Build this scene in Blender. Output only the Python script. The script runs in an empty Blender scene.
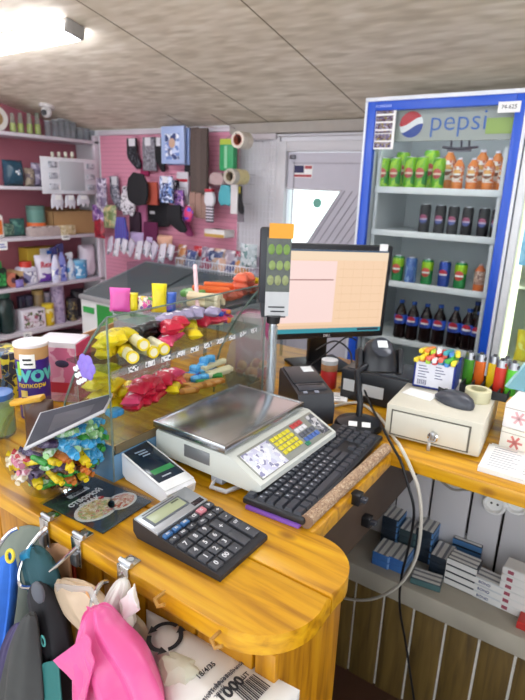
import bpy, bmesh, math, random
from mathutils import Vector, Matrix
random.seed(7)
C = bpy.context.scene.collection
PI = math.pi
R_ = math.radians
# ---------------------------------------------------------------- camera
H = 1.60          # eye height above the floor
FPX = 545.0       # focal length in pixels of the 525x700 frame
_y, _p, _r = R_(34.3), R_(16.61), R_(2.09)
CF = Vector((-math.sin(_y)*math.cos(_p), math.cos(_y)*math.cos(_p), -math.sin(_p)))
_R0 = Vector((math.cos(_y), math.sin(_y), 0)); _U0 = _R0.cross(CF)
CR = math.cos(_r)*_R0 + math.sin(_r)*_U0
CU = -math.sin(_r)*_R0 + math.cos(_r)*_U0
EYE = Vector((0, 0, H))
def ray(x, y): return CF + CR*((x-262.5)/FPX) - CU*((y-350)/FPX)
def proj(p):
    d = Vector(p)-EYE; z = d.dot(CF)
    return 262.5+FPX*d.dot(CR)/z, 350-FPX*d.dot(CU)/z
def zat(x, y, z): d = ray(x, y); return EYE+d*((z-H)/d.z)
def yat(x, y, Y): d = ray(x, y); return EYE+d*(Y/d.y)
def xat(x, y, X): d = ray(x, y); return EYE+d*(X/d.x)
def dat(x, y, D): return EYE+ray(x, y)*D
def bis(fn, a, b):
    fa = fn(a)
    for _ in range(50):
        m = (a+b)/2; fm = fn(m)
        if (fm > 0) == (fa > 0): a, fa = m, fm
        else: b = m
    return (a+b)/2
cam = bpy.data.cameras.new('camera'); camo = bpy.data.objects.new('camera', cam); C.objects.link(camo)
camo.matrix_world = Matrix(((CR.x, CU.x, -CF.x, EYE.x), (CR.y, CU.y, -CF.y, EYE.y), (CR.z, CU.z, -CF.z, EYE.z), (0, 0, 0, 1)))
cam.sensor_fit = 'HORIZONTAL'; cam.sensor_width = 36; cam.lens = FPX*36/525; cam.clip_start = .02
cam.dof.use_dof = True; cam.dof.focus_distance = .95; cam.dof.aperture_fstop = 9
bpy.context.scene.camera = camo
# ---------------------------------------------------------------- materials
_M = {}
def lin(c):
    if isinstance(c, str):
        c = [int(c[i:i+2], 16)/255 for i in (0, 2, 4)]
    return tuple((v/12.92 if v <= .04045 else ((v+.055)/1.055)**2.4) for v in c[:3])+(1,)
def _new(name):
    m = bpy.data.materials.new(name); m.use_nodes = True
    nt = m.node_tree; return m, nt, nt.nodes['Principled BSDF']
def _coords(nt, scale=(1, 1, 1), rot=(0, 0, 0)):
    tc = nt.nodes.new('ShaderNodeTexCoord'); mp = nt.nodes.new('ShaderNodeMapping')
    mp.inputs['Scale'].default_value = scale; mp.inputs['Rotation'].default_value = rot
    nt.links.new(tc.outputs['Object'], mp.inputs['Vector']); return mp.outputs['Vector']
def _ramp(nt, stops, fac, const=False):
    r = nt.nodes.new('ShaderNodeValToRGB'); e = r.color_ramp.elements
    while len(e) < len(stops): e.new(.5)
    for k, (p, c) in zip(e, stops): k.position = p; k.color = lin(c)
    if const: r.color_ramp.interpolation = 'CONSTANT'
    nt.links.new(fac, r.inputs['Fac']); return r.outputs['Color']
def _bump(nt, b, fac, s, d=.01):
    n = nt.nodes.new('ShaderNodeBump'); n.inputs['Strength'].default_value = s; n.inputs['Distance'].default_value = d
    nt.links.new(fac, n.inputs['Height']); nt.links.new(n.outputs['Normal'], b.inputs['Normal'])
def mat(col, rough=.5, metal=0, var=.06, scale=30, emit=0, bump=0, coat=0):
    """plain paint / plastic / metal with a slight procedural unevenness"""
    k = ('p', col, rough, metal, var, scale, emit, bump, coat)
    if k in _M: return _M[k]
    m, nt, b = _new('paint_'+str(col)); c = lin(col)
    n = nt.nodes.new('ShaderNodeTexNoise'); n.inputs['Scale'].default_value = scale
    nt.links.new(_coords(nt), n.inputs['Vector'])
    hsv = nt.nodes.new('ShaderNodeHueSaturation'); hsv.inputs['Color'].default_value = c
    mr = nt.nodes.new('ShaderNodeMapRange'); mr.inputs['To Min'].default_value = 1-var; mr.inputs['To Max'].default_value = 1+var
    nt.links.new(n.outputs['Fac'], mr.inputs['Value']); nt.links.new(mr.outputs['Result'], hsv.inputs['Value'])
    nt.links.new(hsv.outputs['Color'], b.inputs['Base Color'])
    b.inputs['Roughness'].default_value = rough; b.inputs['Metallic'].default_value = metal
    b.inputs['Coat Weight'].default_value = coat
    if bump: _bump(nt, b, n.outputs['Fac'], bump)
    if emit: b.inputs['Emission Color'].default_value = c; b.inputs['Emission Strength'].default_value = emit
    _M[k] = m; return m
def speck(cols, scale=40, rough=.45, stretch=(1, 1, 1), bump=0, metal=0):
    """printed pattern: patches of several colours"""
    k = ('s', tuple(cols), scale, rough, stretch, bump, metal)
    if k in _M: return _M[k]
    m, nt, b = _new('print_'+'_'.join(cols[:3]))
    v = nt.nodes.new('ShaderNodeTexVoronoi'); v.inputs['Scale'].default_value = scale*1.6; v.feature = 'SMOOTH_F1'; v.inputs['Smoothness'].default_value = .35
    nz = nt.nodes.new('ShaderNodeTexNoise'); nz.inputs['Scale'].default_value = scale*1.3; nz.inputs['Detail'].default_value = 3
    co = _coords(nt, stretch); nt.links.new(co, nz.inputs['Vector'])
    ad = nt.nodes.new('ShaderNodeVectorMath'); ad.operation = 'MULTIPLY_ADD'; ad.inputs[1].default_value = (.9/scale,)*3
    nt.links.new(nz.outputs['Color'], ad.inputs[0]); nt.links.new(co, ad.inputs[2]); nt.links.new(ad.outputs['Vector'], v.inputs['Vector'])
    sep = nt.nodes.new('ShaderNodeSeparateColor'); nt.links.new(v.outputs['Color'], sep.inputs['Color'])
    n = len(cols)
    nt.links.new(_ramp(nt, [(i/n, c) for i, c in enumerate(cols)], sep.outputs['Red'], True), b.inputs['Base Color'])
    b.inputs['Roughness'].default_value = rough; b.inputs['Metallic'].default_value = metal
    if bump: _bump(nt, b, v.outputs['Distance'], bump)
    _M[k] = m; return m
def stripes(c1, c2, scale=60, axis='X', rough=.6, duty=.5):
    k = ('t', c1, c2, scale, axis, rough, duty)
    if k in _M: return _M[k]
    m, nt, b = _new('stripes_'+c1+'_'+c2)
    w = nt.nodes.new('ShaderNodeTexWave'); w.bands_direction = axis; w.inputs['Scale'].default_value = scale
    w.inputs['Distortion'].default_value = .4
    nt.links.new(_coords(nt), w.inputs['Vector'])
    nt.links.new(_ramp(nt, [(0, c1), (duty, c2)], w.outputs['Fac'], True), b.inputs['Base Color'])
    b.inputs['Roughness'].default_value = rough; _M[k] = m; return m
def clear(col='ffffff', gloss=.08, rough=.03, frost=0):
    """thin clear plastic or glass: see-through with a weak mirror sheen; frost adds a milky diffuse share"""
    k = ('g', col, gloss, rough, frost)
    if k in _M: return _M[k]
    m, nt, b = _new('clear_'+col); out = nt.nodes['Material Output']
    t = nt.nodes.new('ShaderNodeBsdfTransparent'); t.inputs['Color'].default_value = lin(col)
    g = nt.nodes.new('ShaderNodeBsdfGlossy'); g.inputs['Roughness'].default_value = rough
    mix = nt.nodes.new('ShaderNodeMixShader')
    lw = nt.nodes.new('ShaderNodeFresnel'); lw.inputs['IOR'].default_value = 1.22
    mr = nt.nodes.new('ShaderNodeMath'); mr.operation = 'MULTIPLY_ADD'; mr.inputs[1].default_value = .18; mr.inputs[2].default_value = gloss*.04
    nt.links.new(lw.outputs['Fac'], mr.inputs[0]); nt.links.new(mr.outputs[0], mix.inputs['Fac'])
    nt.links.new(t.outputs[0], mix.inputs[1]); nt.links.new(g.outputs[0], mix.inputs[2])
    last = mix.outputs[0]
    if frost:
        d = nt.nodes.new('ShaderNodeBsdfDiffuse'); d.inputs['Color'].default_value = lin(col)
        m2 = nt.nodes.new('ShaderNodeMixShader'); m2.inputs['Fac'].default_value = frost
        nt.links.new(last, m2.inputs[1]); nt.links.new(d.outputs[0], m2.inputs[2]); last = m2.outputs[0]
    nt.links.new(last, out.inputs['Surface']); nt.nodes.remove(b); _M[k] = m; return m
EXPO = 0.75
def glow(col, s):
    s = s/2**EXPO
    k = ('e', col, s)
    if k in _M: return _M[k]
    m, nt, b = _new('glow_'+col); b.inputs['Base Color'].default_value = (.01, .01, .01, 1); b.inputs['Roughness'].default_value = .35
    b.inputs['Emission Color'].default_value = lin(col); b.inputs['Emission Strength'].default_value = s
    _M[k] = m; return m
def pine(name, c1, c2, c3, axis='X', rough=.38, coat=.25, knots=True):
    """varnished softwood: grain along one axis, with scattered knots"""
    m, nt, b = _new(name)
    st = {'X': (1.2, 14, 14), 'Y': (14, 1.2, 14), 'Z': (14, 14, 1.2)}[axis]
    n = nt.nodes.new('ShaderNodeTexNoise'); n.inputs['Scale'].default_value = 3; n.inputs['Detail'].default_value = 6; n.inputs['Distortion'].default_value = .6
    nt.links.new(_coords(nt, st), n.inputs['Vector'])
    col = _ramp(nt, [(.3, c1), (.52, c2), (.75, c3)], n.outputs['Fac'])
    if knots:
        kst = {'X': (8, 14, 14), 'Y': (14, 8, 14), 'Z': (14, 14, 8)}[axis]
        v = nt.nodes.new('ShaderNodeTexVoronoi'); v.inputs['Scale'].default_value = .85
        nt.links.new(_coords(nt, kst), v.inputs['Vector'])
        f = _ramp(nt, [(.0, 'ffffff'), (.09, 'c0c0c0'), (.16, '000000')], v.outputs['Distance'])
        mx = nt.nodes.new('ShaderNodeMix'); mx.data_type = 'RGBA'
        nt.links.new(f, mx.inputs['Factor']); nt.links.new(col, mx.inputs['A']); mx.inputs['B'].default_value = lin('7a4312')
        col = mx.outputs['Result']
    nt.links.new(col, b.inputs['Base Color']); b.inputs['Roughness'].default_value = rough
    b.inputs['Coat Weight'].default_value = coat; b.inputs['Coat Roughness'].default_value = .2
    _bump(nt, b, n.outputs['Fac'], .12, .004); return m
def osb():
    m, nt, b = _new('strand_board')
    vv = _coords(nt, (16, 60, 1), (0, 0, R_(35)))
    v = nt.nodes.new('ShaderNodeTexVoronoi'); v.inputs['Scale'].default_value = .62; v.feature = 'SMOOTH_F1'
    nt.links.new(vv, v.inputs['Vector']); sep = nt.nodes.new('ShaderNodeSeparateColor'); nt.links.new(v.outputs['Color'], sep.inputs['Color'])
    n = nt.nodes.new('ShaderNodeTexNoise'); n.inputs['Scale'].default_value = 2.2; n.inputs['Detail'].default_value = 8
    nt.links.new(_coords(nt, (3, 9, 1), (0, 0, R_(-20))), n.inputs['Vector'])
    mx = nt.nodes.new('ShaderNodeMath'); mx.operation = 'MULTIPLY_ADD'; mx.inputs[1].default_value = .5
    nt.links.new(sep.outputs['Green'], mx.inputs[0])
    hf = nt.nodes.new('ShaderNodeMath'); hf.operation = 'MULTIPLY'; hf.inputs[1].default_value = .5
    nt.links.new(n.outputs['Fac'], hf.inputs[0]); nt.links.new(hf.outputs[0], mx.inputs[2])
    nt.links.new(_ramp(nt, [(.12, 'bdb09a'), (.4, 'd8cdb9'), (.62, 'e6dccb'), (.85, 'f2ebdd')], mx.outputs[0]), b.inputs['Base Color'])
    b.inputs['Roughness'].default_value = .75; _bump(nt, b, mx.outputs[0], .25, .005); return m
# ---------------------------------------------------------------- mesh builder
class MB:
    def __init__(s): s.bm = bmesh.new(); s.M = Matrix(); s.mi = 0
    def _add(s, vs, fs):
        v = [s.bm.verts.new(s.M @ Vector(p)) for p in vs]
        for f in fs:
            try:
                fc = s.bm.faces.new([v[i] for i in f]); fc.material_index = s.mi
            except ValueError: pass
        return s
    def box(s, x0, x1, y0, y1, z0, z1, bev=0, seg=2):
        t = bmesh.new()
        bmesh.ops.create_cube(t, size=1, matrix=Matrix.Translation(((x0+x1)/2, (y0+y1)/2, (z0+z1)/2)) @ Matrix.Diagonal((abs(x1-x0), abs(y1-y0), abs(z1-z0), 1)))
        if bev: bmesh.ops.bevel(t, geom=t.edges[:], offset=min(bev, .49*min(abs(x1-x0), abs(y1-y0), abs(z1-z0))), segments=seg, affect='EDGES', profile=.5)
        return s._merge(t)
    def _merge(s, t):
        t.verts.index_update()
        vs = [v.co[:] for v in t.verts]; fs = [[v.index for v in f.verts] for f in t.faces]
        t.free(); return s._add(vs, fs)
    def hexa(s, b, t):
        """eight corners: four below, four above, both counter-clockwise"""
        return s._add(list(b)+list(t), [(3, 2, 1, 0), (4, 5, 6, 7)]+[(i, (i+1) % 4, (i+1) % 4+4, i+4) for i in range(4)])
    def cyl(s, p0, p1, r0, r1=None, n=16):
        p0, p1 = Vector(p0), Vector(p1); r1 = r0 if r1 is None else r1
        d = (p1-p0).normalized(); a = d.orthogonal().normalized(); b = d.cross(a)
        vs = []
        for p, r in ((p0, r0), (p1, r1)):
            for i in range(n):
                t = 2*PI*i/n; vs.append(p+a*(r*math.cos(t))+b*(r*math.sin(t)))
        fs = [(i, (i+1) % n, (i+1) % n+n, i+n) for i in range(n)]+[tuple(range(n))[::-1], tuple(range(n, 2*n))]
        return s._add(vs, fs)
    def lathe(s, prof, n=20, c=(0, 0, 0)):
        vs = []; fs = []
        for r, z in prof:
            for i in range(n):
                t = 2*PI*i/n; vs.append((c[0]+r*math.cos(t), c[1]+r*math.sin(t), c[2]+z))
        for k in range(len(prof)-1):
            for i in range(n):
                j = (i+1) % n; fs.append((k*n+i, k*n+j, (k+1)*n+j, (k+1)*n+i))
        if prof[0][0] > 1e-5: fs.append(tuple(range(n))[::-1])
        if prof[-1][0] > 1e-5: fs.append(tuple(range((len(prof)-1)*n, len(prof)*n)))
        return s._add(vs, fs)
    def ring(s, R, r, n=24, k=8, c=(0, 0, 0)):
        vs = []; fs = []
        for i in range(n):
            t = 2*PI*i/n
            for j in range(k):
                u = 2*PI*j/k; q = R+r*math.cos(u)
                vs.append((c[0]+q*math.cos(t), c[1]+q*math.sin(t), c[2]+r*math.sin(u)))
        for i in range(n):
            for j in range(k):
                a, b = (i+1) % n, (j+1) % k; fs.append((i*k+j, a*k+j, a*k+b, i*k+b))
        return s._add(vs, fs)
    def sph(s, c, r, n=14):
        r = (r, r, r) if not hasattr(r, '__len__') else r
        t = bmesh.new(); bmesh.ops.create_uvsphere(t, u_segments=n, v_segments=max(6, n//2), radius=1, matrix=Matrix.Translation(c) @ Matrix.Diagonal((r[0], r[1], r[2], 1)))
        return s._merge(t)
    def tube(s, pts, r, n=8, closed=False):
        P = [Vector(p) for p in pts]; m = len(P); vs = []; a = None
        rr = r if hasattr(r, '__len__') else [r]*m
        for i, p in enumerate(P):
            d = (P[min(i+1, m-1)]-P[max(i-1, 0)]).normalized()
            a = d.orthogonal().normalized() if a is None else (a-d*a.dot(d)).normalized()
            b = d.cross(a)
            for j in range(n):
                t = 2*PI*j/n; vs.append(p+a*(rr[i]*math.cos(t))+b*(rr[i]*math.sin(t)))
        fs = [(i*n+j, i*n+(j+1) % n, (i+1)*n+(j+1) % n, (i+1)*n+j) for i in range(m-1) for j in range(n)]
        fs += [tuple(range(n))[::-1], tuple(range((m-1)*n, m*n))]
        return s._add(vs, fs)
    def prism(s, pts, z0, z1, axis='Z'):
        """outline extruded along an axis; pts are (x,y), (x,z) for Y, (y,z) for X"""
        f = {'Z': lambda p, w: (p[0], p[1], w), 'Y': lambda p, w: (p[0], w, p[1]), 'X': lambda p, w: (w, p[0], p[1])}[axis]
        n = len(pts)
        return s._add([f(p, z0) for p in pts]+[f(p, z1) for p in pts], [tuple(range(n))[::-1], tuple(range(n, 2*n))]+[(i, (i+1) % n, (i+1) % n+n, i+n) for i in range(n)])
    def loft(s, rings, n=24, rip=0, nr=5, seed=0, top=True):
        """rings (cx,cy,z,rx,ry) of ripple-edged ellipses: bags, cloth, pouches"""
        rd = random.Random(seed); ph = [rd.uniform(0, 6.28) for _ in range(4)]
        vs = []
        for k, (cx, cy, z, rx, ry) in enumerate(rings):
            for i in range(n):
                t = 2*PI*i/n
                q = 1+rip*(math.sin(nr*t+ph[0]+.35*k)+.6*math.sin((nr*2+1)*t+ph[1]-.5*k)+.4*math.sin(3*t+ph[2]+k))
                vs.append((cx+rx*q*math.cos(t), cy+ry*q*math.sin(t), z+rip*.25*rx*math.sin(2*t+ph[3])))
        m = len(rings)
        fs = [(k*n+i, k*n+(i+1) % n, (k+1)*n+(i+1) % n, (k+1)*n+i) for k in range(m-1) for i in range(n)]
        fs.append(tuple(range(n))[::-1])
        if top: fs.append(tuple(range((m-1)*n, m*n)))
        return s._add(vs, fs)
    def pillow(s, w, h, t, c=(0, 0, 0), nx=8, nz=10, crimp=.08, seed=0, wrin=.12):
        """sealed pouch standing in the x-z plane, base at z=0"""
        rd = random.Random(seed); ph = rd.uniform(0, 6)
        vs = []; fs = []
        for sgn in (-1, 1):
            for j in range(nz+1):
                v = j/nz
                for i in range(nx+1):
                    u = i/nx; e = max(0, (1-abs(2*u-1)**3))*max(0, 1-abs(2*v-1)**4)
                    if v < crimp or v > 1-crimp: e *= .12
                    d = t/2*e**.6*(1+wrin*math.sin(9*u+ph)*math.cos(11*v+ph*2))+.0006
                    vs.append((c[0]+(u-.5)*w*(1-.06*math.sin(PI*v)), c[1]+sgn*d, c[2]+v*h))
        q = (nx+1)*(nz+1)
        for j in range(nz):
            for i in range(nx):
                a = j*(nx+1)+i; fs.append((a, a+1, a+nx+2, a+nx+1)); fs.append((q+a+nx+1, q+a+nx+2, q+a+1, q+a))
        for i in range(nx):
            fs.append((i+1, i, q+i, q+i+1)); a = nz*(nx+1)+i; fs.append((a, a+1, q+a+1, q+a))
        for j in range(nz):
            a = j*(nx+1); fs.append((a, a+nx+1, q+a+nx+1, q+a)); a += nx; fs.append((a+nx+1, a, q+a, q+a+nx+1))
        return s._add(vs, fs)
    def build(s, name, m, parent=None, loc=None, rz=None, sharp=35):
        me = bpy.data.meshes.new(name); bm = s.bm
        bmesh.ops.recalc_face_normals(bm, faces=bm.faces[:]); 
        for f in bm.faces: f.smooth = True
        for e in bm.edges:
            if len(e.link_faces) == 2 and e.calc_face_angle(0) > R_(sharp): e.smooth = False
        bm.to_mesh(me); bm.free()
        for k in (m if isinstance(m, (list, tuple)) else [m]): me.materials.append(k)
        o = bpy.data.objects.new(name, me); C.objects.link(o)
        if parent is not None: o.parent = parent
        if loc is not None: o.location = loc
        if rz is not None: o.rotation_euler = (0, 0, rz)
        return o
def tag(o, label, cat, group=None):
    o['label'] = label; o['category'] = cat
    if group: o['group'] = group
    return o
def thing(name, label, cat, loc=(0, 0, 0), rz=0, group=None, rot=None):
    o = bpy.data.objects.new(name, None); C.objects.link(o); o.empty_display_size = .02
    o.location = loc; o.rotation_euler = rot if rot else (0, 0, rz)
    return tag(o, label, cat, group)
def struct(o): o['kind'] = 'structure'; return o
def kids(o): return [c for c in bpy.data.objects if c.parent == o]
def copy_tree(o, parent=None, ks=None):
    c = o.copy(); C.objects.link(c)
    if parent is not None: c.parent = parent
    for ch in (CH.get(o.name) or CH.setdefault(o.name, kids(o))): copy_tree(ch, c)
    return c
CH = {}
def dup(proto, loc, rz=0, label=None, group=None, rot=None, scale=None):
    """the first use takes the prototype itself, later ones copy it with its parts"""
    if proto.get('_used'): o = copy_tree(proto)
    else: o = proto
    proto['_used'] = 1
    o.location = loc; o.rotation_euler = rot if rot else (0, 0, rz)
    if scale: o.scale = scale
    if label: o['label'] = label
    if group: o['group'] = group
    return o
_T = {}
def text_bm(txt, size, align='CENTER', bold=0):
    cu = bpy.data.curves.new('lettering', 'FONT'); cu.body = txt; cu.size = size; cu.align_x = align; cu.align_y = 'CENTER'
    cu.extrude = .0004; cu.offset = bold*size; cu.resolution_u = 3
    o = bpy.data.objects.new('lettering', cu); C.objects.link(o)
    dg = bpy.context.evaluated_depsgraph_get(); me = bpy.data.meshes.new_from_object(o.evaluated_get(dg))
    bpy.data.objects.remove(o); return me
def letters(txt, size, m, parent, loc, rot=(PI/2, 0, 0), bold=0, align='CENTER', name='lettering'):
    """raised lettering, upright facing local -y unless turned"""
    key = (txt, size, bold, align); me = text_bm(txt, size, align, bold); me.name = name; me.materials.clear(); me.materials.append(m)
    o = bpy.data.objects.new(name, me); C.objects.link(o); o.parent = parent; o.location = loc; o.rotation_euler = rot
    return o
ORD = ['first', 'second', 'third', 'fourth', 'fifth', 'sixth', 'seventh', 'eighth', 'ninth', 'tenth', 'eleventh', 'twelfth']
WHITE = mat('f0f0ee', .45); OFFW = mat('e4e2dc', .5); BLACK = mat('15161a', .4); DARK = mat('26272c', .45)
CHROME = mat('d8d8d8', .18, 1, .03); STEEL = mat('b9bbbf', .3, 1, .05); PAPER = mat('f2f2f0', .8); INK = mat('22242a', .7)
GREY = mat('9a9ca0', .5)
# ================================================================ SETTING
CZ = 1.0
YB = 3.15          # back wall
XS = -3.85         # front of the shelf unit on the left wall
def ceilz(y): return 2.0+.22*(YB-y)
WALLW = mat('d8d6da', .7, 0, .05, 6)
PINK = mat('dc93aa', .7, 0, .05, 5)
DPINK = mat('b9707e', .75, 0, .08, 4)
b = MB(); b.box(-4.3, 1.5, -1.4, 3.4, -.06, 0)
FLOORM = mat('4a2f22', .55, 0, .35, 5, bump=.1)
struct(b.build('floor', FLOORM))
b = MB(); b.box(-4.2, -1.78, -1.4, YB-.01, .0, .006); b.box(-1.78, 1.4, -1.4, .45, .0, .006); struct(b.build('floor_bounce', mat('cfcac2', .5, 0, .06, 4)))  # pale floor cover added to bounce light up to the ceiling
b = MB(); b.hexa([(-4.3, -1.4, ceilz(-1.4)), (1.5, -1.4, ceilz(-1.4)), (1.5, 3.3, ceilz(3.3)), (-4.3, 3.3, ceilz(3.3))],
                 [(-4.3, -1.4, ceilz(-1.4)+.03), (1.5, -1.4, ceilz(-1.4)+.03), (1.5, 3.3, ceilz(3.3)+.03), (-4.3, 3.3, ceilz(3.3)+.03)])
struct(b.build('ceiling', osb()))
SEAM = mat('8a7d68', .8)
for i, x in enumerate((-2.15, -1.44, -.2)):
    b = MB(); b.hexa([(x-.0018, -1.4, ceilz(-1.4)-.002), (x+.0018, -1.4, ceilz(-1.4)-.002), (x+.0025, 3.14, ceilz(3.14)-.002), (x-.0025, 3.14, ceilz(3.14)-.002)],
                     [(x-.0018, -1.4, ceilz(-1.4)+.004), (x+.0018, -1.4, ceilz(-1.4)+.004), (x+.0025, 3.14, ceilz(3.14)+.004), (x-.0025, 3.14, ceilz(3.14)+.004)])
    struct(b.build('trim_%d' % (i+1), SEAM))
# back wall round the door opening
DX0, DX1, DZ = -2.06, -1.22, 1.885
b = MB(); b.box(-4.3, DX0, YB, YB+.1, 0, 2.06); b.box(DX1, 1.5, YB, YB+.1, 0, 2.06); b.box(DX0, DX1, YB, YB+.1, DZ, 2.06)
struct(b.build('wall_back', WALLW))
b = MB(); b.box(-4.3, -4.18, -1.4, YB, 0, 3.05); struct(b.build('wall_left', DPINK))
b = MB(); b.box(1.4, 1.5, -1.4, YB, 0, .9); b.box(1.4, 1.5, -1.4, -.8, .9, 3.05); b.box(1.4, 1.5, .9, YB, .9, 3.05); b.box(1.4, 1.5, -.8, .9, 2.1, 3.05)  # unseen wall; its opening is put in and widened for sky light
struct(b.build('wall_right', WALLW))
b = MB(); b.box(-4.3, 1.5, -1.5, -1.4, 0, .4); b.box(-4.3, -3.6, -1.5, -1.4, .4, 3.05); b.box(1.1, 1.5, -1.5, -1.4, .4, 3.05); b.box(-3.6, 1.1, -1.5, -1.4, 2.5, 3.05)  # out of view; large opening shaped to let sky light reach the ceiling
b.box(-1.4, -1.2, -1.5, -1.4, .4, 2.5)
struct(b.build('wall_front', WALLW))
# boards above the door and the peg panel
b = MB(); b.box(-2.45, -1.0, YB-.05, YB, 1.935, 2.0, .004); struct(b.build('trim_4', mat('a39c94', .7, 0, .12, 12)))
# door
def door():
    d = struct(bpy.data.objects.new('door_1', None)); C.objects.link(d); d.location = (0, YB, 0)
    FR = mat('c9c7cb', .45, 0, .04, 8); LEAF = mat('bfbcc6', .5, 0, .05, 10)
    b = MB(); b.box(DX0, DX0+.06, -.035, .09, 0, DZ, .004); b.box(DX1-.06, DX1, -.035, .09, 0, DZ, .004); b.box(DX0+.061, DX1-.061, -.034, .09, DZ-.06, DZ, .004)
    b.box(DX0-.075, DX0, -.02, .0, 0, DZ+.03, .004); b.box(DX0-.077, DX1+.05, -.024, .0, DZ+.031, DZ+.046, .004)
    b.build('door_frame', FR, d)
    # glazed cut-out: a trapezium wide above, narrow below
    px = [(282, 188), (342, 191), (308, 243), (278, 243)]
    q = [yat(x, y, YB) for x, y in px]; q = [(p.x, p.z) for p in q]
    q[2] = (q[2][0]+.0, q[2][1]); 
    lx0, lx1, lz0, lz1 = DX0+.065, DX1-.065, .01, DZ-.065
    g0, g1, g2, g3 = q            # top left, top right, bottom right, bottom left
    b = MB()
    def quad(a, bb, c, e): b.prism([a, bb, c, e], -.01, .03, 'Y')
    quad((lx0, g0[1]), (lx0, lz1), (lx1, lz1), (lx1, g1[1])) if False else None
    b.prism([(lx0, lz1), (lx1, lz1), (lx1, g1[1]), g1, g0, (lx0, g0[1])], -.01, .03, 'Y')
    b.prism([(lx0, g0[1]), g0, g3, (lx0, g3[1])], -.01, .03, 'Y')
    b.prism([g1, (lx1, g1[1]), (lx1, g2[1]), g2], -.01, .03, 'Y')
    b.prism([(lx0, g3[1]), g3, g2, (lx1, g2[1]), (lx1, lz0), (lx0, lz0)], -.01, .03, 'Y')
    b.build('door_leaf', LEAF, d)
    b = MB()
    x0 = lx0+.045
    b.box(x0, x0+.008, -.016, -.009, .1, lz1-.06); b.box(x0, lx1-.05, -.016, -.009, lz1-.068, lz1-.06)
    for k in range(7):   # slanting boards right of the glass
        a = (g1[0]+.02+.05*k, g1[1]); e = (g2[0]+.02+.05*k, g2[1])
        b.prism([(a[0], a[1]), (a[0]+.006, a[1]), (e[0]+.006, e[1]), (e[0], e[1])], -.016, -.009, 'Y')
    b.build('door_moulding', mat('a9a6b0', .5), d)
    b = MB()
    for i in range(4):
        a, e = q[i], q[(i+1) % 4]; b.cyl((a[0], -.012, a[1]), (e[0], -.012, e[1]), .006, n=8)
    b.build('glass_bead', mat('d0ced4', .4), d)
    b = MB(); b.prism([g0, g1, g2, g3], .008, .012, 'Y'); b.build('glass_pane', clear('f4faf6', .1), d)
    p = yat(317, 203, YB); b = MB(); b.cyl((p.x, .0, p.z), (p.x, .006, p.z), .03, n=20); st = b.build('round_sticker', mat('6fae9e', .6), d)
    st['label'] = 'pale green round sticker'
    p0 = yat(295, 165, YB); p1 = yat(313, 178, YB)
    b = MB(); b.box(p0.x, p1.x, -.013, -.0095, p1.z, p0.z); s = b.build('poster', PAPER, d)
    w = p1.x-p0.x; h = p0.z-p1.z
    b = MB(); b.box(p0.x+.004, p0.x+w*.55, -.0145, -.013, p0.z-h*.62, p0.z-.003); b.build('dark_emblem', mat('2c2a55', .6), s)
    b = MB(); b.box(p0.x+.004, p1.x-.004, -.0145, -.013, p1.z+.004, p1.z+h*.25); b.box(p0.x+w*.6, p1.x-.004, -.0145, -.013, p0.z-h*.3, p0.z-.004); b.build('red_bars', mat('b04a50', .6), s)
    b = MB(); b.box(lx1-.16, lx1-.03, -.035, -.012, lz1-.045, lz1-.02, .004); b.box(lx0+.02, lx0+.06, -.03, -.012, lz1-.04, lz1-.015, .004); b.build('door_closer', mat('6a6a70', .4, .6), d)
    b = MB(); b.cyl((lx0+.03, -.012, 1.0), (lx0+.03, -.05, 1.0), .009); b.cyl((lx0+.03, -.05, 1.0), (lx0+.13, -.05, 1.0), .009); b.build('handle', STEEL, d)
door()
# ---------------------------------------------------------------- peg wall
PX0 = XS+.035; PX1 = yat(240, 160, YB).x; PX2 = yat(277, 200, YB).x-.005
t = thing('slotted_wall_panel', 'pink slotted wall panel carrying socks behind the freezer', 'wall panel', (0, YB, 0))
b = MB(); b.box(PX0, PX1, -.02, -.001, .5, 1.955, .002); b.build('panel_board', PINK, t)
b = MB()
z = .55
while z < 1.95:
    b.box(PX0, PX1, -.0215, -.019, z, z+.004); z += .032
b.build('slots', mat('c67c94', .7), t)
b = MB(); b.box(PX0, PX1+.02, -.035, -.001, 1.955, 1.985, .003); b.build('top_rail', mat('cfc6cf', .5), t)
t = thing('wire_grid_panel', 'white wire grid panel between the pink panel and the door', 'grid panel', (0, YB, 0))
b = MB(); x = PX1+.008
while x < PX2: b.cyl((x, -.022, .5), (x, -.022, 1.95), .0022, n=6); x += .03
b.build('upright_wires', mat('dcdae0', .4), t)
b = MB(); z = .5
while z < 1.96: b.cyl((PX1+.005, -.026, z), (PX2, -.026, z), .0022, n=6); z += .045
b.build('cross_wires', mat('dcdae0', .4), t)
b = MB(); b.box(PX1-.02, PX2, -.04, -.001, 1.90, 1.98, .003); b.build('header_board', mat('c4bcc0', .6), t)
# ---------------------------------------------------------------- left shelf unit
SZ = [1.915, 1.545, 1.175, .80, .445]
SHELFW = mat('d4ced6', .5, 0, .05, 6)
t = thing('shelf_unit', 'tall white shelf unit along the dark pink wall', 'shelf', (XS, 0, 0))
for z in SZ:
    b = MB(); b.box(-.3, 0, .3, YB-.005, z-.025, z, .003); b.build('shelf_board', SHELFW, t)
b = MB(); b.box(-.035, .0, YB-.05, YB-.002, 0, 1.955, .003); b.build('post', mat('d8cdd6', .5), t)
b = MB(); b.box(-.035, 0, .3, .34, 0, 1.955, .003); b.build('post', mat('d8cdd6', .5), t)
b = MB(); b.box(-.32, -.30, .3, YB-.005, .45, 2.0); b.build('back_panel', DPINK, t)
b = MB(); b.box(-.3, 0, .3, YB-.005, .06, .085, .003); b.build('shelf_board', SHELFW, t)
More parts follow.
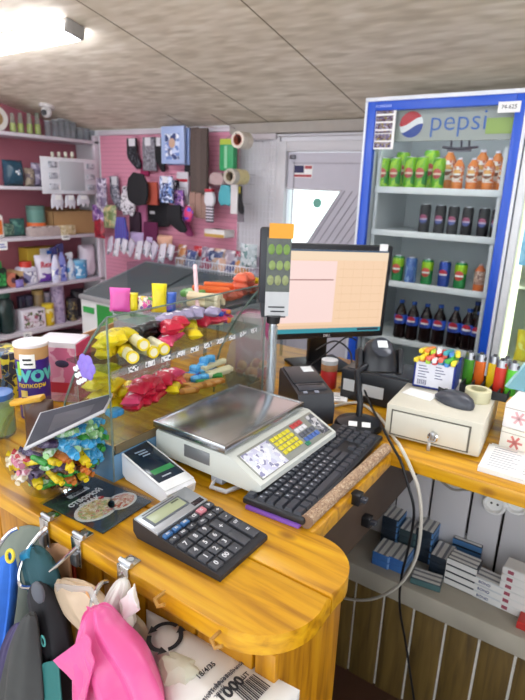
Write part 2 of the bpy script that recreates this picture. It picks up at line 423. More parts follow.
# ---------------------------------------------------------------- lamps
def lamp(x0, x1, y, label):
    t = thing('ceiling_light', label, 'ceiling light', ((x0+x1)/2, y, ceilz(y)-.002), rot=(-math.atan(.22), 0, 0), group='tube lights on the ceiling')
    L = (x1-x0)/2
    b = MB(); b.box(-L, L, -.045, .045, -.014, 0, .004); b.build('housing', mat('b9b6b2', .5), t)
    b = MB(); b.box(-L+.02, L-.012, -.053, .053, -.06, -.012, .014, 3); b.build('diffuser', glow('f4f6ff', 24), t)
    b = MB(); b.box(L-.012, L+.012, -.05, .05, -.058, 0, .006); b.build('end_cap', mat('8f8b86', .5), t)
    b = MB(); b.box(-L-.005, -L+.02, -.05, .05, -.058, 0, .006); b.build('end_cap', mat('8f8b86', .5), t)
lamp(-3.55, -2.34, 1.81, 'long lit tube light on the strand-board ceiling above the left shelves')
lamp(-2.3, -1.1, 1.15, 'added fill tube light, out of view on the ceiling over the pine counter')  # no visible fixture here: added to brighten the counter and back of the room
lamp(-2.6, -1.4, -.4, 'added fill tube light, out of view on the ceiling behind the camera')  # added fill lamp, never in view
lamp(-.5, .7, 1.55, 'added fill tube light, out of view on the ceiling before the drink fridges')  # unseen lamp put in to brighten the desk and fridge side
# camera dome
p = yat(47, 103, 2.62); zc = ceilz(2.62)
t = thing('security_camera', 'white dome security camera on the ceiling above the top shelf', 'security camera', (p.x, 2.62, zc), rot=(-math.atan(.22), 0, 0))
b = MB(); b.lathe([(.0, 0), (.055, 0), (.055, -.02), (.03, -.03), (0, -.03)]); b.build('mount', mat('cfcac8', .4), t)
b = MB(); b.sph((0.015, -.01, -.055), .038, 18); b.build('ball', mat('d9d6d6', .35), t)
b = MB(); b.cyl((.03, -.035, -.065), (.037, -.047, -.069), .02); b.build('lens', BLACK, t)
# ================================================================ COUNTERS
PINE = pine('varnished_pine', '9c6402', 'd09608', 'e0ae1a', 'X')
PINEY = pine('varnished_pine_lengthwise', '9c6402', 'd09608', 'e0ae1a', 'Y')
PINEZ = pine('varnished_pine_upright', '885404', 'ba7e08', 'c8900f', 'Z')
TH = .035
t = thing('pine_counter', 'varnished pine counter with a rounded end and planked front', 'counter', (0, 0, 0))
# front arm, rounded at its right end; two boards with a joint
def arc(cx, cy, r, a0, a1, n=10): return [(cx+r*math.cos(R_(a0+(a1-a0)*i/n)), cy+r*math.sin(R_(a0+(a1-a0)*i/n))) for i in range(n+1)]
def slab(out, z0, z1, name, m, par, bev=.006):
    b = MB(); tb = bmesh.new(); n = len(out)
    vs = [tb.verts.new((p[0], p[1], z0)) for p in out]+[tb.verts.new((p[0], p[1], z1)) for p in out]
    tb.faces.new(vs[:n][::-1]); top = tb.faces.new(vs[n:])
    for i in range(n): tb.faces.new((vs[i], vs[(i+1) % n], vs[(i+1) % n+n], vs[i+n]))
    es = [e for e in tb.edges if abs(e.verts[0].co.z-e.verts[1].co.z) < 1e-6]
    bmesh.ops.bevel(tb, geom=es, offset=bev, segments=2, affect='EDGES', profile=.5)
    b._merge(tb); return b.build(name, m, par, sharp=40)
FY, BY, EX = .497, .768, -.292
front = [(-1.75, FY)]+arc(EX-.10, FY+.10, .10, -90, 0)+[(EX, FY+.10+.03)]
split = .642
front_out = [(-1.75, FY)]+arc(EX-.105, FY+.105, .105, -90, 0)+[(EX, split-.0012), (-1.75, split-.0012)]
back_out = [(-1.75, split+.0012), (EX, split+.0012)]+arc(EX-.085, BY-.085, .085, 0, 90)+[(-1.75, BY)]
slab(front_out, CZ-TH, CZ, 'counter_board', PINE, t, .005)
slab(back_out, CZ-TH, CZ, 'counter_board', PINE, t, .005)
# side arm under the scale and the keyboard
slab([(-1.75, BY+.001), (-.396, BY+.001), (-.404, 1.159), (-1.75, 1.159)], CZ-TH, CZ-.0005, 'counter_board', PINE, t, .003)
# planked front
x = -1.7; k = 0
while x < -.33:
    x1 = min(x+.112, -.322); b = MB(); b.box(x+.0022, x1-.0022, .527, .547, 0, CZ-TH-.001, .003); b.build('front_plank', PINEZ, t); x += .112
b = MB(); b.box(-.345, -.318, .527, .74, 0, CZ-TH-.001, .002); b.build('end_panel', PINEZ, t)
b = MB(); b.box(-1.7, -.325, .541, .55, 0, CZ-TH-.002); b.build('front_backing', mat('3a2608', .8), t)
DKW = mat('4a3a2e', .6, 0, .2, 12)
b = MB(); b.box(-.452, -.430, .75, 1.6, .79, CZ-TH-.001, .002); b.build('apron_board', DKW, t)
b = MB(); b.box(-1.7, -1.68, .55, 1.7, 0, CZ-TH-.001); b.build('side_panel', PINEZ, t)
b = MB(); b.box(-.435, -.41, .55, .76, 0, .2); 
b.build('bottom_rail', DKW, t)
t2 = thing('pine_desk', 'long pine desk in front of the fridges holding the cash box', 'desk', (0, 0, 0))
slab([(-1.75, 1.161), (.75, 1.161), (.75, 1.78), (-1.75, 1.78)], CZ-TH, CZ, 'desk_top', PINE, t2, .004)
WPAN = mat('cfcdd0', .55, 0, .06, 5)
xs = [-.9]+[yat(px, 490, 1.62).x for px in (397, 432, 473, 508)]+[.07, .22, .38, .6]
for i in range(len(xs)-1):
    b = MB(); b.box(xs[i]+.004, xs[i+1]-.004, 1.62, 1.635, .42, CZ-TH-.001, .002); b.build('back_board', WPAN, t2)
b = MB(); b.box(-.95, .7, 1.65, 1.655, .0, CZ-TH-.002); b.build('backing_sheet', mat('2a2420', .8), t2)
b = MB(); b.box(-.95, .65, 1.405, 1.62, .385, .452, .006); b.build('ledge', mat('a8a294', .7, 0, .22, 9, bump=.2), t2)
OLIVE = pine('dark_olive_planks', '4f3c1a', '685224', '7c6432', 'Z', .6, 0, False)
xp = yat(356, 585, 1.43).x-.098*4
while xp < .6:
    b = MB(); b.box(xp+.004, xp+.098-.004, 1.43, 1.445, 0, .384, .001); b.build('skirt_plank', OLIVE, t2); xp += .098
b = MB(); b.box(-.95, -.93, 1.40, 1.65, 0, CZ-TH-.002); b.box(.66, .68, 1.2, 1.65, 0, CZ-TH-.002); b.build('desk_side', DKW, t2)
b = MB(); b.box(-.95, .65, 1.438, 1.442, 0, .384); b.build('slit_light_backing', mat('f4f2ea', .6), t2)  # white board added so the plank slits look lit from behind
# outlets under the desk
for i, (px, py, lab) in enumerate(((495, 503, 'round white socket under the desk, nearer the cash box side'), (517, 503, 'round white socket under the desk at the picture edge'))):
    p = yat(px, py, 1.615)
    o = thing('wall_socket', lab, 'socket', (p.x, 1.6195, p.z))
    b = MB(); b.M = Matrix.Rotation(PI/2, 4, 'X'); b.lathe([(0, 0), (.036, 0), (.036, .012), (.031, .02), (.026, .02), (.022, .010), (0, .010)]); b.build('socket_body', WHITE, o)
    b = MB(); b.M = Matrix.Rotation(PI/2, 4, 'X'); b.cyl((-.009, 0, .0095), (-.009, 0, .0108), .0035); b.cyl((.009, 0, .0095), (.009, 0, .0108), .0035); b.build('pin_holes', BLACK, o)
# ================================================================ FRIDGES
FYF = 2.55
def slot(px, Y, z):   # X of a pixel column at depth Y, height z
    return bis(lambda X: proj((X, Y, z))[0]-px, -2.2, 1.2)
def topz(X, Y, z, py): return bis(lambda q: proj((X, Y, q))[1]-py, z, z+1.6)
fl = yat(369, 101.7, FYF); fr = yat(524, 93, FYF)
X0, X1 = fl.x-.004, fr.x+.014
ZT = (fl.z+fr.z)/2
BLUE = mat('1c53c8', .35, 0, .03, 6)
CAB = mat('d4d8de', .35, 0, .03, 6)
CABIN = mat('d6dadc', .5, 0, .04, 5)
t = thing('drinks_fridge', 'glass door drinks fridge with a blue frame beside the white door', 'fridge', (0, FYF, 0))
ZB = .10
b = MB(); b.box(X0-.012, X0+.03, .0355, .58, ZB, ZT-.011, .002); b.box(X1-.03, X1+.012, .0355, .58, ZB, ZT-.011, .002); b.box(X0-.012, X1+.012, .0355, .58, ZT-.01, ZT+.018, .002)
b.box(X0+.031, X1-.031, .0355, .549, ZB, ZB+.119, .002); b.box(X0+.031, X1-.031, .551, .579, ZB, ZT-.011); b.build('cabinet', CAB, t)
b = MB(); b.box(X0+.03, X1-.03, .535, .55, ZB+.12, ZT-.01); b.box(X0+.03, X0+.034, .04, .54, ZB+.12, ZT-.01); b.box(X1-.034, X1-.03, .04, .54, ZB+.12, ZT-.01); b.build('liner', CABIN, t)
FW = .038
b = MB(); b.box(X0, X0+.042, 0, .03, ZB+.1, ZT, .003); b.box(X1-FW, X1, 0, .03, ZB+.1, ZT, .003); b.box(X0+.0421, X1-FW-.0001, 0, .03, ZT-.04, ZT, .002); b.box(X0+.0421, X1-FW-.0001, 0, .03, ZB+.1, ZB+.16, .002)
dr = b.build('door', BLUE, t)
b = MB(); b.box(X0-.012, X0-.0002, -.002, .035, ZB+.1, ZT, .002); b.box(X1+.0002, X1+.014, -.002, .035, ZB+.1, ZT, .002); b.box(X0-.012, X1+.014, -.002, .035, ZT+.0002, ZT+.018, .002)
b.build('white_surround', mat('dfe4ec', .35), t)
b = MB(); b.box(X0+.04, X1-FW+.002, .012, .018, ZB+.15, ZT-.038); b.build('glass_pane', clear('f7f9f9', .08), dr)
# header panel inside the glass, with the round emblem and word
HZ = yat(420, 158, FYF).z
HB = yat(420, 141, FYF+.05).z
hb = MB(); hb.box(X0+.045, X1-FW, .045, .06, HB, ZT-.04); hd = hb.build('header_panel', mat('aeb2ac', .5, 0, .05, 8), t)
p = yat(411, 124.5, FYF+.04)
ec = Vector((p.x, 0, p.z)); er = .056
def half(name, m, lo, hi, y):
    """band of a disc between two wavy chords"""
    n = 24; top = []; bot = []
    for i in range(n+1):
        x = -er+2*er*i/n; c = math.sqrt(max(0, er*er-x*x))
        w = lambda k: k*er+.16*er*math.sin(x/er*2.4)+.45*x*.55
        top.append((ec.x+x, ec.z+max(-c, min(c, w(hi) if hi < 5 else c)))); bot.append((ec.x+x, ec.z+max(-c, min(c, w(lo) if lo > -5 else -c))))
    b = MB()
    for i in range(n):
        b._add([(bot[i][0], y, bot[i][1]), (bot[i+1][0], y, bot[i+1][1]), (top[i+1][0], y, top[i+1][1]), (top[i][0], y, top[i][1])], [(0, 1, 2, 3)])
    return b.build(name, m, hd)
half('white_band', mat('f4f4f4', .4), -9, 9, .0435)
half('red_band', mat('c8202e', .4), .22, 9, .0425)
half('blue_band', mat('1d3f9a', .4), -9, -.30, .0425)
g = letters('pepsi', .122, mat('4f74bc', .5), hd, (yat(458, 121, FYF+.04).x, .042, yat(458, 121, FYF+.04).z), bold=-.008)
p0 = yat(487, 118, FYF+.04); p1 = yat(523, 133, FYF+.04)
b = MB(); b.box(p0.x, min(p1.x, X1-FW-.002), .042, .0445, p1.z, p0.z); gl = b.build('green_band', mat('a2bb62', .5), hd)
gl['label'] = 'faded green band'
# stickers on the door
p0 = yat(374, 109, FYF); p1 = yat(392, 149, FYF)
b = MB(); b.box(p0.x, p1.x, .008, .0115, p1.z, p0.z); s = b.build('notice', PAPER, dr)
b = MB()
for k, (a, e) in enumerate(((.04, .12), (.17, .31), (.35, .5), (.54, .6), (.62, .78), (.82, .96))):
    h = p0.z-p1.z; b.box(p0.x+.012, p1.x-.012, .0072, .0082, p0.z-e*h, p0.z-a*h)
b.build('printed_rows', speck(['3c3550', '6a5f86', 'a79fb5', '8a7a3a', '50304a'], 90, .7), s)
p0 = yat(499, 102, FYF); p1 = yat(520, 112, FYF)
b = MB(); b.box(p0.x, p1.x, -.003, 0, p1.z, p0.z); s = b.build('number_sticker', PAPER, dr)
letters('74-625', .022, INK, s, ((p0.x+p1.x)/2, -.0035, (p0.z+p1.z)/2))
letters('KLIMASAN', .016, mat('bcd0ff', .5), dr, (yat(384, 104, FYF).x, -.0006, ZT-.022))
# shelves at the heights seen in the photograph
SH = []
for px, py in ((440, 190), (430, 234.5), (430, 287), (430, 346)):
    SH.append(yat(px, py, FYF+.06).z)
RACK = mat('e8ecec', .4)
for z in SH:
    b = MB(); b.box(X0+.045, X1-.045, .06, .07, z-.022, z+.008, .002)
    b.box(X0+.045, X1-.045, .07, .50, z-.006, z, 0); sh = b.build('shelf', RACK, t)
b = MB(); b.box(X0+.045, X1-.045, .06, .5, SH[3]-.34, SH[3]-.32); b.build('shelf', RACK, t)
b = MB(); b.box(X0+.045, X0+.06, .07, .09, .3, ZT-.2); b.box(X1-.07, X1-.055, .07, .09, .3, ZT-.2); b.build('shelf_upright', RACK, t)
b = MB(); b.cyl((X0+.06, .10, HB+.05), (X1-.07, .10, HB+.05), .011, n=10); b.build('light_strip', glow('f0f6ff', 9), t)
for k in range(4):
    b = MB(); b.box(X0-.01+.08+.16*k, X0+.11+.16*k, .04, .06, ZB+.02, ZB+.09)
    if k == 0: b.build('base_grille', DARK, t)
    else: b.bm.free()
# small dark rack of hooks seen above the top row
p = yat(458, 147, FYF+.12)
t = thing('wire_rack', 'small dark three-pronged rack above the orange bottles in the fridge', 'rack', (p.x, FYF+.12, p.z))
b = MB(); b.tube([(-.07, 0, 0), (0, 0, -.008), (.09, 0, 0)], .006)
for x in (-.03, .015, .05): b.tube([(x, 0, -.004), (x, -.01, .03)], .005)
b.build('prongs', mat('4a4450', .5), t)
b = MB(); b.box(-.05, .06, .004, .008, -.02, .0); b.build('backplate', mat('6a6470', .5), t)
# second fridge, lit, at the picture edge
t = thing('display_fridge', 'brightly lit white display fridge at the right picture edge', 'fridge', (0, FYF, 0))
Xa = X1+.02; Xb = Xa+.66
b = MB(); b.box(Xa, Xa+.03, .03, .6, .1, ZT+.05); b.box(Xb-.03, Xb, .03, .6, .1, ZT+.05); b.box(Xa+.0301, Xb-.0301, .03, .6, ZT+.0, ZT+.05); b.box(Xa+.0301, Xb-.0301, .03, .569, .1, .25); b.box(Xa+.0301, Xb-.0301, .57, .6, .1, ZT-.0005)
b.build('cabinet', mat('f3f0e2', .4), t)
b = MB(); b.box(Xa, Xa+.032, -.005, .03, .2, ZT+.04, .006); b.box(Xb-.04, Xb, -.005, .03, .2, ZT+.04, .006); b.box(Xa+.0322, Xb-.0402, -.005, .03, ZT-.02, ZT+.04, .004); b.box(Xa+.0322, Xb-.0402, -.005, .03, .2, .26, .004)
d2 = b.build('door', mat('dfe3e6', .35), t)
b = MB(); b.box(Xa+.03, Xb-.04, .010, .016, .25, ZT-.02); b.build('glass_pane', clear('eef8f8', .08), d2)
b = MB(); b.cyl((Xa+.045, .06, .3), (Xa+.045, .06, ZT-.05), .012, n=10); b.build('light_strip', glow('fff6cf', 3), t)
for z in (.5, .86, 1.22, 1.55):
    b = MB(); b.box(Xa+.03, Xb-.03, .08, .55, z-.012, z); b.build('shelf', mat('f0eee0', .4), t)
p0 = yat(512, 185, FYF-.002)
b = MB(); b.prism([(Xa+.05, 1.32), (Xa+.13, 1.32), (Xa+.16, 1.84), (Xa+.05, 1.84)], .004, .0085, 'Y'); po = b.build('side_poster', speck(['6fb6d8', '8ecbe4', '5aa0c8', 'a8dcec'], 9, .4), d2)
po['label'] = 'pale blue printed film on the glass'
b = MB(); b.prism([(Xa+.10, 1.52), (Xa+.15, 1.55), (Xa+.155, 1.72), (Xa+.135, 1.70)], .0025, .005, 'Y'); b.build('printed_wedge', mat('d8662c', .5), po)
# ---------------------------------------------------------------- drinks
def lath(b, prof, n=16): b.lathe(prof, n); return b
GRN = mat('74b32a', .3, 0, .1, 20)
def bottle(name, label, cat, h, r, liq, labm, cap, badge=None, kind='cola', bm_=None):
    t = thing(name, label, cat)
    if kind == 'cola':
        pr = [(r*.8, 0), (r, .01), (r*.96, h*.25), (r, h*.42), (r, h*.62), (r*.85, h*.72), (r*.5, h*.84), (r*.36, h*.90), (r*.36, h*.935)]
    else:
        pr = [(r*.85, 0), (r, .008), (r, h*.30), (r*.9, h*.4), (r, h*.55), (r, h*.72), (r*.8, h*.82), (r*.45, h*.90), (r*.42, h*.94)]
    b = MB(); b.lathe(pr, 16); b.build('bottle', liq, t)
    z0, z1 = (.40, .63) if kind == 'cola' else (.26, .74)
    b = MB(); b.lathe([(r*1.02, h*z0), (r*1.03, h*(z0+.01)), (r*1.03, h*(z1-.01)), (r*1.02, h*z1)], 16); lb = b.build('label', labm, t)
    b = MB(); b.lathe([(r*.42, h*.93), (r*.43, h), (0, h)], 12); b.build('cap', cap, t)
    if badge: rbadge(lb, r*1.035, h*(z0+z1)/2, badge, r*.78)
    return t
def rbadge(par, r, z, cols, s):
    """small round emblem wrapped on the front of a cylinder; two bands on white"""
    for nm, m, lo, hi, dr_ in (('emblem', cols[0], -1, 1, 0), ('emblem_top', cols[1], .15, 1, .0006), ('emblem_base', cols[2], -1, -.25, .0006)):
        b = MB(); n = 10
        for i in range(n):
            x0 = -s+2*s*i/n; x1 = -s+2*s*(i+1)/n; f = []
            for x in (x0, x1):
                c = math.sqrt(max(0, s*s-x*x)); a = x/r-PI/2
                q0 = max(-c, lo*s if lo > -1 else -c); q1 = min(c, hi*s if hi < 1 else c)
                if q1 < q0: q0 = q1 = max(-c, min(c, lo*s if lo > -1 else hi*s))
                f.append([(math.cos(a)*(r+dr_), math.sin(a)*(r+dr_), z+q) for q in (q0, q1)])
            b._add([f[0][0], f[1][0], f[1][1], f[0][1]], [(0, 1, 2, 3)])
        b.build(nm, m, par)
EMB = (mat('f0e8ea', .4), mat('c02840', .4), mat('2a3f90', .4))
def can(name, label, body, badge, r=.033, h=.147):
    t = thing(name, label, 'can')
    b = MB(); b.lathe([(r*.78, 0), (r, .008), (r, h-.016), (r*.82, h-.003)], 18); bd = b.build('can_body', body, t)
    b = MB(); b.lathe([(r*.84, h-.004), (r*.84, h), (r*.76, h), (r*.74, h-.004), (0, h-.004)], 18); b.build('can_lid', STEEL, t)
    if badge: rbadge(bd, r*1.012, h*.5, badge, r*.8)
    return t
def stand(proto, px, py, Y, z, label, group=None, rz=0):
    """place a drink on a fridge shelf so its base meets pixel column px, scaled to reach height py"""
    X = slot(px, Y, z); h = proto['_h']; zt = topz(X, Y, z, py)
    s = (zt-z)/h
    o = dup(proto, (X, Y, z+.0005), rz, label, group); o.scale = (s, s, s); return o
COLA = mat('1c0f0e', .12, 0, .1); CAPB = mat('2a4f9c', .4)
YS = FYF+.115
# bottom row: cola bottles
pr = bottle('cola_bottle', '', 'bottle', .235, .037, COLA, mat('3f66d0', .4, 0, .12, 30), CAPB, EMB); pr['_h'] = .235
for i, (px, py, dy) in enumerate(((402, 300, 0), (414, 302, 0), (427, 304, 0), (440, 305, 0), (455, 307, 0), (468, 309, 0), (478, 312, 0))):
    stand(pr, px-3.5, py, YS, SH[3], '%s dark cola bottle from the left on the lowest visible fridge shelf' % ORD[i], 'cola bottles on the lowest fridge shelf')
stand(pr, 472, 302, YS+.1, SH[3], 'dark cola bottle standing behind the others at the right of the row', 'cola bottles on the lowest fridge shelf')
# third row: cans
LIP = speck(['8cbf2e', 'a6cf3c', '3f8f38', '7fb52a'], 22, .3, (1, 1, .6)); BADG = (mat('f0f0e4', .4), mat('d8574e', .4), mat('b33a30', .4))
def two(label, c1, c2, name='drink_can', bd=BADG):
    tt = can(name, label, mat(c2, .25, .3), bd); tt['_h'] = .147
    b = MB(); b.lathe([(.0333, .085), (.0334, .09), (.0334, .128), (.033, .1315)], 18); b.build('can_band', mat(c1, .25, .3), tt); return tt
gc = two('', '9fd12a', '2f8a4a', 'iced_tea_can'); bc = can('cola_can', '', speck(['3d62a8', '5478b8', '8ba6cf', '2d4f98'], 45, .3, (1, 1, .4)), None); bc['_h'] = .147
cc = can('cola_can', '', mat('2d4aa0', .25, .3), EMB); cc['_h'] = .147
pc = bottle('orange_drink_bottle', '', 'bottle', .16, .031, mat('d8703a', .3), speck(['c9a896', 'b08a7c', 'e0c8b8', '8a6a62'], 40, .5), mat('c8b0a8', .4), None, 'pet'); pc['_h'] = .16
for i, (px, py, pt, lab) in enumerate(((398, 255, gc, 'leftmost green iced tea can on the can shelf of the fridge'), (411, 257, bc, 'pale blue patterned can second from the left on the can shelf'),
        (427, 259, gc, 'green iced tea can between the two blue cans'), (444, 261, cc, 'dark blue cola can with a round badge in the middle of the can shelf'),
        (460, 262, gc, 'rightmost green iced tea can on the can shelf'), (479, 264, pc, 'pale capped bottle with an orange base at the right of the can shelf'))):
    stand(pt, px-1.5, py, YS, SH[2], lab, None if pt in (bc, cc, pc) else 'green iced tea cans')
# second row: black cola cans in pairs
kb = can('dark_cola_can', '', mat('121116', .6, 0, .1), (mat('b9a9c4', .4), mat('a0476a', .4), mat('4a5596', .4)), .034, .18); kb['_h'] = .18
for i, (px, py) in enumerate(((424, 204), (439, 205), (452, 206), (466, 207), (482, 208), (495, 209))):
    stand(kb, px-1, py, YS, SH[1], '%s black cola can from the left on the second fridge shelf' % ORD[i], 'black cola cans on the second fridge shelf')
# top row: green tea bottles and orange drinks
gb = can('iced_tea_can', '', speck(['7cbc14', '5ca814', '9ccc24', '2f8a34'], 14, .3), (mat('e8d8b8', .4), mat('c8524a', .4), mat('a83a3a', .4)), .036, .18); gb['_h'] = .18
for i, (px, py, dy) in enumerate(((383, 158, .0), (394, 158, 0), (409, 157, 0), (420, 157, 0), (437, 158, 0))):
    stand(gb, px-.5, py, YS, SH[0], '%s green iced tea can from the left on the top fridge shelf' % ORD[i], 'green iced tea cans on the top fridge shelf')
ob = bottle('orange_drink_bottle', '', 'bottle', .19, .033, mat('e0823a', .3), speck(['d8743a', 'e8dccc', 'c8603a', 'f0ece4'], 30, .4), mat('e8e4f0', .4), (mat('f0ede6', .4), mat('e8b060', .4), mat('8a5a40', .4)), 'pet'); ob['_h'] = .19
for i, (px, py) in enumerate(((457, 158), (471, 158), (487, 158), (502, 160))):
    stand(ob, px-1, py, YS, SH[0], '%s orange drink bottle from the left on the top fridge shelf' % ORD[i], 'orange drink bottles on the top fridge shelf')
for i, (px, py) in enumerate(((400, 152), (428, 150), (446, 150), (478, 150), (493, 151))):
    stand(gb if i < 2 else ob, px, py, YS+.12, SH[0], ('%s drink from the left in the back row of the top fridge shelf' % ORD[i]), 'back row of the top fridge shelf')
# a few goods in the lit fridge
def pouch(name, label, cat, w, h, th, m, group=None, seed=0, band=None):
    t = thing(name, label, cat, group=group); b = MB(); b.pillow(w, h, th, seed=seed); b.build('bag', m, t)
    if band:
        b = MB(); b.pillow(w*.62, h*.34, th*1.06, c=(0, 0, h*.36), crimp=0, seed=seed); b.build('print', band, t)
    return t
for (dx, z, w, h, cols, nm, lab, ct) in ((.17, 1.22, .11, .16, ['e8742a', 'f09040', 'd84a28'], 'snack_bag', 'orange snack bag on an upper shelf of the lit fridge', 'snack bag'),
        (.12, .86, .10, .15, ['f0d84a', 'e8c83a', 'f4e890'], 'snack_bag', 'yellow packet on the middle shelf of the lit fridge', 'snack bag'),
        (.24, .86, .12, .17, ['3f9a4a', '5ab04a', 'e8d84a', 'c83a30'], 'vegetable_bag', 'green and yellow packet on the middle shelf of the lit fridge', 'packet')):
    t = pouch(nm, lab, ct, w, h, .05, speck(cols, 24, .35), seed=int(dx*100)); t.location = (Xa+dx, FYF+.16, z)
# ================================================================ LEFT SHELVES: what stands on them
def onshelf(i, px0, px1, py, Xp=None):
    Xp = XS-.06 if Xp is None else Xp; z = SZ[i]
    Y0 = bis(lambda Y: proj((Xp, Y, z))[0]-px0, 1.2, 3.6); Y1 = bis(lambda Y: proj((Xp, Y, z))[0]-px1, 1.2, 3.6)
    Ym = (Y0+Y1)/2; h = topz(Xp, Ym, z, py)-z
    return Ym, Y1-Y0, h
def place(t, i, Y, d, dz=0, Xf=None):
    t.location = ((XS-.04 if Xf is None else Xf)-d/2, Y, SZ[i]+.0005+dz); t.rotation_euler = (0, 0, PI/2); return t
def puff(b, out, t, c=(0, 0, 0), ins=.84):
    """cushioned outline in the x-z plane, rounded over front and back"""
    n = len(out); cx = sum(p[0] for p in out)/n; cz = sum(p[1] for p in out)/n; vs = []
    for k, y in ((ins, -t/2), (.97, -t*.36), (1, 0), (.97, t*.36), (ins, t/2)):
        vs += [(c[0]+cx+(p[0]-cx)*k, c[1]+y, c[2]+cz+(p[1]-cz)*k) for p in out]
    fs = [(r*n+i, r*n+(i+1) % n, (r+1)*n+(i+1) % n, (r+1)*n+i) for r in range(4) for i in range(n)]
    return b._add(vs, fs+[tuple(range(n))[::-1], tuple(range(4*n, 5*n))])
def carton(name, label, cat, w, d, h, m, lab=None, group=None, flaps=False, facem=None):
    t = thing(name, label, cat, group=group); b = MB(); b.box(-w/2, w/2, -d/2, d/2, 0, h, .004); b.build('box_body', m, t)
    if facem: b = MB(); b.box(-w*.42, w*.42, -d/2-.0015, -d/2+.001, h*.12, h*.88); b.build('printed_front', facem, t)
    return t
def spray(label, w, h, body, head, lm):
    t = thing('spray_bottle', label, 'spray bottle'); r = w*.36
    b = MB(); b.M = Matrix.Diagonal((1, .62, 1, 1)); b.lathe([(r*.95, 0), (r, .01), (r, h*.45), (r*.75, h*.62), (r*.4, h*.72), (r*.38, h*.78)], 18); b.build('bottle', body, t)
    b = MB(); b.M = Matrix.Diagonal((1, .64, 1, 1)); b.lathe([(r*1.01, h*.1), (r*1.02, h*.12), (r*1.02, h*.42), (r*1.01, h*.44)], 18); b.build('label', lm, t)
    b = MB(); puff(b, [(-r*.5, h*.77), (r*.45, h*.77), (r*.5, h*.88), (r*.4, h), (-r*.9, h*.97), (-r*1.15, h*.93), (-r*1.1, h*.88), (-r*.5, h*.86)], r*.7); b.build('spray_head', head, t)
    b = MB(); b.tube([(-r*.55, 0, h*.86), (-r*.8, 0, h*.8), (-r*.7, 0, h*.74)], r*.1); b.build('trigger', head, t)
    return t
def jug(name, label, cat, w, d, h, body, cap, lm=None):
    t = thing(name, label, cat)
    b = MB(); b.box(-w/2, w/2, -d/2, d/2, 0, h*.78, w*.16, 4); b.build('jug_body', body, t)
    b = MB(); b.cyl((0, 0, h*.76), (0, 0, h), w*.34, w*.32, 20); b.build('cap', cap, t)
    b = MB(); b.tube([(w*.3, 0, h*.74), (w*.52, 0, h*.66), (w*.54, 0, h*.3), (w*.42, 0, h*.18)], w*.07); b.build('handle', body, t)
    if lm: b = MB(); b.box(-w*.4, w*.34, -d/2-.002, -d/2, h*.12, h*.6); b.build('label', lm, t)
    return t
def tub(name, label, cat, r, h, body, lid, lm=None, group=None):
    t = thing(name, label, cat, group=group)
    b = MB(); b.lathe([(r*.9, 0), (r, h*.06), (r, h*.86), (r*.9, h*.9)], 18); b.build('jar_body', body, t)
    b = MB(); b.lathe([(r*.98, h*.86), (r, h*.88), (r, h*.99), (r*.9, h), (0, h)], 18); b.build('lid', lid, t)
    if lm: b = MB(); b.lathe([(r*1.01, h*.18), (r*1.02, h*.2), (r*1.02, h*.76), (r*1.01, h*.78)], 18); b.build('label', lm, t)
    return t
GLASS = clear('e6ece8', .25); GLASSY = mat('c2c832', .25, 0, .1)
# top shelf: bottles with yellow liquid, glasses
for k, px in enumerate((14, 22, 31, 39)):
    Y, w, h = onshelf(0, px-3.5, px+3.5, 113)
    t = thing('glass_bottle', '%s from the left of the four yellow-filled glasses on the top shelf' % ORD[k], 'glass', group='yellow glasses on the top shelf')
    b = MB(); b.lathe([(w*.32, 0), (w*.42, .01), (w*.40, h*.45), (w*.30, h*.62), (w*.24, h*.98), (w*.25, h)], 14); b.build('bottle', clear('dfe6da', .35, .08, .18), t)
    b = MB(); b.lathe([(w*.30, .006), (w*.38, .012), (w*.36, h*.44), (w*.28, h*.5), (0, h*.5)], 14); b.build('yellow_filling', GLASSY, t); place(t, 0, Y, w)
gl = None
for k, (px, py) in enumerate(((50, 121), (57, 120), (63, 119), (69, 118), (75, 118), (82, 128), (88, 129), (94, 131))):
    Y, w, h = onshelf(0, px-3, px+3, py)
    if gl is None:
        gl = thing('drinking_glass', '', 'glass')
        b = MB(); b.lathe([(0, 0), (.42, 0), (.45, .03), (.5, 1), (.46, 1), (.41, .06), (0, .06)], 16); b.build('bowl', clear('e8ebee', .25, .08, .14), gl)
        b = MB(); b.ring(.48, .03, 16, 6, (0, 0, 1)); b.build('rim', clear('f6f6f6', .5, .08, .5), gl)
    o = dup(gl, (XS-.08, Y, SZ[0]+.001), 0, '%s clear drinking glass from the left on the top shelf' % ORD[k], 'clear glasses on the top shelf'); o.scale = (w, w, h)
p = onshelf(0, -8, 5, 98); t = thing('tape_roll', 'white tape roll standing at the left end of the top shelf', 'tape')
b = MB(); b.M = Matrix.Translation((0, 0, .085)) @ Matrix.Rotation(PI/2, 4, 'X'); b.lathe([(.045, -.025), (.083, -.025), (.083, .025), (.045, .025), (.045, -.025)], 28); b.build('roll', mat('d6d2cc', .5), t)
b = MB(); b.M = Matrix.Translation((0, 0, .085)) @ Matrix.Rotation(PI/2, 4, 'X'); b.lathe([(.04, -.026), (.046, -.026), (.046, .026), (.04, .026), (.04, -.026)], 28); b.build('core', mat('a88a60', .7), t)
place(t, 0, p[0], .1)
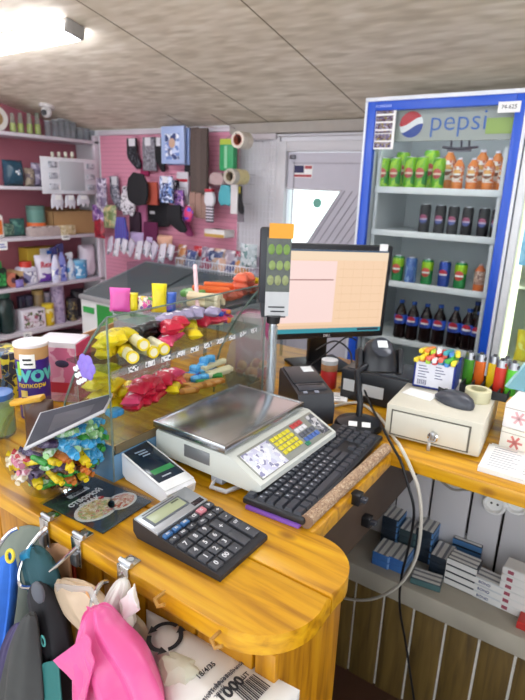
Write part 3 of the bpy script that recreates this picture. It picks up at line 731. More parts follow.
# second shelf
Y, w, h = onshelf(1, 7, 27, 160)
t = pouch('wipes_pack', 'shiny dark pack with a white and blue print on the second shelf', 'packet', w, h, .12, mat('2a4a5c', .25, 0, .3, 20), seed=3, band=speck(['f2f6fa', 'e8f0f8', '2f6fb0', 'ffffff'], 26, .3)); place(t, 1, Y, .12)
Y, w, h = onshelf(1, 27, 36, 168); t = pouch('snack_bag', 'small beige bag right of the dark shiny pack', 'packet', w, h, .08, speck(['8a7a6a', 'a89a88', '6a5a60'], 25)); place(t, 1, Y, .08)
Y, w, h = onshelf(1, 34, 47, 163); t = pouch('snack_bag', 'grey-violet bag beside the white hanging card', 'packet', w, h, .08, speck(['6a6078', '8a8098', 'a8a0b0'], 25), seed=5); place(t, 1, Y, .08)
for k, px in enumerate((55, 61.5, 68, 74.5)):
    Y, w, h = onshelf(1, px-2.2, px+2.2, 152)
    t = thing('slim_bottle', '%s from the left of the four slim pale bottles rising behind the white card' % ORD[k], 'bottle', group='slim bottles on the second shelf')
    b = MB(); b.lathe([(w*.5, 0), (w*.5, h*.6), (w*.3, h*.75), (w*.28, h*.9)], 12); b.build('bottle', mat('b8b49a', .3), t)
    b = MB(); b.lathe([(w*.32, h*.88), (w*.3, h), (0, h)], 12); b.build('cap', mat('e6e2d0', .4), t); place(t, 1, Y, .05)
# white blister card hung on the shelf edge
a = xat(40, 158, XS+.015); e = xat(96.5, 160, XS+.015); lo = xat(68, 194, XS+.015); mid = xat(68, 158, XS+.015)
t = thing('display_card', 'large white card with small goods on it hung on the second shelf', 'display card', (XS+.015, (a.y+e.y)/2, lo.z), PI/2)
w = e.y-a.y; h = mid.z-lo.z
b = MB(); b.box(-w/2, w/2, -.006, .006, 0, h, .003); b.build('card', mat('dcdce2', .4), t)
b = MB(); b.box(-w*.2, w*.24, -.011, -.006, h*.1, h*.9, .002); b.build('clear_blister', clear('f4f6fa', .4, .1, .5), t)
for s in (-.32, .36):
    for k in range(3):
        b = MB(); b.box(w*(s-.07), w*(s+.07), -.018, -.006, h*(.12+.3*k), h*(.28+.3*k), .004); b.build('small_item', speck(['b4b7c0', 'c8cad2', '8f929c'], 40, .35), t)
# white gloves / tags hanging below it
for k, (px0, px1, py0, py1) in enumerate(((50, 64, 194, 210), (64, 76, 195, 209), (76, 90, 195, 207))):
    a = xat(px0, py0, XS+.012); e = xat(px1, py0, XS+.012); lo = xat((px0+px1)/2, py1, XS+.012)
    w, h = e.y-a.y, a.z-lo.z
    t = thing('white_glove', '%s from the left of the white gloves hanging under the display card' % ORD[k], 'glove', (XS+.012, (a.y+e.y)/2, a.z), PI/2, 'white gloves under the display card')
    b = MB(); puff(b, [(-w*.35, 0), (w*.3, 0), (w*.42, -h*.5), (w*.3, -h), (w*.1, -h*.7), (-w*.05, -h), (-w*.2, -h*.68), (-w*.45, -h*.9), (-w*.45, -h*.4)], .02); b.build('glove', mat('d8d6de', .8), t)
    b = MB(); b.box(-w*.2, w*.2, -.012, -.009, -h*.35, -h*.05); b.build('tag', PAPER, t)
# third shelf
Y, w, h = onshelf(2, 53, 96, 207)
t = thing('cardboard_box', 'open brown cardboard box at the right end of the third shelf', 'box'); d = .22
CARD = mat('b08a5e', .8, 0, .08, 10)
b = MB(); b.box(-w/2, w/2, -d/2, -d/2+.005, 0, h*.85); b.box(-w/2, w/2, d/2-.005, d/2, 0, h*.9); b.box(-w/2, -w/2+.005, -d/2, d/2, 0, h*.85); b.box(w/2-.005, w/2, -d/2, d/2, 0, h*.85); b.box(-w/2, w/2, -d/2, d/2, 0, .005); b.build('box_body', CARD, t)
b = MB(); b.hexa([(-w/2, d/2-.09, h*.82), (w*.15, d/2-.09, h*.86), (w*.15, d/2-.086, h*.86), (-w/2, d/2-.086, h*.82)], [(-w/2, d/2-.01, h*1.0), (w*.1, d/2-.01, h*.92), (w*.1, d/2-.006, h*.92), (-w/2, d/2-.006, h*1.0)]); b.build('flap', CARD, t)
place(t, 2, Y, d)
Y, w, h = onshelf(2, 33, 49, 206)
t = tub('tin_can', 'grey-green tin with an orange label on the third shelf', 'tin', w/2, h, mat('5f8a80', .4), mat('54786e', .4)); place(t, 2, Y, w)
b = MB(); b.lathe([(w*.505, h*.12), (w*.515, h*.14), (w*.515, h*.42), (w*.505, h*.44)], 18); b.build('label', mat('d8662f', .5), t)
for k, (a0, a1, py, c, lab) in enumerate(((16, 31, 219, ['3a6a62', '2f5a58', '5a8a7c'], 'dark green flat pack leaning on the third shelf'), (6, 20, 224, ['4a6a58', '86a08c', '3a5648'], 'green crumpled bag at the left of the third shelf'))):
    Y, w, h = onshelf(2, a0, a1, py); t = pouch('flat_pack', lab, 'packet', w, h, .07, speck(c, 20), seed=k); place(t, 2, Y, .1, 0, XS-.08)
Y, w, h = onshelf(2, 27, 57, 226)
t = thing('display_tray', 'shallow clear tray of small grey goods along the third shelf edge', 'tray')
b = MB(); b.box(-w/2, w/2, -.035, .035, 0, h*.9, .004); b.build('tray', mat('b9a9a6', .35, 0, .2, 40), t)
b = MB(); b.box(-w*.46, w*.46, -.03, .03, h*.9, h, .003); b.build('goods', speck(['d8d0cc', 'a08c88', '7a6a70', 'e8e4e0'], 40), t); place(t, 2, Y, .07, 0, XS-.004)
Y, w, h = onshelf(2, 57, 71, 225); t = carton('tea_box', 'small beige box at the front edge below the cardboard box', 'box', w, .07, h, speck(['c8b48c', 'd8ccb0', 'a89468'], 40)); place(t, 2, Y, .05, 0, XS-.002)
Y, w, h = onshelf(2, -12, 5, 208)
t = jug('juice_bottle', 'white bottle with an orange label at the left end of the third shelf', 'bottle', w*.9, .08, h, mat('e8e0dc', .4), mat('d84a34', .4), mat('d8702f', .45)); place(t, 2, Y, .08)
for (px, py, i, lab) in ((66, 236, 2, 'white price tag on the third shelf edge below the cardboard box'), (3, 246, 2, 'white price tag with a blue mark at the left of the third shelf'), (28, 336, 4, 'white price tag on the bottom shelf edge below the floral pack')):
    p = xat(px, py, XS+.006); t = thing('price_tag', lab, 'price tag', (XS+.0005, p.y, p.z), PI/2)
    b = MB(); b.box(-.035, .035, -.004, .0, -.03, .03); b.build('card', PAPER, t)
    b = MB(); b.box(-.025, .025, -.0055, -.004, -.012, -.004); b.box(-.02, .012, -.0055, -.004, .006, .014); b.build('print', mat('5a62b8' if px == 3 else '6a6a74', .7), t)
# fourth shelf
Y, w, h = onshelf(3, -9, 8, 262)
t = jug('cleaner_bottle', 'green and black bottle at the left end of the fourth shelf', 'bottle', w, .09, h, mat('1f2c24', .4), mat('2f9a4a', .4), speck(['2f8a44', '1c2420', '50b060'], 20)); place(t, 3, Y, .09)
for k, (a0, a1, py, c, lab) in enumerate(((9, 17, 273, 'c8785f', 'salmon coloured roll on the fourth shelf'), (17, 25, 271, 'c8a878', 'tan roll beside the salmon one on the fourth shelf'))):
    Y, w, h = onshelf(3, a0, a1, py); t = thing('paper_roll', lab, 'roll')
    b = MB(); b.M = Matrix.Translation((0, 0, h/2)); b.cyl((0, -.08, 0), (0, .08, 0), h/2, n=20); b.build('roll', mat(c, .6), t)
    b = MB(); b.M = Matrix.Translation((0, 0, h/2)); b.cyl((0, -.082, 0), (0, -.079, 0), h*.2, n=14); b.build('core', mat('5a3a48', .7), t); place(t, 3, Y, .16)
Y, w, h = onshelf(3, 13, 21, 279); t = pouch('flat_pack', 'small lilac pack in front of the rolls', 'packet', w, h, .04, mat('8a7ac0', .5)); place(t, 3, Y, .04, 0, XS-.0)
Y, w, h = onshelf(3, 20, 39, 262)
t = jug('detergent_jug', 'white jug with a red cap on the fourth shelf', 'jug', w*.86, .11, h, mat('d4d4e4', .4), mat('c8392f', .4), speck(['e8e8f4', '8f8fb8', '3a3a62', 'f4f4fa'], 16, .4)); place(t, 3, Y, .11)
Y, w, h = onshelf(3, 26, 56, 247, XS-.2)
t = carton('detergent_box', 'yellow and blue detergent box at the back of the fourth shelf', 'box', w, .12, h, mat('c8a834', .5), None); place(t, 3, Y, .12, 0, XS-.15)
b = MB(); b.box(-w*.1, w*.48, -.063, -.059, h*.45, h*.97); b.build('printed_front', mat('e4e8f4', .45), t)
b = MB(); b.box(w*.12, w*.44, -.066, -.062, h*.5, h*.9); b.build('blue_panel', mat('2f6fc8', .45), t)
Y, w, h = onshelf(3, 38, 55, 255)
t = pouch('washing_powder_bag', 'white and purple washing powder bag behind the spray bottles', 'bag', w, h, .07, mat('e6e2f0', .35)); place(t, 3, Y, .07, 0, XS-.05)
b = MB(); b.pillow(w*.9, h*.42, .074, c=(0, 0, .004), crimp=0); b.build('purple_base', mat('6a3aa0', .35), t)
letters('Rex', w*.42, mat('d0304a', .4), t, (0, -.04, h*.66), bold=.02)
WL = speck(['e8ecfa', 'd8dcf4', '6a6ac0', 'ffffff'], 22, .4)
for k, (a0, a1, py, body, head, lm, lab) in enumerate(((49, 60, 246, 'dcdcf2', '3a3a72', WL, 'white spray bottle with a dark head, left of the two on the fourth shelf'), (57, 68, 243, '8a92dc', '46467a', speck(['3a4ab0', '8a9ae0', 'e8e8fa'], 20, .4), 'blue spray bottle with a dark head beside the white one'), (67, 78, 252, 'd4e4f4', 'e8eef6', speck(['9ac4ea', 'e8f2fa', '5a9ad8'], 20, .4), 'pale blue spray bottle with a white head'))):
    Y, w, h = onshelf(3, a0, a1, py); t = spray(lab, w, h, mat(body, .35), mat(head, .4), lm); place(t, 3, Y, w*.6, 0, XS-.02*k)
Y, w, h = onshelf(3, 75, 89, 260); t = tub('plastic_tub', 'blue plastic tub right of the spray bottles', 'tub', w/2, h, mat('5aa8d4', .4), mat('8ac4e2', .4), speck(['4a98cc', 'd8ecf8'], 20)); place(t, 3, Y, w, 0, XS-.03)
Y, w, h = onshelf(3, 84, 98, 245); t = pouch('paper_towel_pack', 'translucent white pack at the right end of the fourth shelf', 'packet', w, h, .14, mat('d8ccd8', .35, 0, .1, 14), seed=9); place(t, 3, Y, .14)
# fifth shelf
Y, w, h = onshelf(4, 2, 19, 293)
t = thing('glass_jar', 'large dark glass jar at the left of the bottom shelf', 'jar')
b = MB(); b.lathe([(w*.38, 0), (w*.5, h*.08), (w*.52, h*.5), (w*.48, h*.75), (w*.3, h*.86), (w*.32, h*.9)], 18); b.build('jar_body', mat('1f3230', .2, 0, .3, 20), t)
b = MB(); b.lathe([(w*.36, h*.88), (w*.36, h), (0, h)], 18); b.build('lid', mat('2a5a48', .4), t); place(t, 4, Y, w)
for k, (a0, a1, py, c, cl, lab) in enumerate(((20, 27, 296, '2c2c40', '3a3a52', 'dark jar standing behind the floral pack, left one'), (27, 35, 295, '32324a', '4a4a66', 'dark jar standing behind the floral pack, right one'), (36, 46, 290, 'a8906a', 'c8a868', 'jar of brown spread with a tan lid on the bottom shelf'), (46, 52, 292, '8a8494', 'a8a0b0', 'grey jar next to the jar of brown spread'))):
    Y, w, h = onshelf(4, a0, a1, py, XS-.17); t = tub('preserve_jar', lab, 'jar', w/2, h, mat(c, .3, 0, .2), mat(cl, .4)); place(t, 4, Y, w, 0, XS-.14)
Y, w, h = onshelf(4, 22, 45, 309)
t = carton('napkin_pack', 'white napkin pack with a pink and green floral print', 'napkin pack', w, .1, h, mat('e6e0ea', .5), facem=speck(['efe8ee', 'e8d8e4', 'a85a70', '6a7a4a', 'f0ecf2', '3a3440'], 26, .5)); place(t, 4, Y, .1)
Y, w, h = onshelf(4, 46, 56, 304); t = tub('mustard_tub', 'yellow tub beside the floral napkin pack', 'tub', w/2, h, mat('d8b820', .4), mat('e8cc30', .4), speck(['d8b418', 'f0e4b0'], 10)); place(t, 4, Y, w)
Y, w, h = onshelf(4, 56, 69, 284); h = min(h, .32)
t = thing('foil_roll', 'tall lilac tube on the bottom shelf right of the yellow tub', 'tube'); b = MB(); b.cyl((0, 0, 0), (0, 0, h*.98), w*.42, n=20); b.build('tube', speck(['a898b8', 'b8a8c4', '8f80a4'], 30), t)
b = MB(); b.cyl((0, 0, h*.98), (0, 0, h), w*.44, n=20); b.build('end_cap', mat('c4b8d0', .4), t); place(t, 4, Y, w)
Y, w, h = onshelf(4, 70, 79, 298); t = tub('tea_tin', 'black tin with a small floral print at the right end of the bottom shelf', 'tin', w/2, h, speck(['1f1c22', '26232a', '8a7a50', '2c2830'], 30), mat('2a262c', .4)); place(t, 4, Y, w)
Y, w, h = onshelf(4, 79, 92, 290); t = pouch('dark_bag', 'dark bag in the bottom shelf corner behind the freezer', 'bag', w, h, .1, mat('2c2a32', .4)); place(t, 4, Y, .1, 0, XS-.1)
Y, w, h = onshelf(4, -14, 2, 312); t = pouch('blue_bag', 'blue bag at the far left of the bottom shelf', 'bag', w, h, .1, mat('4a5a94', .4, 0, .2)); place(t, 4, Y, .1)
for k, (y, c) in enumerate(((2.35, '3a2c30'), (2.62, 'a88a34'), (2.85, '4a3a42'))):
    t = carton('storage_carton', ('dark red carton', 'yellow carton', 'plum carton')[k]+' on the lowest board under the shelves', 'box', .22, .2, .24, mat(c, .6)); t.location = (XS-.15, y, .0855); t.rotation_euler = (0, 0, PI/2)
    b = MB(); b.box(-.08, .08, -.102, -.099, .06, .18); b.build('printed_front', mat('6a5a5a', .6), t)
# packets hanging at the right end of the shelves
for k, (px0, px1, py0, py1, c, lab) in enumerate(((96, 106, 178, 214, ['6a5a78', '9a8aa0', 'd0c8d8'], 'greyish packet hanging at the shelf post, upper one'), (92, 104, 205, 222, ['5a3a7a', '8a5a9a', 'c8b0d0'], 'purple packet hanging at the shelf post'), (103, 116, 205, 228, ['6a7a4a', '9aa07a', 'c8b080'], 'olive packet hanging beside the shelf post'), (94, 104, 216, 238, ['8a2030', 'a82a3a', '6a1424'], 'dark red packet hanging lowest at the shelf post'))):
    p = yat((px0+px1)/2, py0, 2.99); a = yat(px0, (py0+py1)/2, 2.99); e = yat(px1, (py0+py1)/2, 2.99); lo = yat((px0+px1)/2, py1, 2.99)
    w = e.x-a.x; h = p.z-lo.z
    t = thing('hanging_packet', lab, 'packet', (max(p.x, XS+.05+w/2), 2.99, lo.z), 0); b = MB(); b.pillow(w, h, .05, seed=k); b.build('bag', speck(c, 26, .3), t)
    b = MB(); b.tube([(0, 0, h*.97), (0, .03, h+.012), (0, YB-2.99-.02, h+.012)], .002, 6); b.build('hook', CHROME, t)
# ================================================================ PEG WALL GOODS
def hangbox(px0, py0, px1, py1, Y):
    xm, ym = (px0+px1)/2, (py0+py1)/2
    a, e, u, l = yat(px0, ym, Y), yat(px1, ym, Y), yat(xm, py0, Y), yat(xm, py1, Y)
    return Vector(((a.x+e.x)/2, Y, u.z)), e.x-a.x, u.z-l.z
SOCK = [(-.42, 0), (.2, 0), (.24, -.3), (.24, -.5), (.42, -.72), (.5, -.9), (.42, -1), (.2, -1), (-.1, -.84), (-.36, -.66), (-.44, -.5), (-.42, -.3)]
STRIP = [(-.45, 0), (.45, 0), (.5, -.3), (.47, -.7), (.5, -1), (-.5, -1), (-.47, -.6), (-.5, -.3)]
MITT = [(-.3, 0), (.3, 0), (.36, -.25), (.5, -.5), (.48, -.8), (.3, -1), (0, -.94), (-.3, -1), (-.5, -.75), (-.46, -.4)]
CAPO = [(-.15, 0), (.3, -.06), (.48, -.35), (.5, -.7), (.38, -.95), (-.05, -1), (-.42, -.85), (-.5, -.5), (-.4, -.18)]
def hanging(name, label, cat, box, Y, out, m, th=.025, card=True, group=None, flip=False, tagm=None):
    p, w, h = hangbox(*box, Y)
    t = thing(name, label, cat, p, group=group)
    o = [((-x if flip else x)*w, z*h) for x, z in out]
    if flip: o = o[::-1]
    b = MB(); puff(b, o, th, ins=.86); bd = b.build('fabric' if cat != 'packet' else 'bag', m, t)
    b = MB(); b.tube([(0, -.012, .008), (0, 0, .014), (0, YB-Y-.02, .014)], .0022, 6); b.build('hook', CHROME, t)
    if card:
        b = MB(); b.box(-w*.22, w*.2, -th/2-.003, -th/2, -h*.26, -.004); b.build('paper_tag', tagm or mat('d8d6dc', .7), t)
    return t
Y1, Y2, Y3 = 3.08, 3.03, 2.97
BLK = mat('17171c', .8, 0, .2, 40); FLK = speck(['1b1b22', '22222a', '18181e', '55555e'], 60, .85)
hanging('sock', 'black dotted sock with a white tag at the upper left of the pink wall', 'sock', (126.5, 138, 141, 169), Y1, SOCK, FLK)
hanging('sock', 'grey speckled sock right of the black dotted sock', 'sock', (143, 137, 156, 171), Y1, STRIP, speck(['7d7a82', '8a8790', '5a5862', 'a09da6'], 60, .85), group='')
hanging('sock', 'deep pink sock peeking out below the grey speckled one', 'sock', (141, 160, 149, 176), Y1+.03, STRIP, mat('a02a5a', .8), card=False)
hanging('sock', 'plain black sock left of the blue and white packets', 'sock', (155, 137, 165, 172), Y1, SOCK, BLK)
def packet(label, box, Y, m, inner, seed=0):
    p, w, h = hangbox(*box, Y); t = thing('tights_packet', label, 'packet', (p.x, p.y, p.z-h), group='blue and white packets on the pink wall')
    b = MB(); b.box(-w/2, w/2, -.012, .012, 0, h, .006, 3); b.build('packet', m, t)
    b = MB(); b.box(-w*.3, w*.3, -.0145, -.012, h*.12, h*.8, .001); b.build('picture', inner, t)
    b = MB(); b.sph((0, -.013, h*.55), (w*.16, .004, h*.14)); b.build('printed_shape', mat('c8a48c', .5), t)
    b = MB(); b.tube([(0, -.014, h*.95), (0, 0, h+.012), (0, YB-Y-.02, h+.012)], .0022, 6); b.build('hook', CHROME, t)
packet('front blue and white packet hanging beside the black socks', (162, 126, 185, 164), Y2, mat('a9bce4', .25), speck(['c8d4ee', '6f8cc8', 'e4eaf6', '3a4a7a'], 22, .3))
packet('blue and white packet half hidden behind the front one', (168, 128, 190, 165), Y2+.04, mat('8fa4d4', .25), mat('6a7cb0', .4))
hanging('sock', 'black sock hanging right of the blue packets', 'sock', (185, 138, 193, 176), Y1, STRIP, BLK, card=False)
for k, (a, c, e, f, col) in enumerate(((191, 127, 199, 212, '4a403e'), (197, 128, 204, 216, '544844'), (201, 128, 208, 218, '463c3a'))):
    hanging('scarf', '%s from the left of the long brown scarves on the pink wall' % ORD[k], 'scarf', (a, c, e, f), Y2-.02*k, STRIP, stripes(col, '6a5a52', 40, 'Z', .85, .75), .03, False, 'long brown scarves on the pink wall')
for k, (a, c, e, f) in enumerate(((190, 192, 196, 216), (196, 193, 202, 218), (202, 195, 208, 219))):
    hanging('sock', '%s from the left of the beige socks below the brown scarves' % ORD[k], 'sock', (a, c, e, f), Y3, STRIP, stripes('a8867a', '8a6a60', 30, 'Z', .85), .02, False, 'beige socks below the scarves')
# second row cluster
cl = [('sock', 'grey patterned sock at the left of the second row', (110, 176, 122, 210), SOCK, speck(['8a8a98', '5a5a68', 'b0b0bc'], 40, .85), Y3, 0, 1),
      ('sock', 'white sock with dark marks in the second row', (121, 186, 135, 216), MITT, speck(['dcd8de', 'e4e0e6', '4a4450', 'd4d0d8'], 42, .85), Y3-.03, 0, 0),
      ('knit_hat', 'black knit hat above the white marked sock', (127, 172, 148, 206), CAPO, BLK, Y3, 0, 0),
      ('sock', 'dark plum sock hanging low on the left', (130, 212, 141, 238), STRIP, mat('2a1424', .85), Y3, 0, 0),
      ('sock', 'blue sock hanging lowest at the left of the pink wall', (115, 217, 128, 246), MITT, stripes('4a5ab0', '5a3a8a', 12, 'X', .8), Y3, 0, 0),
      ('sock', 'dusty pink long sock in the middle of the second row', (137, 200, 151, 241), SOCK, mat('b0648a', .85), Y3-.03, 0, 0),
      ('sock', 'small orange sock in the second row', (147, 182, 158, 205), STRIP, mat('a84a3a', .85), Y3+.02, 0, 0),
      ('cap', 'black cap with a small white mark in the second row', (146, 198, 172, 227), CAPO, BLK, Y3-.06, 0, 0),
      ('sock', 'dark magenta sock below the black cap', (144, 222, 158, 246), STRIP, mat('5a1440', .85), Y3, 0, 0),
      ('sock', 'blue and white patterned sock below the blue packets', (160, 176, 173, 203), STRIP, speck(['2a3a72', 'd4dcf0', '6a8ac8', '1c2040'], 36, .85), Y3-.02, 0, 1),
      ('sock', 'black sock with white dots right of the blue patterned one', (170, 180, 182, 212), SOCK, speck(['1a1a24', '1e1e2a', 'c8c8d8', '22222c'], 44, .85), Y3, 0, 0),
      ('sock', 'long black sock hanging below the dotted sock', (166, 205, 187, 232), SOCK, BLK, Y3-.04, 0, 0),
      ('toy_sock', 'white sock with a red band right of the dotted sock', (177, 172, 189, 204), STRIP, mat('d8d4dc', .8), Y3-.08, 0, 0),
      ('sock', 'purple patterned sock left of the brown scarves', (175, 190, 184, 224), STRIP, speck(['6a3a8a', '8a5aa8', 'c8a0c0', '3a2050'], 40, .85), Y3-.04, 0, 0),
      ('sock', 'pink sock hanging low beside the purple patterned one', (178, 215, 193, 236), SOCK, mat('a84a80', .85), Y3-.02, 0, 0)]
made = {}
LAYER = {}
for k, (nm, lab, bx, out, m, Y, fl, cd) in enumerate(cl):
    Y = 3.085-.027*((k*3) % 7); LAYER[lab] = Y
    made[lab] = hanging(nm, lab, 'hat' if nm == 'knit_hat' else nm.replace('toy_', ''), bx, Y, out, m, .024, bool(cd))
def bandon(lab, bx, Y, m, name):
    t = made[lab]; p, w, h = hangbox(*bx, LAYER[lab]); q = p-t.location
    b = MB(); b.box(q.x-w/2, q.x+w/2, -.0155, .0, q.z-h, q.z, .004); b.build(name, m, t)
bandon('white sock with a red band right of the dotted sock', (177.5, 179, 188.5, 182), Y3-.08, mat('b8283a', .8), 'red_band')
bandon('black cap with a small white mark in the second row', (151, 211, 156, 214), Y3-.06, mat('d0d0d4', .7), 'white_mark')
p, w, h = hangbox(184, 206, 193, 222, Y3-.07); t = thing('hair_scrunchie', 'shiny pink and blue round packet left of the brown scarves', 'packet', p)
b = MB(); b.sph((0, 0, -h/2), (w/2, .02, h/2), 16); b.build('packet', speck(['4a4ac8', 'c83a70', '7a5ad8'], 14, .3), t)
b = MB(); b.tube([(0, 0, -.004), (0, .0, .012), (0, YB-Y3+.05, .012)], .0022, 6); b.build('hook', CHROME, t)
p, w, h = hangbox(205, 189, 215, 206, Y3-.02); t = thing('snowman_sock', 'white and red snowman sock with striped leg right of the beige socks', 'sock', p)
b = MB(); puff(b, [(x*w, z*h) for x, z in MITT], .03); b.build('fabric', mat('d8d4da', .8), t)
b = MB(); b.box(-w*.36, w*.36, -.02, .01, -h*.18, 0, .004); b.build('red_hat', mat('b83040', .8), t)
q, w2, h2 = hangbox(207, 204, 214, 222, Y3-.02); b = MB(); b.box(-w2/2, w2/2, -.01, .01, -h-h2+.01, -h*.95, .006); b.build('striped_leg', stripes('3a3040', 'd0c8d0', 16, 'Z', .8), t)
b = MB(); b.tube([(0, 0, -.004), (0, 0, .012), (0, YB-Y3, .012)], .0022, 6); b.build('hook', CHROME, t)
# right part: green packs, tape rolls, tools
p, w, h = hangbox(222, 139, 236, 171, Y2); t = thing('sponge_pack', 'green sponge pack hanging near the tape rolls', 'packet', (p.x, p.y, p.z-h))
b = MB(); b.box(-w/2, w/2, -.03, .02, 0, h, .008, 2); b.build('pack', mat('2f9a60', .35, 0, .15), t)
b = MB(); b.box(-w*.44, w*.44, -.033, -.03, h*.82, h*.99); b.build('yellow_header', mat('a8b83a', .5), t)
b = MB(); b.box(-w*.12, w*.08, -.033, -.03, h*.08, h*.78); b.build('pale_stripe', mat('8ac8a0', .4), t)
b = MB(); b.tube([(0, -.03, h), (0, 0, h+.014), (0, YB-Y2-.02, h+.014)], .0022, 6); b.build('hook', CHROME, t)
hanging('dish_brush', 'teal brush head hanging below the green pack', 'brush', (219, 185, 233, 206), Y3, MITT, mat('4fa8b4', .5), .03, False)
hanging('brush', 'white handled brush hanging below the tape rolls', 'brush', (231, 176, 238, 214), Y3-.02, STRIP, mat('d8d4d4', .5), .014, False)
hanging('glove', 'black glove with a yellow top hanging beside the white brush', 'glove', (235, 186, 244, 214), Y3, SOCK, mat('1c1c20', .8), .02, True, tagm=mat('b8a83a', .6))
hanging('plastic_bottle_brush', 'grey hanging strip at the edge of the wire grid', 'brush', (238, 206, 244, 222), Y3+.03, STRIP, mat('8a828a', .6), .014, False)
hanging('tape_pack', 'clear rolled pack at the middle of the pink wall', 'packet', (210, 172, 226, 186), Y2, CAPO, mat('b8a0a0', .35, 0, .2), .05, False)
hanging('dark_pack', 'small black pack under the green sponge pack', 'packet', (224, 169, 235, 182), Y2, MITT, BLK, .03, False)
def rolls(px, py, Yc, lab, n, c1, c2, r=.05):
    p = yat(px, py, Yc)
    rod = thing('hook_rod', 'long wire rod holding '+lab, 'hook', (p.x, Yc, p.z), group='')
    b = MB(); b.cyl((0, -.10, .0), (0, YB-.04-Yc, 0), .0035, n=8); b.tube([(0, -.1, 0), (0, -.115, .02)], .0035); b.build('rod', CHROME, rod)
    for k in range(n):
        t = thing('tape_roll', '%s on the wire rod: %s' % (('front roll', 'second roll', 'third roll')[k], lab), 'tape', (p.x, Yc-.075+.052*k, p.z-.018))
        b = MB(); b.M = Matrix.Rotation(PI/2, 4, 'X'); b.lathe([(r*.66, -.023), (r, -.023), (r, .023), (r*.66, .023), (r*.66, -.023)], 26); b.build('tape', mat(c1 if k == 0 else c2, .4), t)
        b = MB(); b.M = Matrix.Rotation(PI/2, 4, 'X'); b.lathe([(r*.58, -.024), (r*.67, -.024), (r*.67, .024), (r*.58, .024), (r*.58, -.024)], 26); b.build('core', mat('b0604a' if c1 == 'd8cfc2' else 'a89a80', .6), t)
rolls(247, 138, 2.95, 'white tapes at the top of the wire grid', 2, 'd8cfc2', 'd4cabc')
rolls(239, 174, 2.93, 'tapes below the first ones', 3, 'b8b0a4', 'd8c890', .048)
# long display hooks high on the wall
for k, (px, py) in enumerate(((186, 122), (224, 118))):
    p = yat(px, py, 3.0); t = thing('display_hook', ('long wire hook above the blue packets', 'long wire hook above the green pack')[k], 'hook', p)
    b = MB(); b.cyl((-.12, -.12, .06), (.02, .11, -.06), .003, n=8); b.build('wire', CHROME, t)
    b = MB(); b.box(.005, .035, .105, .13, -.08, -.04); b.build('clip', mat('cfc8cc', .5), t)
# white box on the wall
p, w, h = hangbox(207, 229.5, 227, 237, 3.04); t = thing('ledge_box', 'small white and yellow box on a peg on the pink wall', 'box', (p.x, p.y, p.z-h))
b = MB(); b.box(-w/2, w/2, -.03, .09, 0, h, .002); b.build('box_body', mat('e4e0dc', .5), t)
b = MB(); b.box(-w/2+.002, w/2-.002, -.032, -.03, 0, h*.4); b.build('yellow_band', mat('c8a050', .5), t)
# ---------------------------------------------------------------- wire basket with packets
YK = 2.86
pl = yat(176, 266, YK); pr_ = yat(246, 276, YK)
zb = pr_.z-.045; zt = zb+.10
t = thing('wire_basket', 'white wire basket of packets on the pink wall', 'basket', (0, 0, 0))
b = MB(); bx0, bx1 = pl.x, pr_.x+.06; WIRE = mat('e8e6ec', .35)
for z in (zb, (zb+zt)/2, zt):
    r = .004 if z == zt else .0025
    b.tube([(bx0, YK, z), (bx1, YK, z), (bx1, YB-.04, z), (bx0, YB-.04, z), (bx0, YK, z)], r, 6)
b.build('rim_wires', WIRE, t)
b = MB(); x = bx0
while x < bx1+.001: b.tube([(x, YK, zt), (x, YK, zb), (x, YB-.04, zb), (x, YB-.04, zt)], .002, 5); x += .024
b.build('basket_wires', WIRE, t)
bk = [('3a4a80', .12, .02), ('b8b4c0', .11, .04), ('a03048', .12, .03), ('2f3d70', .13, .05), ('c8a08a', .12, .03), ('35427a', .12, .04), ('8a8490', .11, .06), ('c88a4a', .12, .03), ('2c3a68', .12, .04), ('b0a0b0', .13, .02)]
wd = ['dark blue', 'grey', 'red', 'navy', 'beige', 'blue', 'smoky', 'orange', 'ink blue', 'lilac']
for k, (c, h, dy) in enumerate(bk):
    x = bx0+.05+(bx1-bx0-.1)*k/(len(bk)-1)
    t = pouch('hosiery_packet', wd[k]+' packet in the white wire basket', 'packet', .13, h, .03, speck([c, c, 'c8c8d4', c], 20, .3), seed=k); t.location = (x, YK+.06+dy*1.2, zb+.004+(.03 if k % 3 == 0 else 0)); t.rotation_euler = (R_(-14-4*(k % 3)), 0, R_((k*37) % 30-15))
for k, (px, c) in enumerate(((178, 'b87a4a'), (195, 'c0303c'), (204, '8a7a90'), (214, 'd0b098'), (226, 'a89aa8'), (235, 'a8425a'))):
    p = yat(px, 251, 2.98); t = pouch('hosiery_packet', ('amber', 'bright red', 'grey-violet', 'cream', 'pale', 'wine red')[k]+' packet standing at the back of the wire basket', 'packet', .11, .17, .04, speck([c, c, 'd8d0d4', c], 16, .3), seed=k+30); t.location = (p.x, 2.99+.02*(k % 2), zb+.01); t.rotation_euler = (R_(-12), 0, R_((k*53) % 30-15))
p, w, h = hangbox(240, 244, 257, 268, 2.92); t = pouch('hosiery_packet', 'silvery packet at the right end of the basket on the wire grid', 'packet', w, h, .05, speck(['a8b4b8', 'c8d0d4', '6a8a8a', 'e0e4e6'], 22, .25), seed=51); t.location = (p.x, p.y, p.z-h)
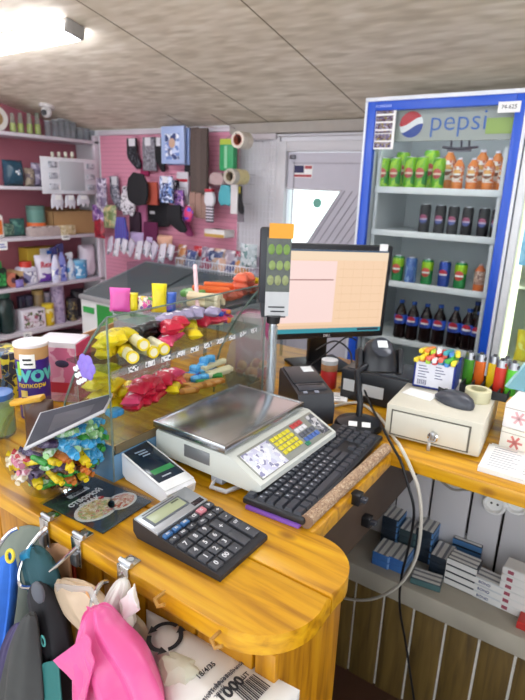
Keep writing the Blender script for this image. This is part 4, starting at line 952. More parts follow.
# row of folded white-striped socks on a rail left of the basket
pl = yat(112, 262, 2.93); pe = yat(172, 262, 2.93)
rail = thing('sock_rail', 'thin wire rail with folded pale socks left of the basket', 'rail', (0, 0, 0)); zr = yat(140, 248, 2.93).z
b = MB(); b.cyl((pl.x-.02, 2.93, zr), (pe.x+.03, 2.93, zr), .004, n=8); b.cyl((pl.x, 2.93, zr), (pl.x, YB-.02, zr), .004, n=8); b.cyl((pe.x, 2.93, zr), (pe.x, YB-.02, zr), .004, n=8); b.build('rail_wires', WIRE, rail)
for k in range(9):
    x = pl.x+(pe.x-pl.x)*k/8; h = .10+.02*math.sin(k*2.1)
    t = thing('folded_sock', '%s from the left of the folded pale socks on the wire rail' % ORD[k], 'sock', (x, 2.925, zr+.03), rot=(R_(-12), R_(((k*53) % 40)-14), R_(-25)), group='folded pale socks on the wire rail')
    b = MB(); puff(b, [(-.044, .02), (.04, .03), (.05, -h*.4), (.046, -h), (.0, -h*.92), (-.048, -h*1.05), (-.05, -h*.5)], .022); b.build('fabric', mat('d8d4de' if k % 3 else 'c4bccc', .8, 0, .12, 40), t)
    b = MB(); b.box(-.016, .018, -.014, -.011, -h*.9, -h*.5); b.build('paper_tag', speck(['f0f0f0', 'e4e4e8', '6a6a80'], 60, .6), t)
for k, px in enumerate((135, 150, 163)):
    p = yat(px, 247, 3.0); t = pouch('folded_shirt', ('lilac', 'pale lilac', 'peach')[k]+' folded garment lying above the pale socks', 'garment', .16, .10, .06, mat(('b8a4cc', 'c4b4d8', 'd8a890')[k], .8), seed=k+60); t.location = (p.x, 3.02, zr+.006)
# ---------------------------------------------------------------- chest freezer
fz = .87; FRW = mat('d6d8d8', .4, 0, .04, 8)
a = zat(80, 294, fz)
fx0, fy0 = a.x, a.y; fx1, fy1 = fx0+1.05, fy0+.62
t = thing('chest_freezer', 'white chest freezer with a green front and glass top below the socks', 'freezer', (0, 0, 0))
b = MB(); b.box(fx0, fx1, fy0, fy1, .06, fz-.03, .01); b.build('cabinet', FRW, t)
b = MB(); b.box(fx0+.17, fx1-.02, fy0-.006, fy0, .2, fz-.045, .002); b.build('green_front', mat('2a8a3c', .4, 0, .06, 5), t)
b = MB(); b.box(fx0-.006, fx1+.006, fy0-.01, fy1+.006, fz-.03, fz, .006); b.build('rim', mat('a9acae', .35, .3), t)
ub = xat(117, 266, fx0+.03); zb_ = max(fz+.08, min(fz+.2, ub.z))
LIDM = clear('8a9094', .3, .06, .45)
b = MB(); b.hexa([(fx0+.02, fy0+.01, fz), (fx0+.52, fy0+.01, fz), (fx0+.52, fy1-.02, fz), (fx0+.02, fy1-.02, fz)], [(fx0+.02, fy0+.02, fz+.012), (fx0+.52, fy0+.02, fz+.012), (fx0+.52, fy1-.03, zb_), (fx0+.02, fy1-.03, zb_)]); b.build('glass_lid', LIDM, t)
b = MB(); b.hexa([(fx0+.53, fy0+.01, fz), (fx1-.02, fy0+.01, fz), (fx1-.02, fy1-.02, fz), (fx0+.53, fy1-.02, fz)], [(fx0+.53, fy0+.02, fz+.008), (fx1-.02, fy0+.02, fz+.008), (fx1-.02, fy1-.03, zb_-.01), (fx0+.53, fy1-.03, zb_-.01)]); b.build('glass_lid', LIDM, t)
b = MB(); b.tube([(fx0+.02, fy0+.02, fz+.014), (fx0+.02, fy1-.03, zb_), (fx1-.02, fy1-.03, zb_)], .009, 8); b.build('lid_rail', mat('8f9498', .35, .4), t)
b = MB(); b.box(fx0+.035, fx0+.14, fy0-.009, fy0-.001, fz-.115, fz-.075); b.build('green_badge', mat('2f9a4a', .5), t)
for x in (fx0+.08, fx1-.08):
    b = MB(); b.box(x-.03, x+.03, fy0+.04, fy1-.04, 0, .06); b.build('foot', BLACK, t)
# ================================================================ GLASS CANDY CASE
cx1, cy0 = -.815, .664      # seller side, near end
cy1 = 1.20
prof = [(cx1, 1.0)]+[(cx1, 1.352)]+[(-.835, 1.335), (-.865, 1.30), (-.90, 1.255), (-.935, 1.20), (-.965, 1.145), (-.985, 1.085), (-.99, 1.04), (-.99, 1.0)]
t = thing('candy_case', 'curved glass candy case standing on the counter beside the scale', 'display case', (0, 0, CZ)); case = t
def rel(z): return z-CZ
CG = clear('f2f7f4', .14)
for y in (cy0, cy1-.005):
    b = MB(); b.prism([(x, rel(z)) for x, z in prof], y, y+.005, 'Y'); b.build('end_panel', CG, t)
b = MB()
for i in range(1, len(prof)-1):
    (xa, za), (xb, zb_) = prof[i], prof[i+1]
    b._add([(xa, cy0+.006, rel(za)), (xb, cy0+.006, rel(zb_)), (xb, cy1-.006, rel(zb_)), (xa, cy1-.006, rel(za))], [(0, 1, 2, 3)])
b.build('curved_front', CG, t)
EDGE = clear('b4c2bc', .3, .1, .3)
b = MB()
for y in (cy0+.0025, cy1-.0025): b.tube([(x, y, rel(z)) for x, z in prof[1:]], .0028, 6)
b.tube([(cx1, cy0, 0), (cx1, cy0, rel(1.352))], .002, 6); b.tube([(cx1, cy1, 0), (cx1, cy1, rel(1.352))], .0028, 6); b.tube([(cx1, cy0, rel(1.352)), (cx1, cy1, rel(1.352))], .002, 6)
b.build('glass_edges', EDGE, t)
UZ, LZ = 1.238, 1.085
for z in (UZ, LZ):
    b = MB(); b.box(-.96 if z == UZ else -.985, cx1-.004, cy0+.008, cy1-.008, rel(z)-.005, rel(z)); b.build('glass_shelf', clear('dfe9e4', .16), t)
b = MB(); b.box(cx1-.004, cx1-.001, cy0+.008, cy1-.008, rel(UZ)-.012, rel(UZ)+.002); b.build('price_rail', clear('eef2f4', .2, .1, .12), t)
yy = cy0+.05
while yy < cy1-.05:
    b = MB(); b.box(cx1-.001, cx1+.0005, yy, yy+.026, rel(UZ)-.011, rel(UZ)+.001); yy += .047
    b.build('price_tag', speck(['e8e8ea', 'f0f0f0', '2a2a30', 'dcdce0'], 150, .6), t)
b = MB(); b.box(-.988, cx1-.001, cy0-.002, cy0, 0, .082); b.box(cx1-.001, cx1+.001, cy0, cy0+.16, 0, .06); b.build('blue_base_panel', mat('5d84a4', .25, 0, .1, 10), t)
b = MB(); b.box(cx1-.006, cx1-.003, cy0+.01, cy1-.01, .0, .078); b.build('lower_panel', clear('a89a7c', .2, .1, .35), t)
# sticker with a violet flower and white squiggles on the near end
q = yat(84, 371, cy0)
st = bpy.data.objects.new('flower_sticker', None); b = MB()
for k in range(6):
    a = k*PI/3; b.sph((q.x+.016*math.cos(a)+.012, cy0-.003, rel(q.z)+.016*math.sin(a)+.012), (.013, .003, .013), 10)
b.sph((q.x+.012, cy0-.004, rel(q.z)+.012), (.012, .003, .012), 10); b.build('flower_sticker', mat('8a74d0', .5), t)
b = MB()
for k in range(3):
    for j in range(3): b.sph((q.x-.024+.010*j+.004*k, cy0-.003, rel(q.z)+.0-.014*k+.006*j), (.008, .0025, .0055), 8)
b.build('white_squiggles', mat('eef0f4', .5), t)
# ---- sweets
def sweet(name, cat, kind, w, h, d, m, m2=None):
    """one wrapped sweet lying on its back, origin at its underside"""
    t = thing(name, '', cat); b = MB()
    if kind == 'pouch':
        b.M = Matrix.Rotation(PI/2, 4, 'X') @ Matrix.Translation((0, d/2, -h/2)); b.M = Matrix.Translation((0, 0, d/2)) @ Matrix.Rotation(-PI/2, 4, 'X') @ Matrix.Translation((0, 0, -h/2)); b.pillow(w, h, d); b.build('wrapper', m, t)
        if m2: b = MB(); b.M = Matrix.Translation((0, 0, d/2)) @ Matrix.Rotation(-PI/2, 4, 'X') @ Matrix.Translation((0, 0, -h/2)); b.pillow(w*.7, h*.4, d*1.08, c=(0, 0, h*.3), crimp=0); b.build('print', m2, t)
    elif kind == 'tube':
        b.M = Matrix.Translation((0, 0, w/2)) @ Matrix.Rotation(PI/2, 4, 'Y'); b.lathe([(w*.42, -h/2), (w*.5, -h/2+.004), (w*.5, h/2-.004), (w*.42, h/2)], 16); b.build('tube', m, t)
        b = MB(); b.M = Matrix.Translation((0, 0, w/2)) @ Matrix.Rotation(PI/2, 4, 'Y'); b.lathe([(w*.36, h/2-.012), (w*.36, h/2+.0005), (w*.52, h/2+.0005), (w*.52, h/2-.008)], 16); b.build('cap_ring', m2 or m, t)
    elif kind == 'bar':
        b.box(-h/2, h/2, -w/2, w/2, 0, d, d*.3, 2); b.build('bar', m, t)
        if m2: b = MB(); b.box(-h*.3, h*.3, -w*.52, w*.52, d*.12, d*1.03, d*.2, 1); b.build('print', m2, t)
    elif kind == 'twist':
        b.M = Matrix.Translation((0, 0, d/2)); b.sph((0, 0, 0), (h*.36, w/2, d/2), 12); b.build('wrapped_sweet', m, t)
        b = MB(); b.M = Matrix.Translation((0, 0, d/2))
        for s in (-1, 1): b.cyl((s*h*.3, 0, 0), (s*h*.56, 0, 0), w*.10, w*.42, 8)
        b.build('twisted_ends', m2 or m, t)
    return t
SW = {}
def candy(key, px, py, z, rz, lab, group=None, tilt=(0, 0), X=None, dz=0):
    p = xat(px, py, X) if X is not None else zat(px, py, z)
    zz = z if X is None else z
    return dup(SW[key], (p.x, p.y, z+dz+.001), label=lab, group=group, rot=(tilt[0], tilt[1], rz))
YEL = mat('e8cf1c', .3, 0, .08); YW = mat('f0ecd8', .4); RED_ = mat('c8283c', .3, 0, .15, 30)
SW['ybag'] = sweet('sweet_bag', 'sweets', 'pouch', .036, .066, .024, YEL, mat('b8a020', .4))
SW['ytube'] = sweet('sweet_tube', 'sweets', 'tube', .026, .07, 0, mat('e8e2c4', .35), YEL)
SW['black'] = sweet('sweet_bag', 'sweets', 'pouch', .036, .06, .02, mat('18181c', .3), speck(['e8e8ea', '1c1c20', 'a8a8ac'], 60, .4))
SW['red'] = sweet('sweet_bag', 'sweets', 'pouch', .044, .062, .024, mat('c4203e', .28, 0, .15, 30), speck(['e89aa8', 'f0e0e4', 'c83050'], 50, .35))
SW['pinkbag'] = sweet('sweet_bag', 'sweets', 'pouch', .044, .062, .024, mat('d4426e', .28, 0, .15, 30), mat('f0dce2', .4))
SW['blue'] = sweet('sweet_bar', 'sweets', 'bar', .020, .03, .016, mat('4aa0dc', .3), mat('6fb8ea', .3))
SW['dkblue'] = sweet('sweet_bar', 'sweets', 'bar', .022, .05, .012, mat('2a50b0', .3), None)
SW['cream'] = sweet('sweet_bar', 'sweets', 'bar', .016, .09, .014, mat('d8cfae', .45), None)
SW['amber'] = sweet('sweet_bar', 'sweets', 'bar', .02, .06, .012, mat('a86a24', .35), mat('c89048', .35))
SW['greenbar'] = sweet('sweet_bar', 'sweets', 'bar', .02, .06, .012, mat('2f8a3c', .35), None)
SW['purple'] = sweet('sweet_bar', 'sweets', 'bar', .02, .06, .014, speck(['7a3aa0', 'e07a30', 'c83a6a'], 40, .3), None)
SW['white'] = sweet('sweet_bar', 'sweets', 'twist', .016, .03, .014, mat('ece8e4', .35), None)
SW['coral'] = sweet('sweet_bag', 'sweets', 'pouch', .05, .06, .03, mat('e06a4e', .3, 0, .12, 30), mat('f0a890', .4))
SW['ydot'] = sweet('sweet_egg', 'sweets', 'twist', .03, .03, .024, YEL)
U = UZ+.0005; L_ = LZ+.0005
rd = random.Random(11)
def put(key, lst, z, lab, group, base=0, spread=.5):
    for k, v in enumerate(lst):
        px, py = v[:2]; dz = v[2] if len(v) > 2 else 0
        p = zat(px, py, z+.012+dz); x = max(-.96 if z > 1.2 else -.965, min(cx1-.04, p.x)); y = max(cy0+.045, min(cy1-.05, p.y))
        if z > 1.2: x = max(x, -.93)
        o = dup(SW[key], (x, y, z+.001+dz), label=lab if isinstance(lab, str) else lab[k], group=group, rot=(rd.uniform(-.12, .12), rd.uniform(-.1, .1), base+rd.uniform(-spread, spread)))
# upper shelf
put('ybag', [(104, 352), (112, 349), (119, 346), (109, 343, .02), (117, 340, .02), (125, 351), (112, 336, .035), (121, 334, .035)], U, 'yellow sweet bag in the pile at the near end of the upper case shelf', 'yellow sweet bags on the upper shelf', .4)
put('ytube', [(132, 356), (146, 350), (157, 346), (138, 342, .02)], U, ['yellow ringed tube nearest the price rail', 'yellow ringed tube in the middle of three on the rail', 'yellow ringed tube furthest along the rail', 'yellow ringed tube lying on top of the others'], 'yellow ringed tubes', -.3, .15)
put('black', [(131, 337), (139, 334), (147, 331), (155, 329), (137, 329, .022), (146, 326, .022), (153, 323, .022), (161, 327)], U, 'black sweet bag with white print on the upper case shelf', 'black sweet bags on the upper shelf', .2)
put('black', [(135, 331, .03), (145, 328, .03), (153, 325, .03), (161, 322, .02), (130, 334, .018), (142, 333, .018), (150, 330, .018), (158, 327, .018)], U, 'black sweet bag on top of the black pile on the upper shelf', 'black sweet bags on top of the pile', .3)
put('red', [(168, 330, .02), (172, 326, .03), (180, 322, .03)], U, 'dark red bag behind the plump yellow bags', 'dark red bags behind the yellow ones', .6)
put('ybag', [(177, 327, .02), (193, 334)], U, ['plump yellow bag behind on the upper shelf', 'plump yellow bag in front at the price rail'], 'plump yellow bags', 1.2)
put('ybag', [(186, 324)], U, 'plump yellow bag squeezed between the other two', 'plump yellow bags', .8)
put('pinkbag', [(166, 341), (171, 337)], U, 'pink bag between the black bags and the yellow bag', 'pink bags on the upper shelf', .5)
put('red', [(187, 318), (196, 315), (203, 318)], U, 'dark red bag in the middle of the upper shelf', 'dark red bags on the upper shelf', .5)
put('dkblue', [(205, 314), (199, 310)], U, 'dark blue bar on the upper shelf', 'dark blue bars on the upper shelf', .6)
put('purple', [(214, 310), (221, 307), (229, 305), (218, 313), (226, 310)], U, 'purple and orange bar at the far end of the upper shelf', 'purple and orange bars', .4)
put('purple', [(212, 308, .02), (220, 304, .02), (228, 301, .02), (234, 305)], U, 'purple and orange bar on top at the far end', 'purple and orange bars on top', .4)
put('dkblue', [(206, 310, .02), (236, 302, .02)], U, 'dark blue bar on top at the far end', 'dark blue bars on top', .6)
put('pinkbag', [(228, 313), (234, 310)], U, 'pink bag at the rail of the far end', 'pink bags at the far end', .4)
put('cream', [(208, 321), (216, 318), (222, 316)], U, 'pale bar at the rail on the far half of the upper shelf', 'pale bars on the upper shelf', 1.3, .1)
put('amber', [(236, 313), (240, 310)], U, 'amber bar at the far end of the upper shelf', 'amber bars on the upper shelf', 1.0)
SW['lilac'] = sweet('sweet_bag', 'sweets', 'pouch', .045, .06, .024, mat('a79cc0', .25, 0, .2, 40), speck(['c8c0d8', '7a7090', 'e0dce8'], 40, .3))
put('lilac', [(150, 316, .03), (160, 313, .03), (170, 311, .03), (178, 309, .03), (186, 307, .02), (166, 318, .03)], U, 'lilac bag at the back of the upper case shelf', 'lilac bags on the upper shelf', .4)
put('ybag', [(108, 345, .045), (116, 341, .045), (123, 338, .045)], U, 'yellow sweet bag on top of the near pile', 'yellow sweet bags on top of the pile', .5)
# lower shelf
put('ybag', [(110, 398), (118, 395), (113, 404), (121, 401, .0), (116, 390, .02), (122, 386, .02)], L_, 'yellow sweet bag at the near end of the lower case shelf', 'yellow sweet bags on the lower shelf', .9)
put('ybag', [(97, 384, .06), (104, 378, .07), (110, 384, .045), (93, 392, .03), (101, 392, .03), (99, 372, .09), (107, 371, .09)], L_, 'yellow sweet bag heaped behind the flower sticker', 'yellow sweet bags behind the sticker', .6)
put('blue', [(111, 412), (117, 410)], L_, 'light blue bar at the near corner of the lower shelf', 'light blue bars at the near corner', .3)
put('pinkbag', [(134, 396), (143, 391), (151, 387), (139, 385, .02), (148, 381, .02), (157, 381)], L_, 'pink bag with a pale print on the lower case shelf', 'pink bags on the lower shelf', .6)
put('red', [(129, 401), (136, 404), (144, 400), (153, 396), (161, 390), (132, 390, .02), (128, 385, .02), (160, 376, .02), (168, 384), (174, 380), (166, 375, .02)], L_, 'crimson bag with a pale print on the lower case shelf', 'crimson bags on the lower shelf', .6)
put('white', [(160, 369, .035), (162, 374, .03)], L_, 'white twist-wrapped sweet on top of the crimson bags', 'white wrapped sweets')
put('ybag', [(173, 388)], L_, 'yellow bag at the rail end of the crimson bags', None, .3)
put('amber', [(178, 380), (183, 376), (187, 383), (176, 370)], L_, 'amber bar between the crimson bags and the blue bars', 'amber bars on the lower shelf', .9)
put('dkblue', [(172, 368), (178, 364), (184, 361)], L_, 'dark blue bar on the lower shelf', 'dark blue bars on the lower shelf', .5)
put('red', [(138, 394, .022), (147, 390, .022), (156, 385, .022), (150, 383, .042), (142, 387, .042), (165, 379, .022)], L_, 'crimson bag on top of the lower pile', 'crimson bags on top of the lower pile', .6)
put('pinkbag', [(133, 399, .02), (172, 374, .022)], L_, 'pink bag on top of the lower pile', 'pink bags on top of the lower pile', .6)
put('amber', [(205, 383), (214, 380), (196, 385), (188, 389)], L_, 'amber bar along the rail of the lower shelf', 'amber bars along the lower rail', 1.2, .1)
put('blue', [(193, 373), (201, 371), (208, 368), (190, 366, .016), (198, 363, .016), (206, 360, .016), (193, 356, .03), (201, 354, .03), (196, 378), (204, 376)], L_, 'light blue bar in the pile on the lower shelf', 'light blue bars on the lower shelf', .7)
put('greenbar', [(212, 374), (207, 380)], L_, 'green bar beside the light blue pile', 'green bars on the lower shelf', 1.0)
put('cream', [(218, 372), (226, 368), (232, 364), (222, 360, .015), (229, 357, .015)], L_, 'pale bar at the far end of the lower shelf', 'pale bars on the lower shelf', 1.4, .1)
put('coral', [(140, 377, .0), (150, 372, .0)], L_, 'coral bag deep at the back of the lower shelf', 'coral bags on the lower shelf', .6)
# ---- acrylic riser behind the case with more sweets
RZ = 1.245
t = thing('acrylic_riser', 'clear plastic display riser behind the candy case', 'display stand', (0, 0, CZ))
ry0, ry1, rx0, rx1 = 1.20, 1.66, -1.36, -1.03
b = MB(); b.box(rx0, rx1, ry0, ry1, RZ-CZ-.006, RZ-CZ, .002); b.build('top_sheet', clear('eef2f2', .12, .05, .06), t)
for x in (rx0+.01, rx1-.015):
    for y in (ry0+.01, ry1-.015): b = MB(); b.box(x, x+.008, y, y+.008, 0, RZ-CZ-.006); b.build('leg', clear('dfe8ea', .3), t)
b = MB()
hz = [(rx1-.02, 1.405), (rx1-.12, 1.43), (rx0+.02, 1.45)]
b.prism([(rx1, RZ-CZ+.0), (rx1+.003, RZ-CZ+.0), (rx1+.003, RZ-CZ+.045), (rx1, RZ-CZ+.045)], ry0, ry1, 'Y'); b.build('guard_sheet', clear('eef2f4', .22), t); b = MB(); b.prism([(rx0, RZ-CZ), (rx0+.003, RZ-CZ), (rx0+.003, RZ-CZ+.11), (rx0, RZ-CZ+.11)], ry0, ry1, 'Y'); b.build('guard_sheet', clear('eef2f4', .22), t)
def onriser(key, lst, lab, group, base=0, spread=.4):
    for k, v in enumerate(lst):
        dz = v[2] if len(v) > 2 else 0; p = zat(v[0], v[1], RZ+.012+dz)
        x = min(rx1-.04, max(rx0+.04, p.x)); y = min(ry1-.04, max(ry0+.04, p.y))
        dup(SW[key], (x, y, RZ+.001+dz), label=lab if isinstance(lab, str) else lab[k], group=group, rot=(rd.uniform(-.1, .1), rd.uniform(-.1, .1), base+rd.uniform(-spread, spread)))
SW['roll'] = sweet('wafer_roll', 'sweets', 'tube', .02, .10, 0, mat('d8c8a4', .5), mat('e8dcc0', .5))
onriser('roll', [(184, 313), (190, 311), (196, 309), (202, 307), (209, 305), (216, 303), (187, 306, .02), (194, 304, .02), (201, 301, .02), (208, 299, .02), (213, 297, .02)], 'cream wafer roll in the bundle on the clear riser', 'cream wafer rolls', .35, .12)
onriser('coral', [(222, 300), (229, 297), (236, 295), (243, 292), (250, 290), (240, 286, .028), (248, 283, .028), (255, 286, .0), (252, 279, .05), (245, 280, .05)], 'coral sweet bag heaped at the far end of the riser', 'coral sweet bags on the riser', .5)
SW['orange'] = sweet('sweet_bar', 'sweets', 'bar', .03, .12, .018, mat('e0662a', .35), None)
onriser('orange', [(211, 289, .03), (222, 285, .03)], 'long orange bar lying behind the cream rolls', 'long orange bars', .8, .1)
SW['greenpack'] = sweet('sweet_bar', 'sweets', 'bar', .04, .08, .02, mat('6aa85a', .4), mat('a8cc98', .4))
onriser('greenpack', [(194, 292, .02)], 'green pack lying behind the cream rolls', None, .6)
# lollipop packs over the white handled tub
tp = thing('plastic_tub', 'clear tub with a white curved handle behind the case', 'tub', (0, 0, 0))
p = zat(140, 318, RZ); p.x = max(p.x, -1.35)
pc_ = Vector((rx0-.10, 1.03, CZ))
pc_ = Vector((slot(143, 1.095, RZ), 1.095, CZ+.001))
b = MB(); b.lathe([(.05, 0), (.075, .0), (.088, .235), (.092, .24), (.086, .24), (.072, .004), (.0, .004)], 26, pc_); b.build('tub_body', clear('eceef4', .2, .08, .15), tp)
ha = zat(117, 306, 1.315); he = zat(166, 307, 1.315)
b = MB(); hd_ = (pc_-EYE).dot(CF); ha = dat(115, 307, hd_-.02); he = dat(166, 307, hd_-.02)
b.tube([ha+(he-ha)*u+Vector((0, 0, .016*math.sin(PI*u))) for u in [i/12 for i in range(13)]], .006, 8); b.build('handle', mat('e6e6f0', .35), tp)
lp = [('pink', 'd858a8', 126, 306, .062, .07), ('yellow', 'e8d81c', 137, 306, .026, .055), ('multicoloured', None, 147, 304, .06, .045), ('bright yellow', 'ead81a', 160, 303, .045, .085), ('blue', '2f5ab8', 168, 302, .03, .06)]
for k, (wn, c, px, py, w, h) in enumerate(lp):
    p = zat(px, py, 1.31); t = pouch('lollipop_pack', wn+' lollipop pack above the white handle behind the case', 'sweets', w, h, .022, mat(c, .35, 0, .1) if c else speck(['3f8a3c', 'd84a9a', 'e8e0d0', '6a4a8a', 'e8c83a'], 50, .35), seed=k+3); t.location = (pc_.x+(-.055, -.03, .0, .035, .06)[k]*1.0, pc_.y+(-.04, -.01, .015, .03, .055)[k], CZ+.235); t.rotation_euler = (R_(-8), 0, R_(32))
# pink straw leaning behind
a = zat(177, 312, RZ+.001); a.x = min(a.x, rx1-.02); a.y = max(a.y, ry0+.02); e_ = dat(195, 267, (a-EYE).dot(CF)+.06)
t = thing('straw', 'long pale pink straw leaning behind the candy case', 'straw', a); d_ = e_-a
b = MB(); b.cyl((0, 0, 0), d_*.92, .0065, n=12); b.build('straw_tube', mat('e6c4cc', .4), t)
b = MB(); b.cyl(d_*.92, d_*1.04, .0068, n=12); b.build('bend', mat('eed4da', .4), t)
# clear bags with small goods beyond the far end
for k, (px, py, h, w, cols, lab) in enumerate(((256, 378, .19, .17, ['c8b4ac', 'b09a94', 'd8d0cc', 'a8664a'], 'clear bag of small orange goods between the case and the scale display'), (250, 322, .12, .16, ['c87090', 'a84a6a', 'd8a8b8'], 'magenta pack behind the far end of the candy case'))):
    p = zat(px, py, CZ) if k == 0 else None
    x, y = (-.93, 1.30) if k == 0 else (yat(256, 320, 1.42).x, 1.42)
    t = thing('goods_bag', lab, 'bag', (x, y, CZ+.001))
    if k == 0:
        b = MB(); b.loft([(0, 0, 0, .07, .055), (0, 0, .05, .085, .065), (0, 0, .13, .07, .05), (.01, 0, .19, .03, .02), (.01, 0, .23, .045, .03)], 24, .06, 5, 3); b.build('clear_bag', clear('e8e4e6', .35, .08, .22), t)
        b = MB()
        for j in range(12): b.sph((rd.uniform(-.045, .045), rd.uniform(-.035, .035), .018+.02*(j % 4)), .016, 10)
        b.build('contents', speck(['b8763a', 'c89a6a', 'a8503a', 'd8c8b8'], 30, .5), t)
    else:
        b = MB(); b.box(-.055, .055, -.04, .04, 0, .21, .008); b.build('pack', speck(['a84a78', 'b85a88', 'c890a8'], 18, .35), t)
        b = MB(); b.box(-.05, .05, -.042, -.04, .13, .20); b.build('printed_front', mat('c8c0c4', .4), t)
p = zat(261, 287, RZ+.06); t = dup(SW['ydot'], (rx1-.06, ry1-.12, RZ+.031), 0, 'small yellow sweet on the coral bags beside the scale display')
# ================================================================ FISHBOWL OF CANDY
JR = .102; jq = zat(44, 492, CZ); JC = Vector((-.900, .590, CZ))
t = thing('candy_jar', 'round clear jar full of wrapped candy on the counter corner', 'jar', JC)
b = MB(); n = 28
pj = [(0, .002), (.045, .0), (.066, .006)]+[(JR*math.sin(a), .096-JR*math.cos(a)) for a in [R_(v) for v in range(46, 140, 8)]]
b.lathe(pj, n); b.bm.faces.ensure_lookup_table(); bmesh.ops.delete(b.bm, geom=[f for f in b.bm.faces if len(f.verts) > 8], context='FACES_ONLY')
b.build('bowl', clear('f6f8f8', .2, .02), t)
def pl3(px, py, D): return dat(px, py, D)-JC
jd = (JC+Vector((0, 0, .14))-EYE).dot(CF)
LIDP = [(25, 449), (104, 411), (112, 395), (41, 414)]
c4 = [pl3(*LIDP[0], jd-.10), pl3(*LIDP[1], jd-.07), pl3(*LIDP[2], jd+.02), pl3(*LIDP[3], jd-.01)]
nn = (c4[1]-c4[0]).cross(c4[2]-c4[0]).normalized()*.003
b = MB(); b.hexa([c-nn for c in c4], [c+nn for c in c4]); b.build('lid', clear('6a6a74', .12, .3, .55), t)
b = MB(); b.tube(c4+[c4[0]], .0034, 8); b.build('lid_rim', mat('b8b8bc', .35, .1), t)
cols = [('green', '3f9a3c', '2a7a30'), ('yellow', 'e6ca20', 'c8a81a'), ('red', 'b83038', 'd8b8b0'), ('brown', '4a2c1c', '7a5234'), ('blue', '3fa0d4', '8cc4e4'), ('pink', 'd08098', 'f0d4dc'), ('cream', 'dccca8', 'f0e8dc'), ('violet', '3a2c4a', '6a5a7a'), ('orange', 'd47a34', 'b85a24'), ('pale green', '9ac88a', 'd8ecd4')]
JW = {}
for nm, c1, c2 in cols:
    JW[nm] = t0 = thing('wrapped_candy', '', 'candy'); b = MB()
    b.M = Matrix.Translation((0, 0, .0075)); b.box(-.018, .018, -.0095, .0095, -.0065, .0065, .005, 3); b.build('wrapped_sweet', speck([c1, c2, c1, c1], 60, .25), t0)
    for s in (-1, 1):
        b = MB(); b.M = Matrix.Translation((0, 0, .0075)); b.cyl((s*.016, 0, 0), (s*.024, 0, 0), .0035, .006, 8); b.build('twisted_end', mat(c1, .25), t0)
pts = []; rj = random.Random(5); tries = 0
def lidline(x): return 449-(x-25)*38/79
while len(pts) < 130 and tries < 20000:
    tries += 1
    dv = Vector((rj.gauss(0, 1), rj.gauss(0, 1), rj.gauss(0, 1))).normalized()
    if dv.dot(Vector((.80, -.52, .30))) < -.08: continue
    p = Vector((0, 0, .096))+dv*(JR-.017)*rj.uniform(.82, 1)
    if p.z < .016 or p.z > .165: continue
    qx, qy = proj(JC+p)
    if qy < lidline(qx)+4: continue
    if all((p-q).length > .0152 for q in pts): pts.append(p)
for k, p in enumerate(pts):
    qx, qy = proj(JC+p)
    nm = rj.choice(['blue', 'blue', 'green', 'pale green', 'pale green', 'blue'] if qx > 58 and qy < 455 else ['cream', 'pink', 'red', 'cream', 'yellow', 'brown', 'pink', 'violet'] if qx < 30 else ['green', 'yellow', 'brown', 'brown', 'green', 'yellow', 'orange', 'violet', 'pale green'])
    dup(JW[nm], JC+p-Vector((0, 0, .0075)), label='small %s twist-wrapped candy inside the round jar' % nm, group='%s candies in the jar' % nm, rot=(rj.uniform(-.5, .5), rj.uniform(-.5, .5), rj.uniform(-.4, .9) if rj.random() < .7 else rj.uniform(0, PI)))
# chocolate packets behind the jar
a = dat(14, 418, 1.10); 
t = thing('chocolate_packet', 'brown packet with a yellow top rising behind the candy jar', 'packet', (-1.06, .66, CZ+.0), R_(28))
p = dat(24, 408, (Vector((-1.045, .67, 1.1))-EYE).dot(CF))
b = MB(); b.pillow(.075, .125, .03, c=(0, 0, .001)); b.build('bag', mat('4a2a1c', .35, 0, .2), t)
b = MB(); b.M = Matrix.Rotation(R_(-14), 4, 'Y'); b.box(-.034, .045, -.012, .012, .116, .128, .003); b.build('yellow_top', mat('d8a428', .4, 0, .2, 50), t)
# ================================================================ BOXES AND TUBS AT THE LEFT
p = zat(37, 414, CZ); pt = bis(lambda q: proj((p.x, p.y, q))[1]-341, 1.0, 1.5); ph = pt-CZ
t = thing('popcorn_tub', 'tall purple popcorn tub with a white lid at the left edge', 'tub', (p.x, p.y, CZ)); PR = .034*1.12
k_ = (p-EYE).dot(CF)/FPX; PR = 15.6*k_; ph *= 1.0
b = MB(); b.cyl((0, 0, 0), (0, 0, ph*.80), PR*.93, PR*.98, 28); tb_ = b.build('tub_body', mat('3a1f86', .4, 0, .12, 20), t)
b = MB(); b.cyl((0, 0, ph*.80), (0, 0, ph*.97), PR*.985, PR, 28); b.build('kraft_collar', mat('c49a68', .6), t)
b = MB(); b.lathe([(PR*1.02, ph*.955), (PR*1.05, ph*.965), (PR*1.05, ph*.995), (PR*1.0, ph), (PR*.9, ph*.985), (0, ph*.985)], 28); b.build('lid', mat('ece8ee', .4), t)
face = math.atan2(-p.y, -p.x)
def curved(txt, size, z, m, a0, par, nm='lettering', bold=.01):
    me = text_bm(txt, size, 'CENTER', bold)
    for v in me.vertices:
        a = a0+v.co.x/(PR*1.0); r = PR*.985+.001+v.co.z; v.co = (r*math.cos(a), r*math.sin(a), z+v.co.y)
    me.materials.clear(); me.materials.append(m); o = bpy.data.objects.new(nm, me); C.objects.link(o); o.parent = par
curved('wow', .062, ph*.62, mat('5ac0c0', .5), face+.25, tb_, 'big_lettering', .03)
curved('попкорн', .018, ph*.47, mat('e8c83a', .5), face-.15, tb_, 'small_lettering')
b = MB()
for a in range(-8, 3): 
    th = face-.1+a*.075; b.box(-.001, .001, -.003, .003, 0, .001)
b.bm.free()
